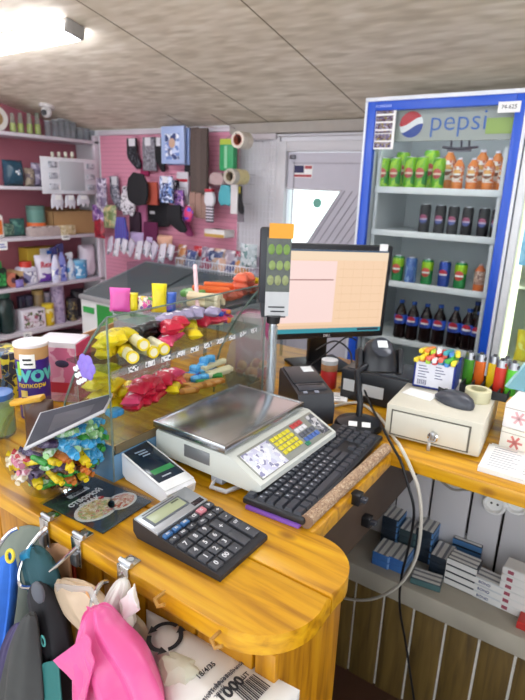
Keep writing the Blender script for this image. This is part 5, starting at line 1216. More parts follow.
def patch(a0, a1, z0, z1, m, nm, par, r=None):
    r = r or PR*1.01; b = MB(); n = 8; vs = []; fs = []
    for i in range(n+1):
        a = a0+(a1-a0)*i/n; vs += [(r*math.cos(a), r*math.sin(a), z0), (r*math.cos(a), r*math.sin(a), z1), ((r+.0012)*math.cos(a), (r+.0012)*math.sin(a), z1), ((r+.0012)*math.cos(a), (r+.0012)*math.sin(a), z0)]
    for i in range(n):
        for j in range(4): fs.append((i*4+j, i*4+(j+1) % 4, i*4+4+(j+1) % 4, i*4+4+j))
    b._add(vs, fs); return b.build(nm, m, par)
pt_ = patch(face-.75, face+.15, ph*.70, ph*.88, PAPER, 'price_tag', t); patch(face-.55, face-.05, ph*.80, ph*.825, INK, 'ink_line', pt_, PR*1.03); patch(face-.5, face+.02, ph*.745, ph*.765, INK, 'ink_line', pt_, PR*1.03)
patch(face-.9, face-.45, ph*.04, ph*.40, mat('d8c060', .5), 'popcorn_picture', tb_, PR*.965); patch(face-1.0, face-.72, ph*.6, ph*.78, mat('8ac83a', .5), 'green_blob', tb_, PR*.99)
# snack jars at the far left
for k, (px, py, pyt, hue, lab) in enumerate(((-4, 438, 395, 'g', 'clear tub of green snacks with a blue lid at the left picture edge'), (-2, 402, 362, 'o', 'tub of orange snacks with a dark lid behind the green one'))):
    p = zat(px, py, CZ); x, y = zat(1, 434, CZ)[:2] if k == 0 else (-1.40, .70)
    h = .11 if k == 0 else .16
    t = tub('snack_tub', lab, 'tub', .036, h, clear('e4ece4', .3, .05, .2), mat('3a6ab0', .4) if k == 0 else mat('262830', .4), None); t.location = (x, y, CZ+.0005)
    b = MB(); b.lathe([(.03, .004), (.034, .008), (.034, h*.7), (0, h*.72)], 16); b.build('snacks', mat('8ab83a', .5, 0, .25, 60) if k == 0 else speck(['d8884a', 'e0c8b0', 'c8642a', '4a8ac0'], 40, .5), t)
t = thing('snack_box', 'yellow and black snack box stacked at the left picture edge', 'box', (-1.42, .80, CZ)); b = MB(); b.box(-.06, .05, -.04, .04, 0, .14, .004); b.build('box_body', speck(['2a2c34', '3a3c46', 'd8c83a', '2a2c34', '4a6a8a'], 34, .4), t)
b = MB(); b.box(-.05, .04, -.043, -.04, .07, .13); b.build('printed_front', speck(['e0a080', '5a9ad0', 'e8d8c8'], 24, .4), t)
# pink and white box behind the popcorn tub
t = thing('snack_carton', 'pink and white carton with a dark printed eye beside the popcorn tub', 'box', (-1.30, .90, CZ), R_(30))
b = MB(); b.box(-.06, .06, -.05, .05, 0, .175, .003); b.build('box_body', mat('d8d4dc', .5), t)
b = MB(); b.box(.06, .0625, -.048, .048, .004, .171); f = b.build('pink_side', mat('c83a68', .45), t)
b = MB(); b.box(-.058, .058, -.0525, -.05, .004, .16); f = b.build('pink_front', speck(['d88aa8', 'e0a8bc', 'cc6a90'], 9, .45), t)
b = MB(); b.sph((.02, -.053, .115), (.02, .002, .011), 12); b.build('printed_eye', mat('3a3050', .5), f); b = MB(); b.box(-.05, .05, -.054, -.0525, .03, .06); b.build('red_band', mat('c03040', .5), f)
# open cardboard carton behind
t = thing('cardboard_box', 'open cardboard carton with a long raised flap behind the candy case', 'box', (0, 0, CZ))
KB_ = mat('c89a72', .75, 0, .06, 12)
x0, x1, y0, y1, ht = -1.60, -1.385, 1.0, 1.42, .07
b = MB(); b.box(x0, x1, y0, y0+.005, 0, ht); b.box(x0, x1, y1-.005, y1, 0, ht); b.box(x0, x0+.005, y0, y1, 0, ht); b.box(x1-.005, x1, y0, y1, 0, ht); b.box(x0, x1, y0, y1, 0, .005); b.build('box_body', KB_, t)
def fl(q, nm, m=KB_):
    q = [Vector(v)-Vector((0, 0, CZ)) for v in q]; nr = (q[1]-q[0]).cross(q[3]-q[0]).normalized()*.002
    b = MB(); b.hexa([v-nr for v in q], [v+nr for v in q]); return b.build(nm, m, t)
fl([(x1, y0, CZ+ht), (x1, y1, CZ+ht), xat(118, 321, x1+.03), xat(52, 345, x1+.03)], 'flap')
fl([(x0, y0, CZ+ht), (x1, y0, CZ+ht), (x1-.02, y0-.06, CZ+ht+.01), (x0+.02, y0-.06, CZ+ht+.01)], 'flap')
m0 = fl([xat(66, 352, x1+.034), xat(78, 348, x1+.034), xat(82, 335, x1+.036), xat(76, 334, x1+.036)], 'maroon_print', mat('8a2a48', .6))
# ================================================================ COUNTER DEVICES
# leaflet holder
M0, M1, M2, M3 = zat(46, 503, CZ), zat(100, 537, CZ), zat(151, 502, CZ), zat(94, 478, CZ)
vx = (M3-M0)+(M2-M1); ang = math.atan2(vx.y, vx.x); c = (M0+M1+M2+M3)/4; w = ((M1-M2).length+(M0-M3).length)/2; d = ((M1-M0).length+(M2-M3).length)/2
t = thing('menu_leaflet', 'dark food leaflet in a clear cover lying at the counter edge', 'leaflet', (c.x, c.y, CZ), ang)
b = MB(); b.box(-w/2, w/2, -d/2, d/2, .0005, .003, .001); lf = b.build('leaflet', mat('33363f', .4, 0, .12, 14), t)
b = MB(); b.box(-w/2-.004, w/2+.004, -d/2-.004, d/2+.004, .0048, .0056); b.build('clear_cover', clear('f2f4f6', .1, .06), t)
FL = (0, 0, 0)
def onleaf(px, py): 
    v = Matrix.Rotation(-ang, 3, 'Z') @ (zat(px, py, CZ)-Vector((c.x, c.y, CZ))); return v.x, v.y
x, y = onleaf(78.5, 494); b = MB(); b.box(x-.024, x+.024, y-.006, y+.006, .003, .0034); sp_ = b.build('white_strip', mat('d8dade', .5), lf)
letters('АКЦІЯ', .010, mat('3a3d48', .5), sp_, (x, y, .0036), FL, .02)
x, y = onleaf(86, 499); letters('СТВОРЮЙ', .0155, mat('f0f0f0', .5), lf, (x, y, .0034), FL, .03)
x, y = onleaf(90, 503); letters('СМАК', .0155, mat('f0f0f0', .5), lf, (x, y, .0034), FL, .03)
for px, py, r, m in ((86, 517, .045, speck(['e8d8a0', 'd88a7a', 'f0e4c4', 'd0b070', 'a8b880'], 110, .5)), (130, 497, .034, speck(['d89a80', 'f0e0d0', 'c8604a', 'e8c8a8'], 110, .5))):
    x, y = onleaf(px, py); x = max(-w/2+r*1.0, min(w/2-r*1.0, x)); y = max(-d/2+r*.75, y)
    b = MB(); b.M = Matrix.Translation((x, y, .0031)) @ Matrix.Diagonal((1, .75, 1, 1)); b.cyl((0, 0, 0), (0, 0, .0004), r, n=26); pl_ = b.build('plate_picture', mat('e4e2dc', .5), lf)
    b = MB(); b.M = Matrix.Translation((x, y, .0033)) @ Matrix.Diagonal((.86, .62, 1, 1)); b.cyl((0, 0, 0), (0, 0, .0005), r, n=22); b.build('food_picture', m, pl_)
x, y = onleaf(101, 499); b = MB(); b.cyl((x, y, .003), (x, y, .0036), .006, n=14); b.build('tomato_picture', mat('c83a34', .5), lf)
x, y = onleaf(107, 504); b = MB(); b.cyl((x, y, .003), (x, y, .0036), .006, n=8); b.build('leaf_picture', mat('4f9a4a', .5), lf)
# payment terminal
T0, T1, T2, T3 = zat(166, 491, 1.035), zat(194, 474, 1.035), zat(143, 436, 1.062), zat(114, 448, 1.062)
mid_n = (T0+T1)/2; mid_f = (T2+T3)/2; ax = mid_n-mid_f; L = Vector((ax.x, ax.y, 0)).length; an = math.atan2(ax.y, ax.x)
W = .074
t = thing('payment_terminal', 'white handheld payment terminal with a lit touch screen', 'payment terminal', ((mid_n.x+mid_f.x)/2, (mid_n.y+mid_f.y)/2, CZ), an+PI/2)
TW = mat('e6e8ec', .35)
b = MB(); hl = L/2
b.prism([(-hl, .001), (hl*.55, .001), (hl, .034), (hl+.002, .054), (hl-.006, .060), (-hl+.004, .030), (-hl-.004, .022)], -W/2, W/2, 'X')
bd = b.build('body', TW, t)
sl = math.atan2(.030, 2*hl-.01)
def onface(u0, u1, v0, v1, h0, h1, nm, m, par):
    b = MB(); b.M = Matrix.Translation((0, 0, .0455)) @ Matrix.Rotation(sl, 4, 'X'); b.box(u0, u1, v0, v1, h0, h1, .001); return b.build(nm, m, par)
onface(-W*.5, W*.5, -hl, hl, -.004, .0005, 'front_shell', mat('eef0f2', .3), bd)
sc = onface(-W*.44, W*.44, -hl*.70, hl*.84, .0003, .0012, 'screen', mat('1c2a3a', .15, 0, .1), t)
onface(-W*.34, W*.36, -hl*.42, -hl*.24, .0012, .0016, 'green_button', glow('2fb05a', .55), sc)
onface(-W*.2, W*.1, -hl*.58, -hl*.54, .0012, .0015, 'small_text_line', mat('a8b4c0', .5), sc)
b = MB(); b.M = Matrix.Translation((0, 0, .0455)) @ Matrix.Rotation(sl, 4, 'X')
for k in range(3): b.box(-W*.2+.004*k, W*.16, hl*(.50-.1*k), hl*(.545-.1*k), .0012, .0015)
b.build('text_lines', mat('8a9cb0', .5), sc)
onface(-W*.06, W*.06, hl*.88, hl*.92, .0006, .0012, 'speaker_slot', mat('6a6e76', .4), bd)
b = MB(); b.box(-W*.44, W*.44, -hl-.003, -hl+.004, .006, .02, .002); b.build('paper_exit', mat('c8ccd2', .4), t)
# calculator
K0, K1, K2, K3 = zat(137, 525, 1.018), zat(217, 580, 1.012), zat(264, 536, 1.012), zat(188, 487, 1.034)
ctr = (K0+K1+K2+K3)/4; ax = (K1-K0).normalized(); 
kl = ((K1-K0).length+(K2-K3).length)/2; kw = ((K3-K0).length+(K2-K1).length)/2
ex = Vector(((K3-K0)+(K2-K1))); an = math.atan2(ex.y, ex.x)
t = thing('calculator', 'black desktop calculator with a silver display head and dark keys', 'calculator', (ctr.x, ctr.y, CZ), an)
# local x: across (left to right), local y: from keys (bottom, -) up to the display (+)
hx, hy = kw/2, kl/2
CB = mat('25262c', .4); tilt = math.atan2(.022, kl)
b = MB(); b.prism([(-hy, .001), (hy*.9, .001), (hy, .012), (hy, .036), (hy*.35, .026), (-hy*.97, .012), (-hy, .009)], -hx, hx, 'X')
bd = b.build('body', CB, t)
def face(u0, u1, v0, v1, h0, h1, nm, m, par, bev=.001, txt=None):
    s = math.atan2(.024, 2*hy); b = MB(); b.M = Matrix.Translation((0, 0, .0235)) @ Matrix.Rotation(s, 4, 'X')
    b.box(u0*hx, u1*hx, v0*hy, v1*hy, h0, h1, bev); return b.build(nm, m, par)
hd = face(-.99, .99, .40, .99, -.006, .0035, 'display_head', mat('b4b8be', .3, .6, .04), t)
face(-.86, .50, .56, .88, .0035, .0046, 'display_bezel', mat('5a6068', .4), hd)
ds = face(-.78, .42, .60, .84, .0046, .0054, 'display', mat('a8b090', .25, 0, .05), hd)
face(.1, .38, .78, .82, .0054, .0056, 'digits', mat('4a5240', .5), ds)
face(.05, .62, .40, .50, .0035, .0044, 'solar_strip', mat('26222a', .3), hd) if False else None
face(.50, .90, .44, .56, .0034, .0046, 'solar_cell', mat('2c2028', .25), hd)
face(-.8, .4, .915, .94, .0035, .0038, 'brand_print', mat('5a5e66', .5), hd)
KEY = mat('3f4148', .45); KB2 = mat('3a6aa0', .4); KR = mat('c87a86', .4); WT = mat('d8d8dc', .6)
s_ = math.atan2(.024, 2*hy); FM = Matrix.Translation((0, 0, .0235)) @ Matrix.Rotation(s_, 4, 'X')
def key(u, v, w, h, m, txt=None, sz=.011):
    b = MB(); b.M = FM
    b.box((u-w/2)*hx, (u+w/2)*hx, (v-h/2)*hy, (v+h/2)*hy, -.003, .0045, .0018, 2); o = b.build('key', m, t)
    if txt:
        me = text_bm(txt, sz, 'CENTER', .015); me.transform(FM @ Matrix.Translation((u*hx, v*hy, .0048))); me.materials.clear(); me.materials.append(WT)
        q = bpy.data.objects.new('legend', me); C.objects.link(q); q.parent = o
# small upper rows
for k, (u, m, tx) in enumerate(((-.82, KB2, 'M+'), (-.50, KB2, 'M-'), (-.18, KB2, 'MR'))): key(u, .27, .26, .10, m, tx, .006)
for k, (u, m, tx) in enumerate(((-.82, KEY, '%'), (-.50, KEY, 'MU'), (-.18, KEY, '√'))): key(u, .11, .26, .10, m, tx, .006)
key(.17, .26, .28, .13, KEY, 'CE', .008); key(.17, .06, .28, .13, KEY, '+/-', .007)
key(.50, .28, .28, .14, KR, 'C', .008); key(.50, .06, .28, .14, KEY, '×', .011); key(.82, .28, .28, .14, KEY, '►', .008); key(.82, .06, .28, .14, KEY, '÷', .012)
rows = [('7', '8', '9'), ('4', '5', '6'), ('1', '2', '3'), ('0', '00', '.')]
for r_, row in enumerate(rows):
    for c_, tx in enumerate(row): key(-.78+.37*c_, -.12-.225*r_, .32, .185, KEY, tx, .013)
key(.33+.02, -.28, .30, .40, KEY, '+', .015); key(.35, -.68, .30, .40, KEY, None); key(.76, -.16, .30, .2, KEY, '-', .015); key(.76, -.68, .30, .40, KEY, '=', .014); key(.76, -.40, .30, .17, KEY, 'GT', .008)
for sx in (-.8, .8):
    for sy in (-.85, .8): b = MB(); b.cyl((sx*hx, sy*hy, 0), (sx*hx, sy*hy, .003), .006); b.build('rubber_foot', BLACK, t)
# ---------------------------------------------------------------- weighing scale
SB = mat('d4d8d2', .4, 0, .04, 12)
sx0, sx1, sxp = -.811, -.526, -.604
sy0, sy1 = .782, 1.098
t = thing('weighing_scale', 'pale shop weighing scale with a steel platter and a pole display', 'scale', (0, 0, CZ))
b = MB(); b.prism([(sx0+.012, .024), (sx1-.018, .020), (sx1, .030), (sx1, .042), (sxp, .080), (sx0+.004, .080), (sx0, .074), (sx0, .034)], sy0, sy1, 'Y'); 
bm_b = b; bd = b.build('body', SB, t)
b = MB(); b.box(sx0+.02, sxp-.02, sy0+.012, sy1-.012, .080, .092, .003); b.build('platter_support', mat('b8bcb6', .4), t)
b = MB(); px0, px1, py0, py1 = -.808, -.612, .776, 1.078
b.box(px0, px1, py0, py1, .098, .102, .0015); pf = b.build('platter', mat('c4c6ca', .22, 1, .04, 8), t)
b = MB(); 
for (x0, x1, y0, y1) in ((px0-.003, px1+.003, py0-.003, py0+.004), (px0-.003, px1+.003, py1-.004, py1+.003), (px0-.003, px0+.004, py0, py1), (px1-.004, px1+.003, py0, py1)): b.box(x0, x1, y0, y1, .088, .1035, .002)
b.build('platter_rim', mat('b4b6ba', .25, 1, .04), pf)
for x in (sx0+.04, sx1-.05):
    for y in (sy0+.04, sy1-.04): b = MB(); b.cyl((x, y, 0), (x, y, .03), .014, .011, 12); b.build('foot', BLACK, t)
b = MB(); b.box(sx0+.085, sx0+.155, sy0-.0015, sy0+.001, .042, .070, .0005); b.build('rating_plate', mat('8a8c90', .35, .5), t)
# sloping keypad
sa = math.atan2(.038, sx1-sxp); sl_ = math.hypot(.038, sx1-sxp)
PM = Matrix.Translation((sx1, 0, .042)) @ Matrix.Rotation(sa, 4, 'Y')      # local -x runs up the slope
def pad(u0, u1, v0, v1, h0, h1, nm, m, par, bev=.0006):
    """u: share of the slope from its lower edge; v: share of the length from the near end"""
    b = MB(); b.M = PM; b.box(-u1*sl_, -u0*sl_, sy0+(sy1-sy0)*v0, sy0+(sy1-sy0)*v1, h0, h1, bev); return b.build(nm, m, par)
pn = pad(.08, .92, .05, .97, .0, .0015, 'keypad_panel', mat('8d9088', .4, 0, .1, 30), t)
pad(.10, .86, .06, .36, .0015, .0022, 'white_label_patch', speck(['e8eaee', 'd8dce8', 'c8c8e0', 'f0f0f2', '8a8ab0'], 55, .5), pn)
for r_ in range(4):
    for c_ in range(5): pad(.26+.15*r_, .38+.15*r_, .38+.048*c_, .42+.048*c_, .0015, .004, 'keypad_key', mat('d8cc2a', .45), pn, .001)
for k in range(14):
    u = .22+.17*(k % 4); v = .65+.05*(k//4); pad(u, u+.14, v, v+.042, .0015, .004, 'keypad_key', mat(['4a6ab0', 'b83a3a', 'dcdce0', '5a5e6a'][(k*7) % 4], .45), pn, .001)
pad(.12, .24, .62, .67, .0015, .0045, 'green_key', mat('1f7a5a', .45), pn, .001)
pad(.15, .85, .86, .96, .0015, .0024, 'dark_legend', speck(['3a3d44', 'c8c8cc', '5a5d66', '8a8c92'], 60, .5), pn)
# pole and display
pb = zat(279, 389, CZ+.105); pb = Vector((-.716, 1.092, .080))
t0 = Vector((pb.x, pb.y, pb.z))
q = proj((pb.x, pb.y, CZ+.2))
ztop = bis(lambda z: proj((pb.x, pb.y, z))[1]-318, 1.1, 1.6)-CZ; zdt = bis(lambda z: proj((pb.x, pb.y, z))[1]-228, 1.1, 1.8)-CZ
b = MB(); b.cyl(pb, (pb.x, pb.y, ztop), .0095, n=14); b.build('pole', mat('b8bcc0', .25, .8), t)
b = MB(); b.cyl((pb.x, pb.y, ztop-.012), (pb.x, pb.y, ztop+.006), .016, .018, 14); b.build('pole_collar', BLACK, t)
dh = zdt-ztop
DM = Matrix.Translation((pb.x, pb.y, ztop)) @ Matrix.Rotation(R_(38), 4, 'Z')
b = MB(); b.M = DM; b.box(-.038, .034, .004, .034, .035, dh, .006, 2); b.prism([(-.03, .0), (.03, .0), (.034, .05), (-.034, .05)], .006, .03, 'Y'); b.build('display_housing', mat('24272e', .4), t)
nt_ = []
def note(x0, x1, z0, z1, y, m, nm): b = MB(); b.M = DM; b.box(x0, x1, y, y+.0012, z0, z1); return b.build(nm, m, t)
note(-.022, .036, 0.005, dh*.30, .0, mat('c4c6c8', .5, 0, .08, 30), 'handwritten_note')
gs_ = note(-.022, .036, dh*.3, dh*.90, .0015, mat('5a605c', .35, 0, .3, 60), 'photo_strip')
for r_, (za, zb2) in enumerate(((.36, .50), (.53, .66), (.70, .84))):
    b = MB(); b.M = DM
    for k in range(3): b.sph((-.011+.018*k+.003*(r_ % 2), .001, dh*(za+zb2)/2), (.0085, .0016, dh*(zb2-za)*.42), 10)
    b.build('green_pictures', mat(('8f9868', '869a58', '6f9040')[r_], .4, 0, .35, 120), gs_)
note(-.018, .040, dh*.89, dh*1.05, .0, mat('e8a02c', .5, 0, .06), 'orange_note')
b = MB(); b.M = DM
for k in range(2): b.box(-.014+.006*k, .026, -.0008, 0, dh*(.12-.05*k), dh*(.135-.05*k))
b.build('handwriting', INK, t)
b = MB(); b.cyl((pb.x, pb.y, .103), (pb.x, pb.y, ztop-.02), .0125, n=12); b.build('clear_sleeve', clear('eef2f4', .3, .08, .12), t)
# cable under the scale
t = thing('coiled_cable', 'pale looped cable poking out below the scale', 'cable', (0, 0, CZ))
b = MB(); q0 = zat(222, 478, CZ+.012); b.tube([(sx1-.10, sy0+.06, .012), (q0.x-.01, q0.y-.01, .013), (q0.x+.0, q0.y-.035, .007), (q0.x+.035, q0.y-.03, .007), (q0.x+.045, q0.y+.0, .008), (sx1-.05, sy0+.07, .012)], .005, 8); b.build('cord', mat('c4c4c8', .5), t)
b = MB(); b.box(q0.x-.02, q0.x+.012, q0.y-.014, q0.y+.012, .004, .022, .004); b.build('plug', mat('b4bcc8', .4), t)
# ---------------------------------------------------------------- keyboard
kz = 1.020
G0, G1, G2, G3 = zat(247, 495, kz), zat(299, 524, kz), zat(380, 439, kz), zat(337, 421, kz)
c = (G0+G1+G2+G3)/4; ay = (((G3-G0)+(G2-G1))/2); an = math.atan2(ay.y, ay.x); KL = ay.length; KW = ((G1-G0).length+(G2-G3).length)/2
t = thing('keyboard', 'black full size keyboard along the counter edge beside the scale', 'keyboard', (c.x, c.y, CZ+.006), an)
b = MB(); b.box(-KL/2, KL/2, -KW/2, KW/2, 0.002, .016, .004, 2); b.build('body', mat('23252b', .45), t)
b = MB(); b.box(-KL/2-.004, KL*.2, -KW/2+.008, KW/2-.01, -.005, .002, .001); b.build('violet_mat', mat('8a5ac0', .45), t)
KC = mat('3a3d46', .4); LEG = mat('b8bcc8', .6)
def keys(x0, n, rowy, w, h, gap, z=.0225):
    for i in range(n):
        x = x0+i*(w+gap); b = MB(); b.hexa([(x, rowy-h/2, .015), (x+w, rowy-h/2, .015), (x+w, rowy+h/2, .015), (x, rowy+h/2, .015)], [(x+.0018, rowy-h/2+.0018, z), (x+w-.0018, rowy-h/2+.0018, z), (x+w-.0018, rowy+h/2-.001, z), (x+.0018, rowy+h/2-.001, z)])
        o = b.build('key', KC, t)
us = KL*.97/22.4; kh = KW*.88/6.3; gx = us*.12
ys = [KW*.40-kh*1.06*r_-(kh*.25 if r_ else 0) for r_ in range(6)]
xl = -KL*.485; ROW = []
def rowkeys(y, xs_ws, nm='key'):
    for x, w in xs_ws:
        b = MB(); b.hexa([(x, y-kh*.46, .015), (x+w, y-kh*.46, .015), (x+w, y+kh*.46, .015), (x, y+kh*.46, .015)], [(x+.0022, y-kh*.34, .0225), (x+w-.0022, y-kh*.34, .0225), (x+w-.0022, y+kh*.38, .0225), (x+.0022, y+kh*.38, .0225)]); b.build(nm, KC, t)
def seq(x, ws): 
    out = []
    for w in ws: out.append((x, w*us-gx)); x += w*us
    return out
rowkeys(ys[0], seq(xl, [1])+seq(xl+2*us, [1]*4)+seq(xl+6.5*us, [1]*4)+seq(xl+11*us, [1]*4)+seq(xl+15.3*us, [1]*3))
rowkeys(ys[1], seq(xl, [1]*13+[2])+seq(xl+15.3*us, [1]*3)+seq(xl+18.5*us, [1]*4))
rowkeys(ys[2], seq(xl, [1.5]+[1]*12+[1.5])+seq(xl+15.3*us, [1]*3)+seq(xl+18.5*us, [1]*4))
rowkeys(ys[3], seq(xl, [1.75]+[1]*11+[2.25])+seq(xl+18.5*us, [1]*3))
rowkeys(ys[4], seq(xl, [2.25]+[1]*10+[2.75])+seq(xl+16.3*us, [1])+seq(xl+18.5*us, [1]*4))
rowkeys(ys[5], seq(xl, [1.25]*3+[6.25]+[1.25]*4)+seq(xl+15.3*us, [1]*3)+seq(xl+18.5*us, [2, 1]))
b = MB()
for r_, n_, x0 in ((1, 13, 0), (2, 12, 1.5), (3, 11, 1.75), (4, 10, 2.25)):
    for i in range(n_): x = xl+(x0+i+.28)*us; b.box(x, x+us*.16, ys[r_]+kh*.02, ys[r_]+kh*.24, .0222, .0229)
b.build('legends', LEG, t)
# rolled mat along the edge
g1, g2 = zat(311, 529, CZ+.01), zat(384, 447, CZ+.01); xm = -.416
t = thing('rolled_mat', 'beige patterned roll along the counter edge below the keyboard', 'mat roll', (0, 0, CZ))
b = MB(); b.tube([(xm, g1.y+.01, .013), (xm, (g1.y+g2.y)/2, .0132), (xm, 1.15, .013)], .0128, 14); b.build('roll', speck(['a88a70', 'b89c80', '94765e', 'c4ae92', '9a7c66'], 200, .7, (1, .5, 1), .3), t)
b = MB(); b.tube([(xm, g1.y+.008, .013), (xm, g1.y+.012, .013)], .0135, 14); b.build('end_wrap', mat('8a6e58', .7), t)
# black clips on the counter side
for k, (px, py) in enumerate(((352, 496), (363, 519))):
    p = xat(px, py, -.404 if k == 0 else -.43)
    t = thing('cable_clip', ('black clip on the counter edge above the dark board', 'black clip on the dark board below the counter')[k], 'clip', (p.x, p.y, p.z))
    b = MB(); b.box(.0, .022, -.012, .012, -.013, .013, .003); b.build('clip_body', BLACK, t); b = MB(); b.box(.012, .034, -.007, .007, -.004, .006, .002); b.build('clip_tongue', mat('3a3c44', .25), t)
# ---------------------------------------------------------------- monitor
RT = dat(391.5, 246, 1.86); LT = dat(267, 242.5, 1.70); 
sc_ = .435/((RT-LT).length); 
ax = RT-LT; an = math.atan2(ax.y, ax.x); MW = Vector((ax.x, ax.y, 0)).length; ctr = (RT+LT)/2; MH = .302*MW/.435
zl = (RT.z+LT.z)/2
t = thing('computer_monitor', 'black flat monitor showing a pale orange table on screen', 'monitor', (ctr.x, ctr.y, CZ), an)
top = zl-CZ; bot = top-MH; roll_ = Matrix.Translation((0, 0, (top+bot)/2)) @ Matrix.Rotation(math.atan2(RT.z-LT.z, MW), 4, 'Y').inverted()
BZ = mat('1c1e24', .35)
b = MB(); b.M = roll_; b.box(-MW/2, MW/2, -.008, .022, -MH/2, MH/2, .005); b.box(-MW*.3, MW*.3, .02, .05, -MH*.3, MH*.3, .01); b.build('housing', BZ, t)
bz = .017
SCR = MB(); SCR.M = roll_; SCR.box(-MW/2+bz, MW/2-bz, -.0095, -.0075, -MH/2+bz*1.25, MH/2-bz); scr = SCR.build('screen', glow('f6d2b0', 1.0), t)
def px_(u0, u1, v0, v1, m, nm, d=.0101):
    sw, sh = MW-2*bz, MH-2.25*bz; zc = bz*.125
    b = MB(); b.M = roll_; b.box(-sw/2+u0*sw, -sw/2+u1*sw, -d, -.0094, zc+sh/2-v1*sh, zc+sh/2-v0*sh); return b.build(nm, m, scr)
px_(.0, 1, 0, .02, glow('3a6a90', .6), 'title_bar'); px_(0, 1, .02, .12, glow('f6dcbe', .98), 'tool_bar')
px_(.0, .54, .13, .87, glow('f8dad4', 1.02), 'pink_table'); px_(.0, 1, .90, .945, glow('f2ccaa', .95), 'status_bar'); px_(0, 1, .945, 1, glow('3fa8b8', .75), 'task_bar')
px_(.78, .98, .955, .985, glow('2a4a66', .5), 'clock_area', .0104); px_(.06, .52, .345, .36, glow('c89a94', .7), 'selected_row', .0104)
for k in range(7): px_(.56, .98, .22+.1*k, .226+.1*k, glow('ecc6a0', .95), 'table_line', .0103)
for k in range(5): px_(.60+.09*k, .602+.09*k, .13, .88, glow('eec8a4', .96), 'table_line', .0103)
letters('DELL', .012, mat('c8ccd2', .4), t, (0, -.0088, (top+bot)/2-MH/2+bz*.6), bold=.02)
p = roll_ @ Vector((MW/2-.10*MW*.9, -.0092, MH/2-.003)); b = MB(); b.M = roll_; b.box(MW*.38, MW*.45, -.0094, -.0078, MH/2-.018, MH/2+.006); b.build('white_sticker', PAPER, t)
b = MB(); b.M = roll_; b.box(-MW/2-.0, -MW/2+.014, -.0094, -.0078, -MH/2+.003, -MH/2+.016); b.build('white_sticker', PAPER, t)
b = MB(); b.box(-.035, .035, .048, .075, .012, (top+bot)/2, .006); b.build('stand_neck', BLACK, t)
b = MB(); b.box(-.10, .10, -.05, .12, .0, .012, .005); b.build('stand_base', BLACK, t)
# receipt printer
c4 = [zat(281, 369, 1.10), zat(313, 366, 1.10), zat(330, 392, 1.085), zat(301, 398, 1.085)]
c = sum(c4, Vector())/4; ax = (c4[3]-c4[0]); an = math.atan2(ax.y, ax.x); PL = Vector((ax.x, ax.y, 0)).length; PW = ((c4[1]-c4[0]).length+(c4[2]-c4[3]).length)/2
t = thing('receipt_printer', 'black receipt printer with a sloping top beside the monitor', 'printer', (c.x, c.y, CZ), an)
b = MB(); b.prism([(-PL/2, .001), (PL/2, .001), (PL/2+.004, .05), (PL/2-.01, .085), (-PL/2+.01, .104), (-PL/2, .09)], -PW/2, PW/2, 'Y'); b.build('body', mat('26282f', .4), t)
sp = math.atan2(.019, PL-.02); TM = Matrix.Translation((0, 0, .0945)) @ Matrix.Rotation(sp, 4, 'Y')
def ptop(u0, u1, v0, v1, h0, h1, nm, m, par=None): b = MB(); b.M = TM; b.box(u0*PL, u1*PL, v0*PW, v1*PW, h0, h1, .001); return b.build(nm, m, par or t)
ptop(-.44, .12, -.44, .44, 0, .004, 'paper_lid', mat('2c2f36', .35)); ptop(.14, .34, -.40, .40, -.001, .003, 'paper_slot_cover', mat('3a3d46', .3)); ptop(.17, .2, -.34, .34, .003, .004, 'paper_slot', BLACK)
ptop(-.40, -.22, .06, .38, .004, .0048, 'white_label', mat('dfe4e6', .5)); ptop(.36, .42, -.32, -.2, 0, .002, 'button', mat('8a90a0', .4)); ptop(.36, .42, .0, .12, 0, .002, 'button', mat('8a90a0', .4))
# red jar
p = zat(331, 392, CZ); zt_ = .085
t = thing('coffee_jar', 'small red jar with a brown band behind the printer', 'jar', (-.74, 1.46, CZ)); r = .026
b = MB(); b.lathe([(r*.9, 0), (r, .006), (r, .055), (r*.9, .06)], 18); b.build('jar_body', mat('b8282a', .35), t)
b = MB(); b.lathe([(r*.98, .06), (r, .063), (r, .078), (r*.96, .08)], 18); b.build('brown_band', mat('a87a54', .5), t); b = MB(); b.lathe([(r*.98, .08), (r*1.0, .083), (r, .093), (0, .094)], 18); b.build('lid', mat('c8ccd0', .4), t)
# white papers behind the printer
for k, (x, y, rz, lab) in enumerate(((-.69, 1.385, 24, 'small white papers on the desk behind the receipt printer'), (-.655, 1.50, -12, 'folded beige papers between the red jar and the black box'))):
    t = thing('paper_slips', lab, 'paper', (x, y, CZ+.0005), R_(rz))
    b = MB(); b.box(-.05, .05, -.035, .035, 0, .006); b.build('slips', PAPER if k == 0 else speck(['d8c8a8', 'a89880', '6a6458'], 30, .6), t); b = MB(); b.box(-.04, .03, -.02, -.015, .006, .0064); b.box(-.04, .03, 0, .005, .006, .0064); b.build('print', GREY, t)
# black device box with labels
t = thing('black_power_box', 'black box with white labels behind the scanner', 'device box', (-.56, 1.47, CZ), R_(3))
b = MB(); b.box(-.115, .105, -.06, .10, .001, .095, .006); b.build('case', mat('25272d', .4), t)
b = MB(); b.box(-.045, .02, -.0612, -.06, .025, .06); b.box(-.105, -.07, -.0612, -.06, .03, .065); b.build('white_label', mat('d8dce0', .5), t)
b = MB(); b.box(-.10, .09, -.05, .09, .095, .098, .001); b.build('top_panel', mat('3a3e46', .35), t)
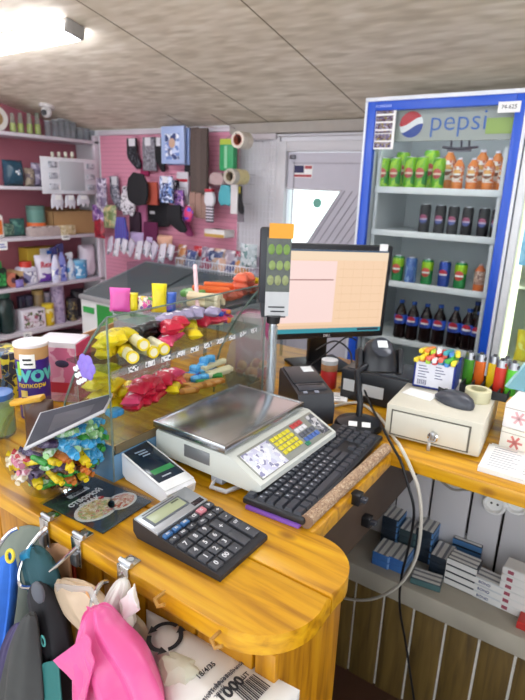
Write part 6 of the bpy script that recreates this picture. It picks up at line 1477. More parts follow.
# barcode scanner on its stand
p = zat(358, 427, CZ)
t = thing('barcode_scanner', 'black barcode scanner on a round based stand beside the keyboard', 'scanner', (p.x, p.y, CZ), R_(25))
SBK = mat('1b1d23', .35)
b = MB(); b.M = Matrix.Diagonal((1, .95, 1, 1)); b.lathe([(.062, 0), (.064, .008), (.058, .018), (.03, .026), (.014, .032), (0, .032)], 26); bs = b.build('base', SBK, t)
for s in (-.026, .008): b = MB(); b.M = Matrix.Translation((s, -.036, .0235)) @ Matrix.Rotation(R_(18), 4, 'X'); b.box(0, .022, -.009, .009, 0, .0012); b.build('white_sticker', PAPER, bs)
def toloc(v): return Matrix.Rotation(-R_(25), 4, 'Z') @ (Vector(v)-Vector((p.x, p.y, CZ)))
Dn = (p-EYE).dot(CF)
h0 = toloc(dat(357, 372, Dn)); hc = toloc(dat(379, 356, Dn+.04))
b = MB(); b.tube([(0, 0, .03), (0, .004, .07), (h0.x*.5, h0.y*.5, h0.z*.72), h0, h0+(hc-h0)*.6], .0085, 10); b.build('gooseneck', SBK, t)
HM = Matrix.Translation(hc) @ Matrix.Rotation(R_(12), 4, 'Z') @ Matrix.Rotation(R_(-24), 4, 'X')
b = MB(); b.M = HM; b.loft([(0, 0, -.045, .050, .030), (0, 0, -.02, .052, .036), (0, -.002, .01, .046, .034), (0, -.004, .035, .036, .026), (0, -.004, .046, .018, .014)], 24, 0); hd = b.build('scanner_head', SBK, t)
b = MB(); b.M = HM @ Matrix.Translation((0, -.034, .018)) @ Matrix.Rotation(R_(62), 4, 'X') @ Matrix.Diagonal((1, 1.15, 1, 1)); b.lathe([(0, 0), (.026, 0), (.028, .004), (.022, .007), (0, .007)], 22); fc = b.build('scan_window', mat('3a3e48', .2), hd)
b = MB(); b.M = HM @ Matrix.Translation((0, -.0375, .026)) @ Matrix.Rotation(R_(-28), 4, 'X'); b.box(-.013, .013, -.003, -.0015, -.011, .011); b.build('white_label', mat('e4e8ea', .5), hd)
b = MB(); b.M = HM; b.box(-.062, -.048, -.02, .02, -.05, .02, .005); b.build('cradle_arm', SBK, t); b = MB(); b.M = HM; b.box(.048, .062, -.02, .02, -.05, .02, .005); b.build('cradle_arm', SBK, t)
# ---------------------------------------------------------------- cash box
q0, q1 = zat(383, 437, CZ), zat(478, 461, CZ)
an = math.atan2((q1-q0).y, (q1-q0).x); CWd = (q1-q0).length
t = thing('cash_box', 'small cream metal cash drawer with a lock and hanging key', 'cash box', (q0.x, q0.y, CZ), an)
CR_ = mat('d4d0c0', .4, 0, .04, 14); ch, cd = .092, .31
b = MB(); b.box(0, CWd, .004, cd, .006, ch, .004); b.build('case', CR_, t)
b = MB(); b.box(.018, CWd-.03, -.0005, .006, .016, ch-.016, .0015); dw = b.build('drawer', mat('d8d5c8', .4), t)
b = MB(); b.box(.014, .0175, .0025, .005, .012, ch-.012); b.box(CWd-.0295, CWd-.0255, .0025, .005, .012, ch-.012); b.box(.014, CWd-.026, .0025, .005, ch-.0155, ch-.0125); b.box(.014, CWd-.026, .0025, .005, .012, .0155); b.build('drawer_gap', mat('6a685e', .6), t)
kx = CWd*.53
b = MB(); b.M = Matrix.Translation((kx, 0, .034)) @ Matrix.Rotation(PI/2, 4, 'X'); b.lathe([(.013, 0), (.013, .006), (.009, .009), (0, .009)], 18); b.build('lock', CHROME, dw)
b = MB(); b.box(kx-.004, kx+.004, -.021, -.009, .031, .052, .001); b.ring(.008, .0018, 14, 6, (kx, -.014, .030)); b.box(kx-.010, kx-.001, -.014, -.012, -.006, .022, .001); b.build('key', STEEL, dw)
for x in (.02, CWd-.02):
    for y in (.03, cd-.03): b = MB(); b.cyl((x, y, 0), (x, y, .007), .008); b.build('rubber_foot', BLACK, t)
top = CZ+ch
def onbox(px, py): return zat(px, py, top)
# mouse
p = onbox(455, 406); m0, m1 = onbox(438, 397), onbox(471, 410); an = math.atan2((m1-m0).y, (m1-m0).x)
t = thing('computer_mouse', 'dark grey computer mouse lying on the cash box', 'mouse', ((m0.x+m1.x)/2, (m0.y+m1.y)/2, top+.0005), an)
b = MB(); b.loft([(0, 0, 0, .054, .030), (0, 0, .008, .056, .0315), (.004, 0, .022, .046, .026), (.008, 0, .031, .028, .015), (.01, 0, .033, .008, .004)], 26); b.build('body', mat('43464f', .35), t)
b = MB(); b.cyl((-.030, -.005, .0225), (-.030, .005, .0225), .007, n=14); b.build('wheel', BLACK, t)
b = MB(); b.box(-.052, -.008, -.0012, .0012, .014, .0275); b.build('button_split', BLACK, t)
# paper under the gum box
p = onbox(418, 396); t = thing('paper_slips', 'white paper slip sticking out in front of the gum box', 'paper', (p.x, p.y+.01, top+.0004), R_(-8)); b = MB(); b.box(-.04, .04, -.022, .03, 0, .0015); b.build('slip', PAPER, t)
# gum box with stick sweets
g0, g1 = onbox(412, 386), onbox(453, 394); an = math.atan2((g1-g0).y, (g1-g0).x); gw = (g1-g0).length; gz = bis(lambda z: proj((g0.x, g0.y, z))[1]-359, top, 1.5)-top
gz = min(gz, .085)
t = thing('gum_box', 'blue open box with a white printed front full of coloured gum sticks', 'box', (g0.x, g0.y, top+.0015), an); GB = mat('2a3f9c', .4); gd = .085
b = MB(); b.box(0, gw, 0, .003, 0, gz); b.box(0, gw, gd, gd+.003, 0, gz*1.0); b.box(0, .003, 0, gd, 0, gz); b.box(gw-.003, gw, 0, gd, 0, gz); b.box(0, gw, 0, gd, 0, .003); b.build('box_body', GB, t)
b = MB(); b.box(.005, gw-.006, -.0012, 0, .006, gz-.006); f = b.build('white_front', mat('e4e4ee', .5), t)
b = MB()
for k in range(5): b.box(.012, .012+gw*(.18+.04*(k % 3)), -.0018, -.001, gz*(.78-.1*k), gz*(.81-.1*k)); b.box(gw*.52, gw*(.66+.05*(k % 3)), -.0018, -.001, gz*(.8-.1*k), gz*(.83-.1*k))
for k in range(14): b.box(.012+.0018*k, .0132+.0018*k-.0004*(k % 3), -.0018, -.001, gz*.12, gz*.3)
b.build('printing', mat('6a6a8a', .6), f)
gcol = [('yellow', 'ecd83a'), ('orange', 'ec8a3a'), ('lime', 'a8d03a'), ('red', 'd83a3a'), ('white', 'e8e8ea'), ('coral', 'e86a5a'), ('teal', '3fa8b0'), ('blue', '4a8ad0'), ('green', '4fb04a')]
GS = {}
for nm, cc in gcol: GS[nm] = sweet('gum_stick', 'gum', 'bar', .013, .075, .013, mat(cc, .35), mat(cc, .35, 0, .3, 80))
order = ['yellow', 'yellow', 'orange', 'lime', 'coral', 'white', 'red', 'coral', 'teal', 'blue', 'green', 'yellow']
for k in range(24):
    nm = order[(k//2) % 12]; u = (k//2)/11; x = .01+(gw-.02)*u; row_ = k % 2
    loc = Vector((x, .025+.036*row_, gz-.012+.012*row_+.004*(k % 3)))
    w_ = Matrix.Rotation(an, 3, 'Z') @ loc
    dup(GS[nm], (g0.x+w_.x, g0.y+w_.y, top+.0015+w_.z), label='%s gum stick in the blue open box on the cash box' % nm, group='%s gum sticks' % nm, rot=(0, R_(8), an+PI/2+R_(-12+7*(k % 4))))
# lighter tray
l0, l1 = onbox(455, 398), onbox(497, 411)
tx0, tx1 = l0.x, l1.x; ty0 = min(l0.y, l1.y)+.02; ty0 = 1.435
t = thing('lighter_tray', 'black slotted lighter tray at the back of the cash box', 'tray', ((tx0+tx1)/2, ty0+.045, top+.0005)); tw = (tx1-tx0)+.01
b = MB(); b.box(-tw/2, tw/2, -.045, .05, 0, .006, .001); b.box(-tw/2, tw/2, -.045, -.042, .006, .022); b.box(-tw/2, tw/2, .047, .05, .006, .03)
b.build('tray', mat('22242a', .45), t)
b = MB()
for k in range(6): b.box(-tw/2+k*tw/5-.001, -tw/2+k*tw/5+.001, -.042, .047, .006, .024)
b.build('dividers', mat('2c2e34', .45), t)
b = MB(); b.box(-.012, .006, -.0462, -.045, .008, .018); b.build('price_label', PAPER, t)
def lighter(nm, c):
    t = thing('lighter', '', 'lighter'); b = MB(); b.M = Matrix.Diagonal((1, .6, 1, 1)); b.cyl((0, 0, 0), (0, 0, .058), .0125, n=16); b.build('lighter_body', mat(c, .2, 0, .06), t)
    b = MB(); b.M = Matrix.Diagonal((1, .62, 1, 1)); b.cyl((0, 0, .058), (0, 0, .074), .0115, .0105, 16); b.build('metal_hood', STEEL, t)
    b = MB(); b.cyl((-.004, 0, .073), (.004, 0, .073), .006, n=12); b.build('spark_wheel', mat('4a4a4e', .4, .8), t)
    b = MB(); b.box(.004, .012, -.005, .005, .06, .069, .002); b.build('thumb_lever', mat('a03030', .4) if nm in ('yellow', 'red') else mat('2a2a30', .4), t); return t
for k, (nm, c, px, dy, lab) in enumerate((('green', '4f9a2a', 466, .02, 'green lighter standing next to the gum box'), ('orange', 'e06a22', 477, .022, 'orange lighter between the green and yellow ones'), ('yellow', 'ecc81e', 490, .026, 'yellow lighter in the black tray'), ('red', 'd0382a', 497, .0, 'red lighter standing in front of the yellow one'), ('yellow', 'd8b81e', 502, .03, 'yellow lighter half hidden behind the red one'), ('lime', '5fc43a', 509, .0, 'bright lime lighter at the right end of the tray'))):
    zz = top+.0066; X = slot(px, ty0+.045+dy, zz)
    o = lighter(nm, c); o.location = (X, ty0+.045+dy, zz); o['label'] = lab; o['group'] = 'lighters in the tray'; o.scale = (1.12, 1.12, 1.22)
p = onbox(478, 399); t = thing('tape_roll', 'cream tape roll lying on the cash box before the lighters', 'tape', (p.x, min(p.y, ty0-.03), top+.0005))
b = MB(); b.lathe([(.021, 0), (.032, 0), (.032, .03), (.021, .03), (.021, 0)], 26); b.build('tape', mat('dcd8b4', .5), t); b = MB(); b.lathe([(.019, .001), (.0212, .001), (.0212, .031), (.019, .031), (.019, .001)], 26); b.build('core', mat('c8c49c', .6), t)
# tissue boxes
q0 = zat(492, 449, CZ)
for k, (z0, z1, m, lab) in enumerate(((0, .062, ['e4dfd4', 'ece6da', 'd8d4c8', 'd8837a'], 'lower floral carton with red snowflake print beside the cash box'), (.063, .125, ['e8e4e8', 'f0ecec', 'dcd8e0', 'e8b8b4', 'b8c8d8'], 'upper pale floral carton on top of the lower one'))):
    t = thing('tissue_box', lab, 'box', (q0.x+.012, q0.y+.005, CZ+z0+.0005), R_(-4), 'floral cartons beside the cash box')
    b = MB(); b.box(0, .21, 0, .24, 0, z1-z0, .003); bd = b.build('box_body', mat(m[1], .6, 0, .04), t)
    for j, (x, zc) in enumerate(((.035, .03), (.10, .026), (.165, .032))):
        b = MB()
        for a in range(3):
            th = a*PI/3+.3*j; dx, dz = .017*math.cos(th), .017*math.sin(th); b.prism([(x-dx-dz*.16, zc-dz+dx*.16), (x-dx+dz*.16, zc-dz-dx*.16), (x+dx+dz*.16, zc+dz-dx*.16), (x+dx-dz*.16, zc+dz+dx*.16)], -.0012, 0, 'Y')
        b.build('flower_print', mat('cf7a72' if k == 0 else 'e0b0b4', .6), bd)
    b = MB(); b.box(0, .21, -.0006, .0, (z1-z0)*.80, (z1-z0)*.83); b.build('lid_line', mat('b8b0a4', .6), bd)
# papers
q0 = zat(477, 471, CZ); t = thing('paper_stack', 'stack of printed white sheets at the front of the desk', 'papers', (q0.x, q0.y, CZ), R_(2))
for k in range(4):
    b = MB(); b.M = Matrix.Rotation(R_(1.3*((k*7) % 3-1)), 4, 'Z'); b.box(0, .24, 0, .145, .0005+.0035*k, .0035*(k+1), .0005); sh = b.build('sheet', PAPER, t)
b = MB()
for r_ in range(9):
    for c_ in range(3): b.box(.014+.075*c_, .014+.075*c_+.05+.012*((r_*5+c_) % 2), .018+.013*r_, .0205+.013*r_, .0138, .0144)
b.build('print', mat('9a9aa8', .7), sh)
# blue folder leaning on the cartons
q = zat(505, 402, CZ+.125)
t = thing('plastic_folder', 'pale blue translucent folder leaning on the floral cartons', 'folder', (-.165, 1.50, CZ+.127), R_(-2))
b = MB(); b.hexa([(-.06, -.05, 0), (.16, -.05, 0), (.16, -.046, 0), (-.06, -.046, 0)], [(.02, .06, .17), (.2, .06, .17), (.2, .064, .17), (.02, .064, .17)]); b.build('cover', clear('a8d8e4', .25, .1, .4), t)
b = MB(); b.cyl((-.06, -.048, .002), (.02, .062, .17), .004, n=8); b.build('folded_edge', clear('c4e8ee', .3, .1, .5), t)
# ================================================================ CIGARETTE PACKS ON THE LEDGE
LZT = .4525
PKS = {}
def pack(key, lid, side, band, txt=None, w=.055, h=.088, d=.023):
    """pack lying flat: x across, y away, z thickness"""
    t = thing('cigarette_pack', '', 'pack'); b = MB(); b.box(-h/2, h/2, -w/2, w/2, 0, d, .0012); b.build('pack_body', side, t)
    b = MB(); b.box(-h/2+.002, h/2-.002, -w/2+.002, w/2-.002, d-.0004, d+.0006); tp = b.build('top_label', lid, t)
    b = MB(); b.box(-h/2-.0006, h/2+.0006, -w/2-.0007, -w/2+.004, d*.12, d*.88); fr = b.build('front_band', band, t)
    if txt: letters(txt, .012, mat('3a4a7a', .6), fr, (-.006, -w/2-.0012, d/2), bold=.01)
    return t
DKB = mat('26303c', .3, 0, .15, 30); BLP = mat('3f6fb0', .35, 0, .1); GRB = mat('3a4a50', .3); WHP = mat('dcdcda', .5)
LBL = stripes('e0e0dc', '85878c', 14, 'Y', .5, .7)
pack1 = pack('dark', LBL, DKB, mat('5a8cc4', .4), None); pack2 = pack('blue', LBL, BLP, mat('7aa4d8', .4), None); pack3 = pack('teal', LBL, GRB, mat('4a6a6c', .4), None); pack4 = pack('white', LBL, DKB, WHP, None); pack5 = pack('wide', LBL, mat('c4c8cc', .4), WHP, 'BOND'); pack6 = pack('red', mat('e4e2de', .5), WHP, mat('e0dedc', .5), None)
for z_ in (0,):
    b = MB(); b.box(-.030, -.014, -.0288, -.0270, .006, .017); fr = [o for o in kids(pack6) if o.name.startswith('front_band')][0]; b.build('red_print', mat('9a4a5a', .5), fr)
def stack(proto, px, py, n, labs, grp, rz=0, dz=.0236, shift=.002, lift=0):
    """px, py: the middle of the foot of the stack's front side"""
    p = zat(px, py, LZT); dep = .044 if rz > 45 else .0275
    for k in range(n):
        dup(proto, (p.x+shift*((k*3) % 3-1), p.y+dep, LZT+.0005+dz*(k+lift)), R_(rz), labs % (('bottom', 'second', 'third', 'fourth', 'fifth', 'topmost')[k if k < n-1 else 5] if n > 1 else 'single'), grp)
stack(pack1, 387.5, 549, 5, '%s pack of the tall dark blue stack left on the ledge', 'dark blue cigarette packs', 90)
stack(pack2, 380, 567, 2, '%s bright blue pack before the tall dark stack, left side', 'bright blue cigarette packs', 90)
stack(pack2, 395, 572, 2, '%s bright blue pack before the tall dark stack, right side', 'bright blue cigarette packs, right side', 90)
stack(pack3, 405, 556, 4, '%s dark teal pack of the stack right of the tall blue one', 'dark teal packs', 90)
stack(pack1, 421, 562, 5, '%s dark pack of the stack behind the hanging cables', 'dark packs behind the cables', 90)
stack(pack3, 424, 588, 1, '%s grey teal pack lying flat at the ledge edge', None, 8)
stack(pack4, 437, 577, 3, '%s white fronted pack of the low stack behind the teal pack', 'white fronted packs, low stack', 90)
stack(pack4, 459, 590, 4, '%s white fronted pack of the middle stack on the ledge', 'white fronted packs, middle stack', -3)
stack(pack5, 485, 602, 3, '%s wide lettered pack right of the middle stack', 'wide lettered packs', -4)
stack(pack6, 513, 615, 6, '%s white pack with a red print at the right edge', 'white packs with a red print', -4)
stack(pack1, 464, 568, 4, '%s dark pack of the stack behind the middle one', 'dark packs behind the white ones', 0)
o = pack('redbox', mat('c83a30', .4), mat('c8342c', .4), mat('b82c28', .4)); q = zat(533, 636, LZT); o.location = (q.x, q.y+.03, LZT+.0005); o['label'] = 'red pack at the front of the ledge by the picture edge'
# ================================================================ CABLES
def cable(name, label, pts, r, m):
    t = thing(name, label, 'cable'); P = [Vector(p) for p in pts]; out = []
    for i in range(len(P)-1):
        p0, p1, p2, p3 = P[max(i-1, 0)], P[i], P[i+1], P[min(i+2, len(P)-1)]
        for k in range(8):
            u = k/8; out.append(.5*((2*p1)+(p2-p0)*u+(2*p0-5*p1+4*p2-p3)*u*u+(3*p1-p0-3*p2+p3)*u**3))
    out.append(P[-1]); b = MB(); b.tube(out, r, 8); b.build('cord', m, t); return t
WC = mat('cfcabf', .45); BC = mat('17181c', .45)
cable('white_cable', 'thick white cable looping from the desk down in front of the cigarette packs', [zat(322, 410, CZ+.006), zat(338, 405, CZ+.006), zat(358, 403, CZ+.006), zat(374, 412, CZ+.006), zat(386, 425, CZ+.007), zat(394, 438, CZ+.008), yat(400, 446, 1.150), yat(410, 466, 1.145), yat(419, 492, 1.145), yat(421, 525, 1.16), yat(415, 560, 1.2), yat(398, 586, 1.25), yat(372, 599, 1.30), yat(345, 598, 1.33), yat(315, 585, 1.36)], .0043, WC)
cable('black_cable', 'black cable hanging from the scanner head down to the floor', [dat(361, 368, 1.63), dat(364, 388, 1.60), dat(372, 408, 1.55), zat(384, 430, CZ+.02), zat(394, 449, CZ+.012), yat(401, 462, 1.148), yat(408, 485, 1.146), yat(414, 512, 1.15), yat(409, 545, 1.2), yat(401, 580, 1.26), yat(400, 610, 1.32), yat(406, 645, 1.36), yat(414, 700, 1.38)], .0034, BC)
cable('monitor_cable', 'thin black cables behind the monitor stand', [dat(316, 350, 1.80), dat(335, 341, 1.82), dat(350, 352, 1.80), dat(352, 375, 1.72), zat(354, 398, CZ+.004)], .003, BC)
cable('monitor_cable', 'thin black cable arching below the monitor', [dat(300, 372, 1.85), dat(322, 357, 1.86), dat(345, 338, 1.84), dat(356, 340, 1.86)], .0028, BC)
p = dat(352, 338, 1.86)
cable('wall_cable', 'grey cable drooping under the desk above the sockets', [yat(436, 476, 1.55), yat(452, 489, 1.56), yat(470, 490, 1.57), yat(497, 496, 1.59)], .004, mat('8a857c', .5))
# ================================================================ CLAMPS AND HOOKS AT THE FRONT EDGE
def clamp(px, py, label):
    p = zat(px, py, CZ); t = thing('hook_clamp', label, 'clamp', (p.x, FY, CZ), group='metal clamps on the counter edge')
    b = MB(); b.box(-.013, .013, -.004, .026, .0005, .004, .001); b.box(-.013, .013, -.0045, -.0015, -.052, .004, .001); b.build('clamp_plate', CHROME, t)
    b = MB(); b.cyl((-.014, .004, .007), (.014, .004, .007), .0045, n=12); b.cyl((0, .014, .004), (0, .014, .007), .006, n=12); b.build('hinge', STEEL, t)
    b = MB(); b.box(-.009, .009, -.012, -.0045, -.048, -.022, .002); b.build('catch', mat('7a7c80', .3, .8), t)
    return t
clamp(50, 518, 'leftmost metal clamp on the counter edge'); clamp(80, 538, 'metal clamp in the middle at the leaflet corner'); clamp(126, 566, 'rightmost metal clamp below the calculator')
for k, (px, py) in enumerate(((163, 591), (219, 630))):
    p = yat(px, py, FY-.002); t = thing('screw_hook', ('small wooden peg hook left of the white package', 'small wooden peg hook near the rounded counter end')[k], 'hook', (p.x, FY-.001, p.z-.004)); b = MB(); b.cyl((0, .004, 0), (0, -.02, .0), .003, n=8); b.tube([(0, -.018, 0), (.012, -.024, -.002), (.022, -.02, .004)], .003); b.build('hook', mat('a87a30', .5), t)
def hook(name, label, pts, r=.0042, m=None): 
    t = thing(name, label, 'hook'); P = [Vector(p) for p in pts]; b = MB(); out = []
    for i in range(len(P)-1):
        p0, p1, p2, p3 = P[max(i-1, 0)], P[i], P[i+1], P[min(i+2, len(P)-1)]
        for k in range(6):
            u = k/6; out.append(.5*((2*p1)+(p2-p0)*u+(2*p0-5*p1+4*p2-p3)*u*u+(3*p1-p0-3*p2+p3)*u**3))
    out.append(P[-1]); b.tube(out, r, 8); b.build('wire', m or CHROME, t); return t
YH = .455
hook('bag_hook', 'large curved metal hook holding the dark umbrellas', [yat(47, 527, .485), yat(38, 536, .47), yat(26, 553, YH), yat(19, 573, .44), yat(22, 586, .435), yat(35, 587, .44)])
hook('bag_hook', 'second curved hook beside the blue umbrella', [yat(36, 546, .47), yat(28, 550, .455), yat(20, 566, .45), yat(20, 582, .445), yat(28, 588, .44)], .0036) if False else None
hook('bag_hook', 'curved metal hook holding the pink plastic bag', [yat(107, 582, .482), yat(101, 584, .47), yat(94, 596, .455), yat(91, 610, .45), yat(94, 617, .45), yat(99, 616, .45)])
hook('bag_hook', 'pale metal hook at the left picture edge', [yat(18, 528, .46), yat(10, 532, .45), yat(2, 541, .44), yat(-4, 552, .44)])
hook('bag_hook', 'hook bar running from the middle clamp behind the beige package', [yat(77, 547, .478), yat(66, 557, .468), yat(55, 567, .46), yat(47, 573, .455)], .0034)
# ================================================================ BAGS AND UMBRELLAS HANGING IN FRONT
def shell(name, label, cat, poly, Y, th, m, nm='cloth', wr=.010, seed=0, sub=9):
    """hanging cloth traced at its own depth, with thickness and folds; poly = rows of (left px, right px, py)"""
    t = thing(name, label, cat); rd_ = random.Random(seed); ph = rd_.uniform(0, 6); rows = []
    c0 = yat((poly[0][0]+poly[0][1])/2, poly[0][2], Y); t.location = c0
    rings = []
    for k, (l, r, y) in enumerate(poly):
        a, e = yat(l, y, Y), yat(r, y, Y); n = 26; ring = []
        cx, hw = (a.x+e.x)/2-c0.x, (e.x-a.x)/2
        zl, zr = a.z-c0.z, e.z-c0.z; v = k/(len(poly)-1); tt = th*(.18+.82*math.sin(PI*min(.5, .04+v*.9)))
        for i in range(n):
            an = 2*PI*i/n; u = math.cos(an); s = math.sin(an)
            f = wr*(math.sin(5*u*2+ph+1.1*v)+.6*math.sin(11*u+2*ph-2*v))*min(1, .3+v)
            ring.append((cx+hw*u, (tt*s*(1-.35*u*u)+f*(1 if s < 0 else .4)), zl+(zr-zl)*(u+1)/2+.004*math.sin(7*u+ph)))
        rings.append(ring)
    b = MB(); n = 26; vs = [p for r in rings for p in r]; m_ = len(rings)
    b._add(vs, [(k*n+i, k*n+(i+1) % n, (k+1)*n+(i+1) % n, (k+1)*n+i) for k in range(m_-1) for i in range(n)]+[tuple(range(n))[::-1], tuple(range((m_-1)*n, m_*n))])
    o = b.build(nm, m, t, sharp=50); sm = o.modifiers.new('smooth', 'SUBSURF'); sm.levels = 1; sm.render_levels = 1
    return t
PKB = mat('dc5c98', .3, 0, .06, 22, bump=.5)
t = shell('plastic_bag', 'bright pink plastic bag hanging from the hook in front', 'bag', [(91, 99, 607), (88, 104, 613), (89, 108, 622), (86, 117, 633), (84, 130, 645), (83, 142, 657), (83, 151, 672), (82, 159, 688), (82, 167, 705), (80, 172, 740), (80, 172, 780)], .41, .045, PKB, 'bag_body', .013, 3)
loc = Vector(t.location)
def sheet(par, quad, th, m, nm, bend=.01):
    """folded flap between four corners, with thickness"""
    A, B, Cc, D = [Vector(q)-loc for q in quad]; nrm = (B-A).cross(D-A).normalized(); b = MB(); n = 8; vs = []
    for s in (0, 1):
        for j in range(n+1):
            for i in range(n+1):
                u, v = i/n, j/n; p = A*(1-u)*(1-v)+B*u*(1-v)+Cc*u*v+D*(1-u)*v; vs.append(p+nrm*(bend*math.sin(PI*u)*(.5+v)+.3*bend*math.sin(9*u+4*v)+s*th))
    q = (n+1)**2; fs = []
    for j in range(n):
        for i in range(n): a = j*(n+1)+i; fs += [(a, a+1, a+n+2, a+n+1), (q+a+n+1, q+a+n+2, q+a+1, q+a)]
    for i in range(n): fs += [(i+1, i, q+i, q+i+1), (n*(n+1)+i, n*(n+1)+i+1, q+n*(n+1)+i+1, q+n*(n+1)+i), (i*(n+1), (i+1)*(n+1), q+(i+1)*(n+1), q+i*(n+1)), ((i+1)*(n+1)+n, i*(n+1)+n, q+i*(n+1)+n, q+(i+1)*(n+1)+n)]
    b._add(vs, fs); return b.build(nm, m, par, sharp=50)
sheet(t, (yat(86, 634, .375), yat(92, 668, .36), yat(82, 725, .35), yat(54, 660, .36)), .002, PKB, 'folded_flap', .008)
sheet(t, (yat(86, 606, .425), yat(102, 609, .425), yat(108, 620, .41), yat(84, 622, .41)), .002, mat('d85a94', .32, 0, .06, 9), 'gathered_handle', .012)
# white crumpled bag tied at the right clamp
WB = mat('d8d4cc', .35, 0, .06, 12)
t = shell('plastic_bag', 'white crumpled plastic bag tied at the rightmost clamp', 'bag', [(119, 127, 578), (113, 130, 588), (108, 126, 600), (104, 132, 612), (106, 136, 624), (108, 134, 632)], .465, .02, WB, 'bag_body', .008, 8)
loc = Vector(t.location)
sheet(t, (yat(120, 600, .45), yat(133, 584, .445), yat(136, 606, .44), yat(122, 622, .445)), .0015, mat('ece9e4', .35), 'loose_flap', .01)
t2_ = shell('plastic_bag', 'greyish beige bag hanging between the pink bag and the printed package', 'bag', [(110, 132, 608), (106, 144, 620), (108, 152, 634), (112, 150, 652), (116, 150, 680), (120, 150, 730)], .487, .010, mat('a8977c', .4, 0, .1, 10), 'bag_body', .006, 5)
# big white printed package lying before the counter front
Z0 = .885
zA, zB_ = .872, .80
a = yat(144, 609, .515); e = yat(298, 692, .42)
W0 = Vector((-.575, .50, .885)); 
corner = [zat(146, 607, .918), zat(300, 688, .918)]
A_, B_ = corner; ux = (B_-A_).normalized(); uy = Vector((ux.y, -ux.x, 0)); LW = (B_-A_).length
t = thing('bag_package', 'large white printed package of plastic bags below the counter edge', 'package', A_, math.atan2(ux.y, ux.x))
SK = (Matrix.Rotation(-math.atan2(ux.y, ux.x), 4, 'Z') @ (zat(168, 700, A_.z)-A_)); SK = SK.x*.20/abs(SK.y)
b = MB(); n = 20; mm = 10; DW = .20
def top_z(u, v): return -.03*v+.012*math.sin(PI*u)**.5*math.sin(PI*min(1, v*1.4+.05))+.004*math.sin(6*u+5*v)*math.cos(7*v)
vs = []; fs = []
for s in (0, 1):
    for j in range(mm+1):
        for i in range(n+1):
            u, v = i/n, j/mm; e_ = 1-max(0, abs(2*u-1)-.86)*2.2; x = u*LW+SK*v*(1-u); y = -v*DW
            z = top_z(u, v) if s == 0 else -.085-.03*v+.02*(1-e_)
            if u in (0, 1) or v in (0, 1): z = (-.03*v-.004) if s == 0 else (-.03*v-.05)
            vs.append((x, y, z))
q = (n+1)*(mm+1)
for j in range(mm):
    for i in range(n): a = j*(n+1)+i; fs += [(a, a+n+1, a+n+2, a+1), (q+a, q+a+1, q+a+n+2, q+a+n+1)]
for i in range(n): fs += [(i, i+1, q+i+1, q+i), (mm*(n+1)+i+1, mm*(n+1)+i, q+mm*(n+1)+i, q+mm*(n+1)+i+1)]
for j in range(mm): fs += [(j*(n+1), q+j*(n+1), q+(j+1)*(n+1), (j+1)*(n+1)), (j*(n+1)+n, (j+1)*(n+1)+n, q+(j+1)*(n+1)+n, q+j*(n+1)+n)]
b._add(vs, fs); pkb = b.build('package_body', mat('dcdad6', .4, 0, .04, 14, bump=.15), t, sharp=60)
inv = Matrix.Rotation(-math.atan2(ux.y, ux.x), 4, 'Z')
def flat(px, py): 
    p = zat(px, py, A_.z-.0); l = inv @ (p-A_); return l
def onpack(me, px, py, rot, m, nm, lift=.003):
    l = flat(px, py); 
    for v in me.vertices:
        r = Matrix.Rotation(rot, 3, 'Z') @ Vector((v.co.x, v.co.y, 0)); x, y = l.x+r.x, l.y+r.y
        u, w_ = x/LW, -y/DW; v.co = (x, y, top_z(min(1, max(0, u)), min(1, max(0, w_)))+lift+v.co.z)
    me.materials.clear(); me.materials.append(m); o = bpy.data.objects.new(nm, me); C.objects.link(o); o.parent = pkb; return o
d0, d1 = flat(195, 684), flat(217, 664); rt = math.atan2((d1-d0).y, (d1-d0).x); dl = (d1-d0).length
onpack(text_bm('18/4/35', dl*.262, 'CENTER', .01), 206, 674, rt, INK, 'lettering')
onpack(text_bm('1000', .023, 'CENTER', .03), 231, 692, rt, INK, 'lettering'); onpack(text_bm('шт', .014, 'CENTER', .0), 244, 678, rt, INK, 'lettering')
for k, (px, py, s) in enumerate(((222, 683, 'пакет фасувальний'), (216, 690, 'поліетиленовий'), (214, 700, 'харчовий'))): onpack(text_bm(s, .0095, 'CENTER', 0), px, py, rt, mat('4a4a52', .7), 'small_lettering')
bb = MB(); 
for k in range(14): bb.box(.003*k, .003*k+(.0018 if k % 3 else .001), -.016, .016, 0, .0004)
me = bpy.data.meshes.new('barcode'); bb.bm.to_mesh(me); bb.bm.free(); onpack(me, 243, 701, rt, INK, 'barcode')
# recycling arrows
bb = MB(); Rr = .026
for k in range(3):
    a0 = k*2*PI/3; n_ = 9; ps = []
    for i in range(n_+1): a = a0+i/n_*1.55; ps.append((math.cos(a), math.sin(a)))
    for i in range(n_): x0, y0 = ps[i]; x1, y1 = ps[i+1]; r0, r1 = Rr*.82, Rr*1.10; bb._add([(x0*r0, y0*r0, 0), (x0*r1, y0*r1, 0), (x1*r1, y1*r1, 0), (x1*r0, y1*r0, 0)], [(0, 1, 2, 3)])
    a = a0+1.55; tx, ty = math.cos(a), math.sin(a); dx, dy = -ty, tx
    bb._add([(tx*Rr*.68, ty*Rr*.68, 0), (tx*Rr*1.28, ty*Rr*1.28, 0), (tx*Rr+dx*Rr*.5, ty*Rr+dy*Rr*.5, 0)], [(0, 1, 2)])
me = bpy.data.meshes.new('arrow_ring'); bb.bm.to_mesh(me); bb.bm.free(); onpack(me, 165, 640, rt, INK, 'arrow_ring')
b = MB(); l = flat(180, 668); b.loft([(l.x, l.y, -.01, .036, .024), (l.x, l.y, .006, .03, .018), (l.x+.005, l.y, .012, .014, .008)], 22, .12, 6, 2); b.build('clear_wrap_bulge', clear('ececdc', .3, .08, .45), t)
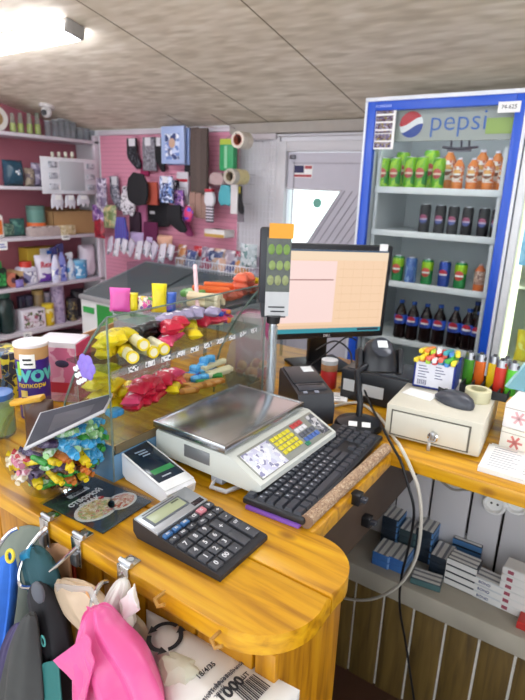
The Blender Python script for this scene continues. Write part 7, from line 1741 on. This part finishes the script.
# support under the package
t = thing('storage_crate', 'plain crate under the white printed package', 'crate', (A_.x, A_.y, 0), math.atan2(ux.y, ux.x)); b = MB(); b.box(.10, LW-.03, -DW+.02, -.02, 0, A_.z-.125, .01); b.build('crate_body', mat('6a5a44', .7), t)
b = MB(); b.box(.095, LW-.025, -DW+.015, -.015, A_.z-.15, A_.z-.126, .004); b.build('crate_rim', mat('7a6a50', .7), t)
# beige package and wooden block at the left, below the middle clamp
t = shell('bag_package', 'see-through package of beige cups beside the umbrellas', 'package', [(56, 66, 579), (52, 88, 584), (53, 100, 592), (58, 108, 602), (66, 112, 613), (80, 114, 622), (88, 114, 632)], .462, .02, mat('cbb59a', .35, 0, .15, 26), 'package_body', .003, 12)
loc = Vector(t.location); sheet(t, (yat(60, 590, .45), yat(88, 592, .45), yat(92, 604, .452), yat(64, 602, .452)), .001, mat('c8925a', .5), 'brown_band', .002)
sheet(t, (yat(54, 584, .447), yat(92, 588, .447), yat(104, 612, .449), yat(60, 606, .449)), .001, clear('f2f0ee', .4, .06, .25), 'clear_wrap', .004)
t = shell('paper_package', 'pale brown rough package behind the hooks under the counter', 'package', [(52, 66, 543), (40, 70, 550), (36, 71, 558), (42, 72, 570), (52, 73, 582), (56, 74, 596)], .50, .012, mat('c89a74', .6, 0, .14, 40), 'package_body', .002, 14)
p = yat(72, 556, .51); t = thing('ribbon', 'narrow dark red ribbon hanging under the middle clamp', 'ribbon', p); b = MB(); b.box(-.006, .006, -.003, .003, -.05, .02, .001); b.build('ribbon_strip', mat('9a3020', .6), t)
b = MB(); b.box(-.007, .007, -.004, .004, .016, .022, .001); b.build('ribbon_fold', mat('8a2a1c', .6), t)
# grey-green cloth bag at the far left behind the hooks
t = shell('cloth_bag', 'grey-green cloth bag behind the hooks at the left edge', 'bag', [(16, 44, 524), (2, 46, 540), (-10, 46, 560), (-16, 46, 590), (-16, 48, 640), (-16, 50, 720)], .495, .012, mat('7a8478', .7, 0, .1, 20), 'bag_body', .003, 22)
# folded umbrellas
def umbrella(label, poly, Y, c, c2, seed, th=.022):
    t = shell('folded_umbrella', label, 'umbrella', poly, Y, th, mat(c, .75, 0, .15, 30), 'canopy', .006, seed)
    return t
t = umbrella('bright blue folded umbrella with a yellow strap at the left edge', [(6, 12, 553), (-2, 14, 562), (-6, 15, 580), (-10, 13, 610), (-14, 8, 640), (-20, 2, 680)], .43, '2f6fd0', None, 31)
p = yat(10, 556, .425); lo = Vector(t.location); b = MB(); b.M = Matrix.Translation(p-lo) @ Matrix.Rotation(R_(70), 4, 'X'); b.ring(.010, .003, 18, 8); b.build('yellow_strap', mat('d8c83a', .5), t)
t = umbrella('teal folded umbrella behind the large hook', [(28, 34, 546), (24, 44, 552), (24, 52, 562), (28, 58, 574), (34, 60, 590), (40, 60, 610)], .462, '1f4a52', None, 33)
p = yat(28, 553, .455); lo = Vector(t.location); b = MB(); b.M = Matrix.Translation(p-lo); b.cyl((-.012, 0, -.012), (.012, 0, .006), .010, n=14); b.build('blue_handle', mat('2f8ab0', .4), t)
t = umbrella('black folded umbrella hanging from the large hook', [(32, 40, 582), (28, 48, 590), (34, 56, 604), (40, 64, 620), (44, 68, 640), (46, 72, 664), (48, 76, 700), (50, 80, 760)], .44, '1a1a1f', None, 35, .028)
lo = Vector(t.location); q = yat(43, 641, .408); b = MB(); b.M = Matrix.Translation(q-lo) @ Matrix.Rotation(PI/2, 4, 'X') @ Matrix.Diagonal((1, 1.6, 1, 1)); b.ring(.006, .0015, 18, 6); b.build('teal_emblem', mat('4fa8a4', .5), t)
q = yat(36, 594, .408); b = MB(); b.sph(q-lo+Vector((0, .004, 0)), (.016, .008, .02), 14); b.build('plastic_knob', clear('8a8e98', .4, .05, .45), t)
loc = lo; sheet(t, (yat(42, 664, .403), yat(58, 660, .403), yat(66, 740, .403), yat(46, 740, .403)), .002, mat('1f6a68', .7, 0, .1, 20), 'teal_panel', .004)
t = umbrella('charcoal folded umbrella in front at the left', [(26, 34, 612), (20, 36, 622), (14, 38, 636), (8, 40, 656), (2, 42, 680), (-6, 44, 720), (-8, 44, 760)], .40, '3a3c3c', None, 37, .022)
t = umbrella('violet folded umbrella peeking out behind the charcoal one', [(16, 24, 622), (8, 24, 634), (2, 22, 652), (-2, 20, 672), (-6, 16, 700)], .425, '4a4268', None, 39, .012)
# ================================================================ LIGHT
w = bpy.data.worlds.new('sky'); bpy.context.scene.world = w; w.use_nodes = True
bg = w.node_tree.nodes['Background']
bg.inputs['Color'].default_value = (.90, .95, 1, 1); bg.inputs['Strength'].default_value = 1.9
sc = bpy.context.scene
sc.view_settings.view_transform = 'Standard'; sc.view_settings.look = 'None'; sc.view_settings.gamma = 1; sc.view_settings.use_curve_mapping = False
sc.view_settings.exposure = EXPO
sc.cycles.use_denoising = True; sc.cycles.max_bounces = 8; sc.cycles.transparent_max_bounces = 24; sc.cycles.sample_clamp_indirect = 6
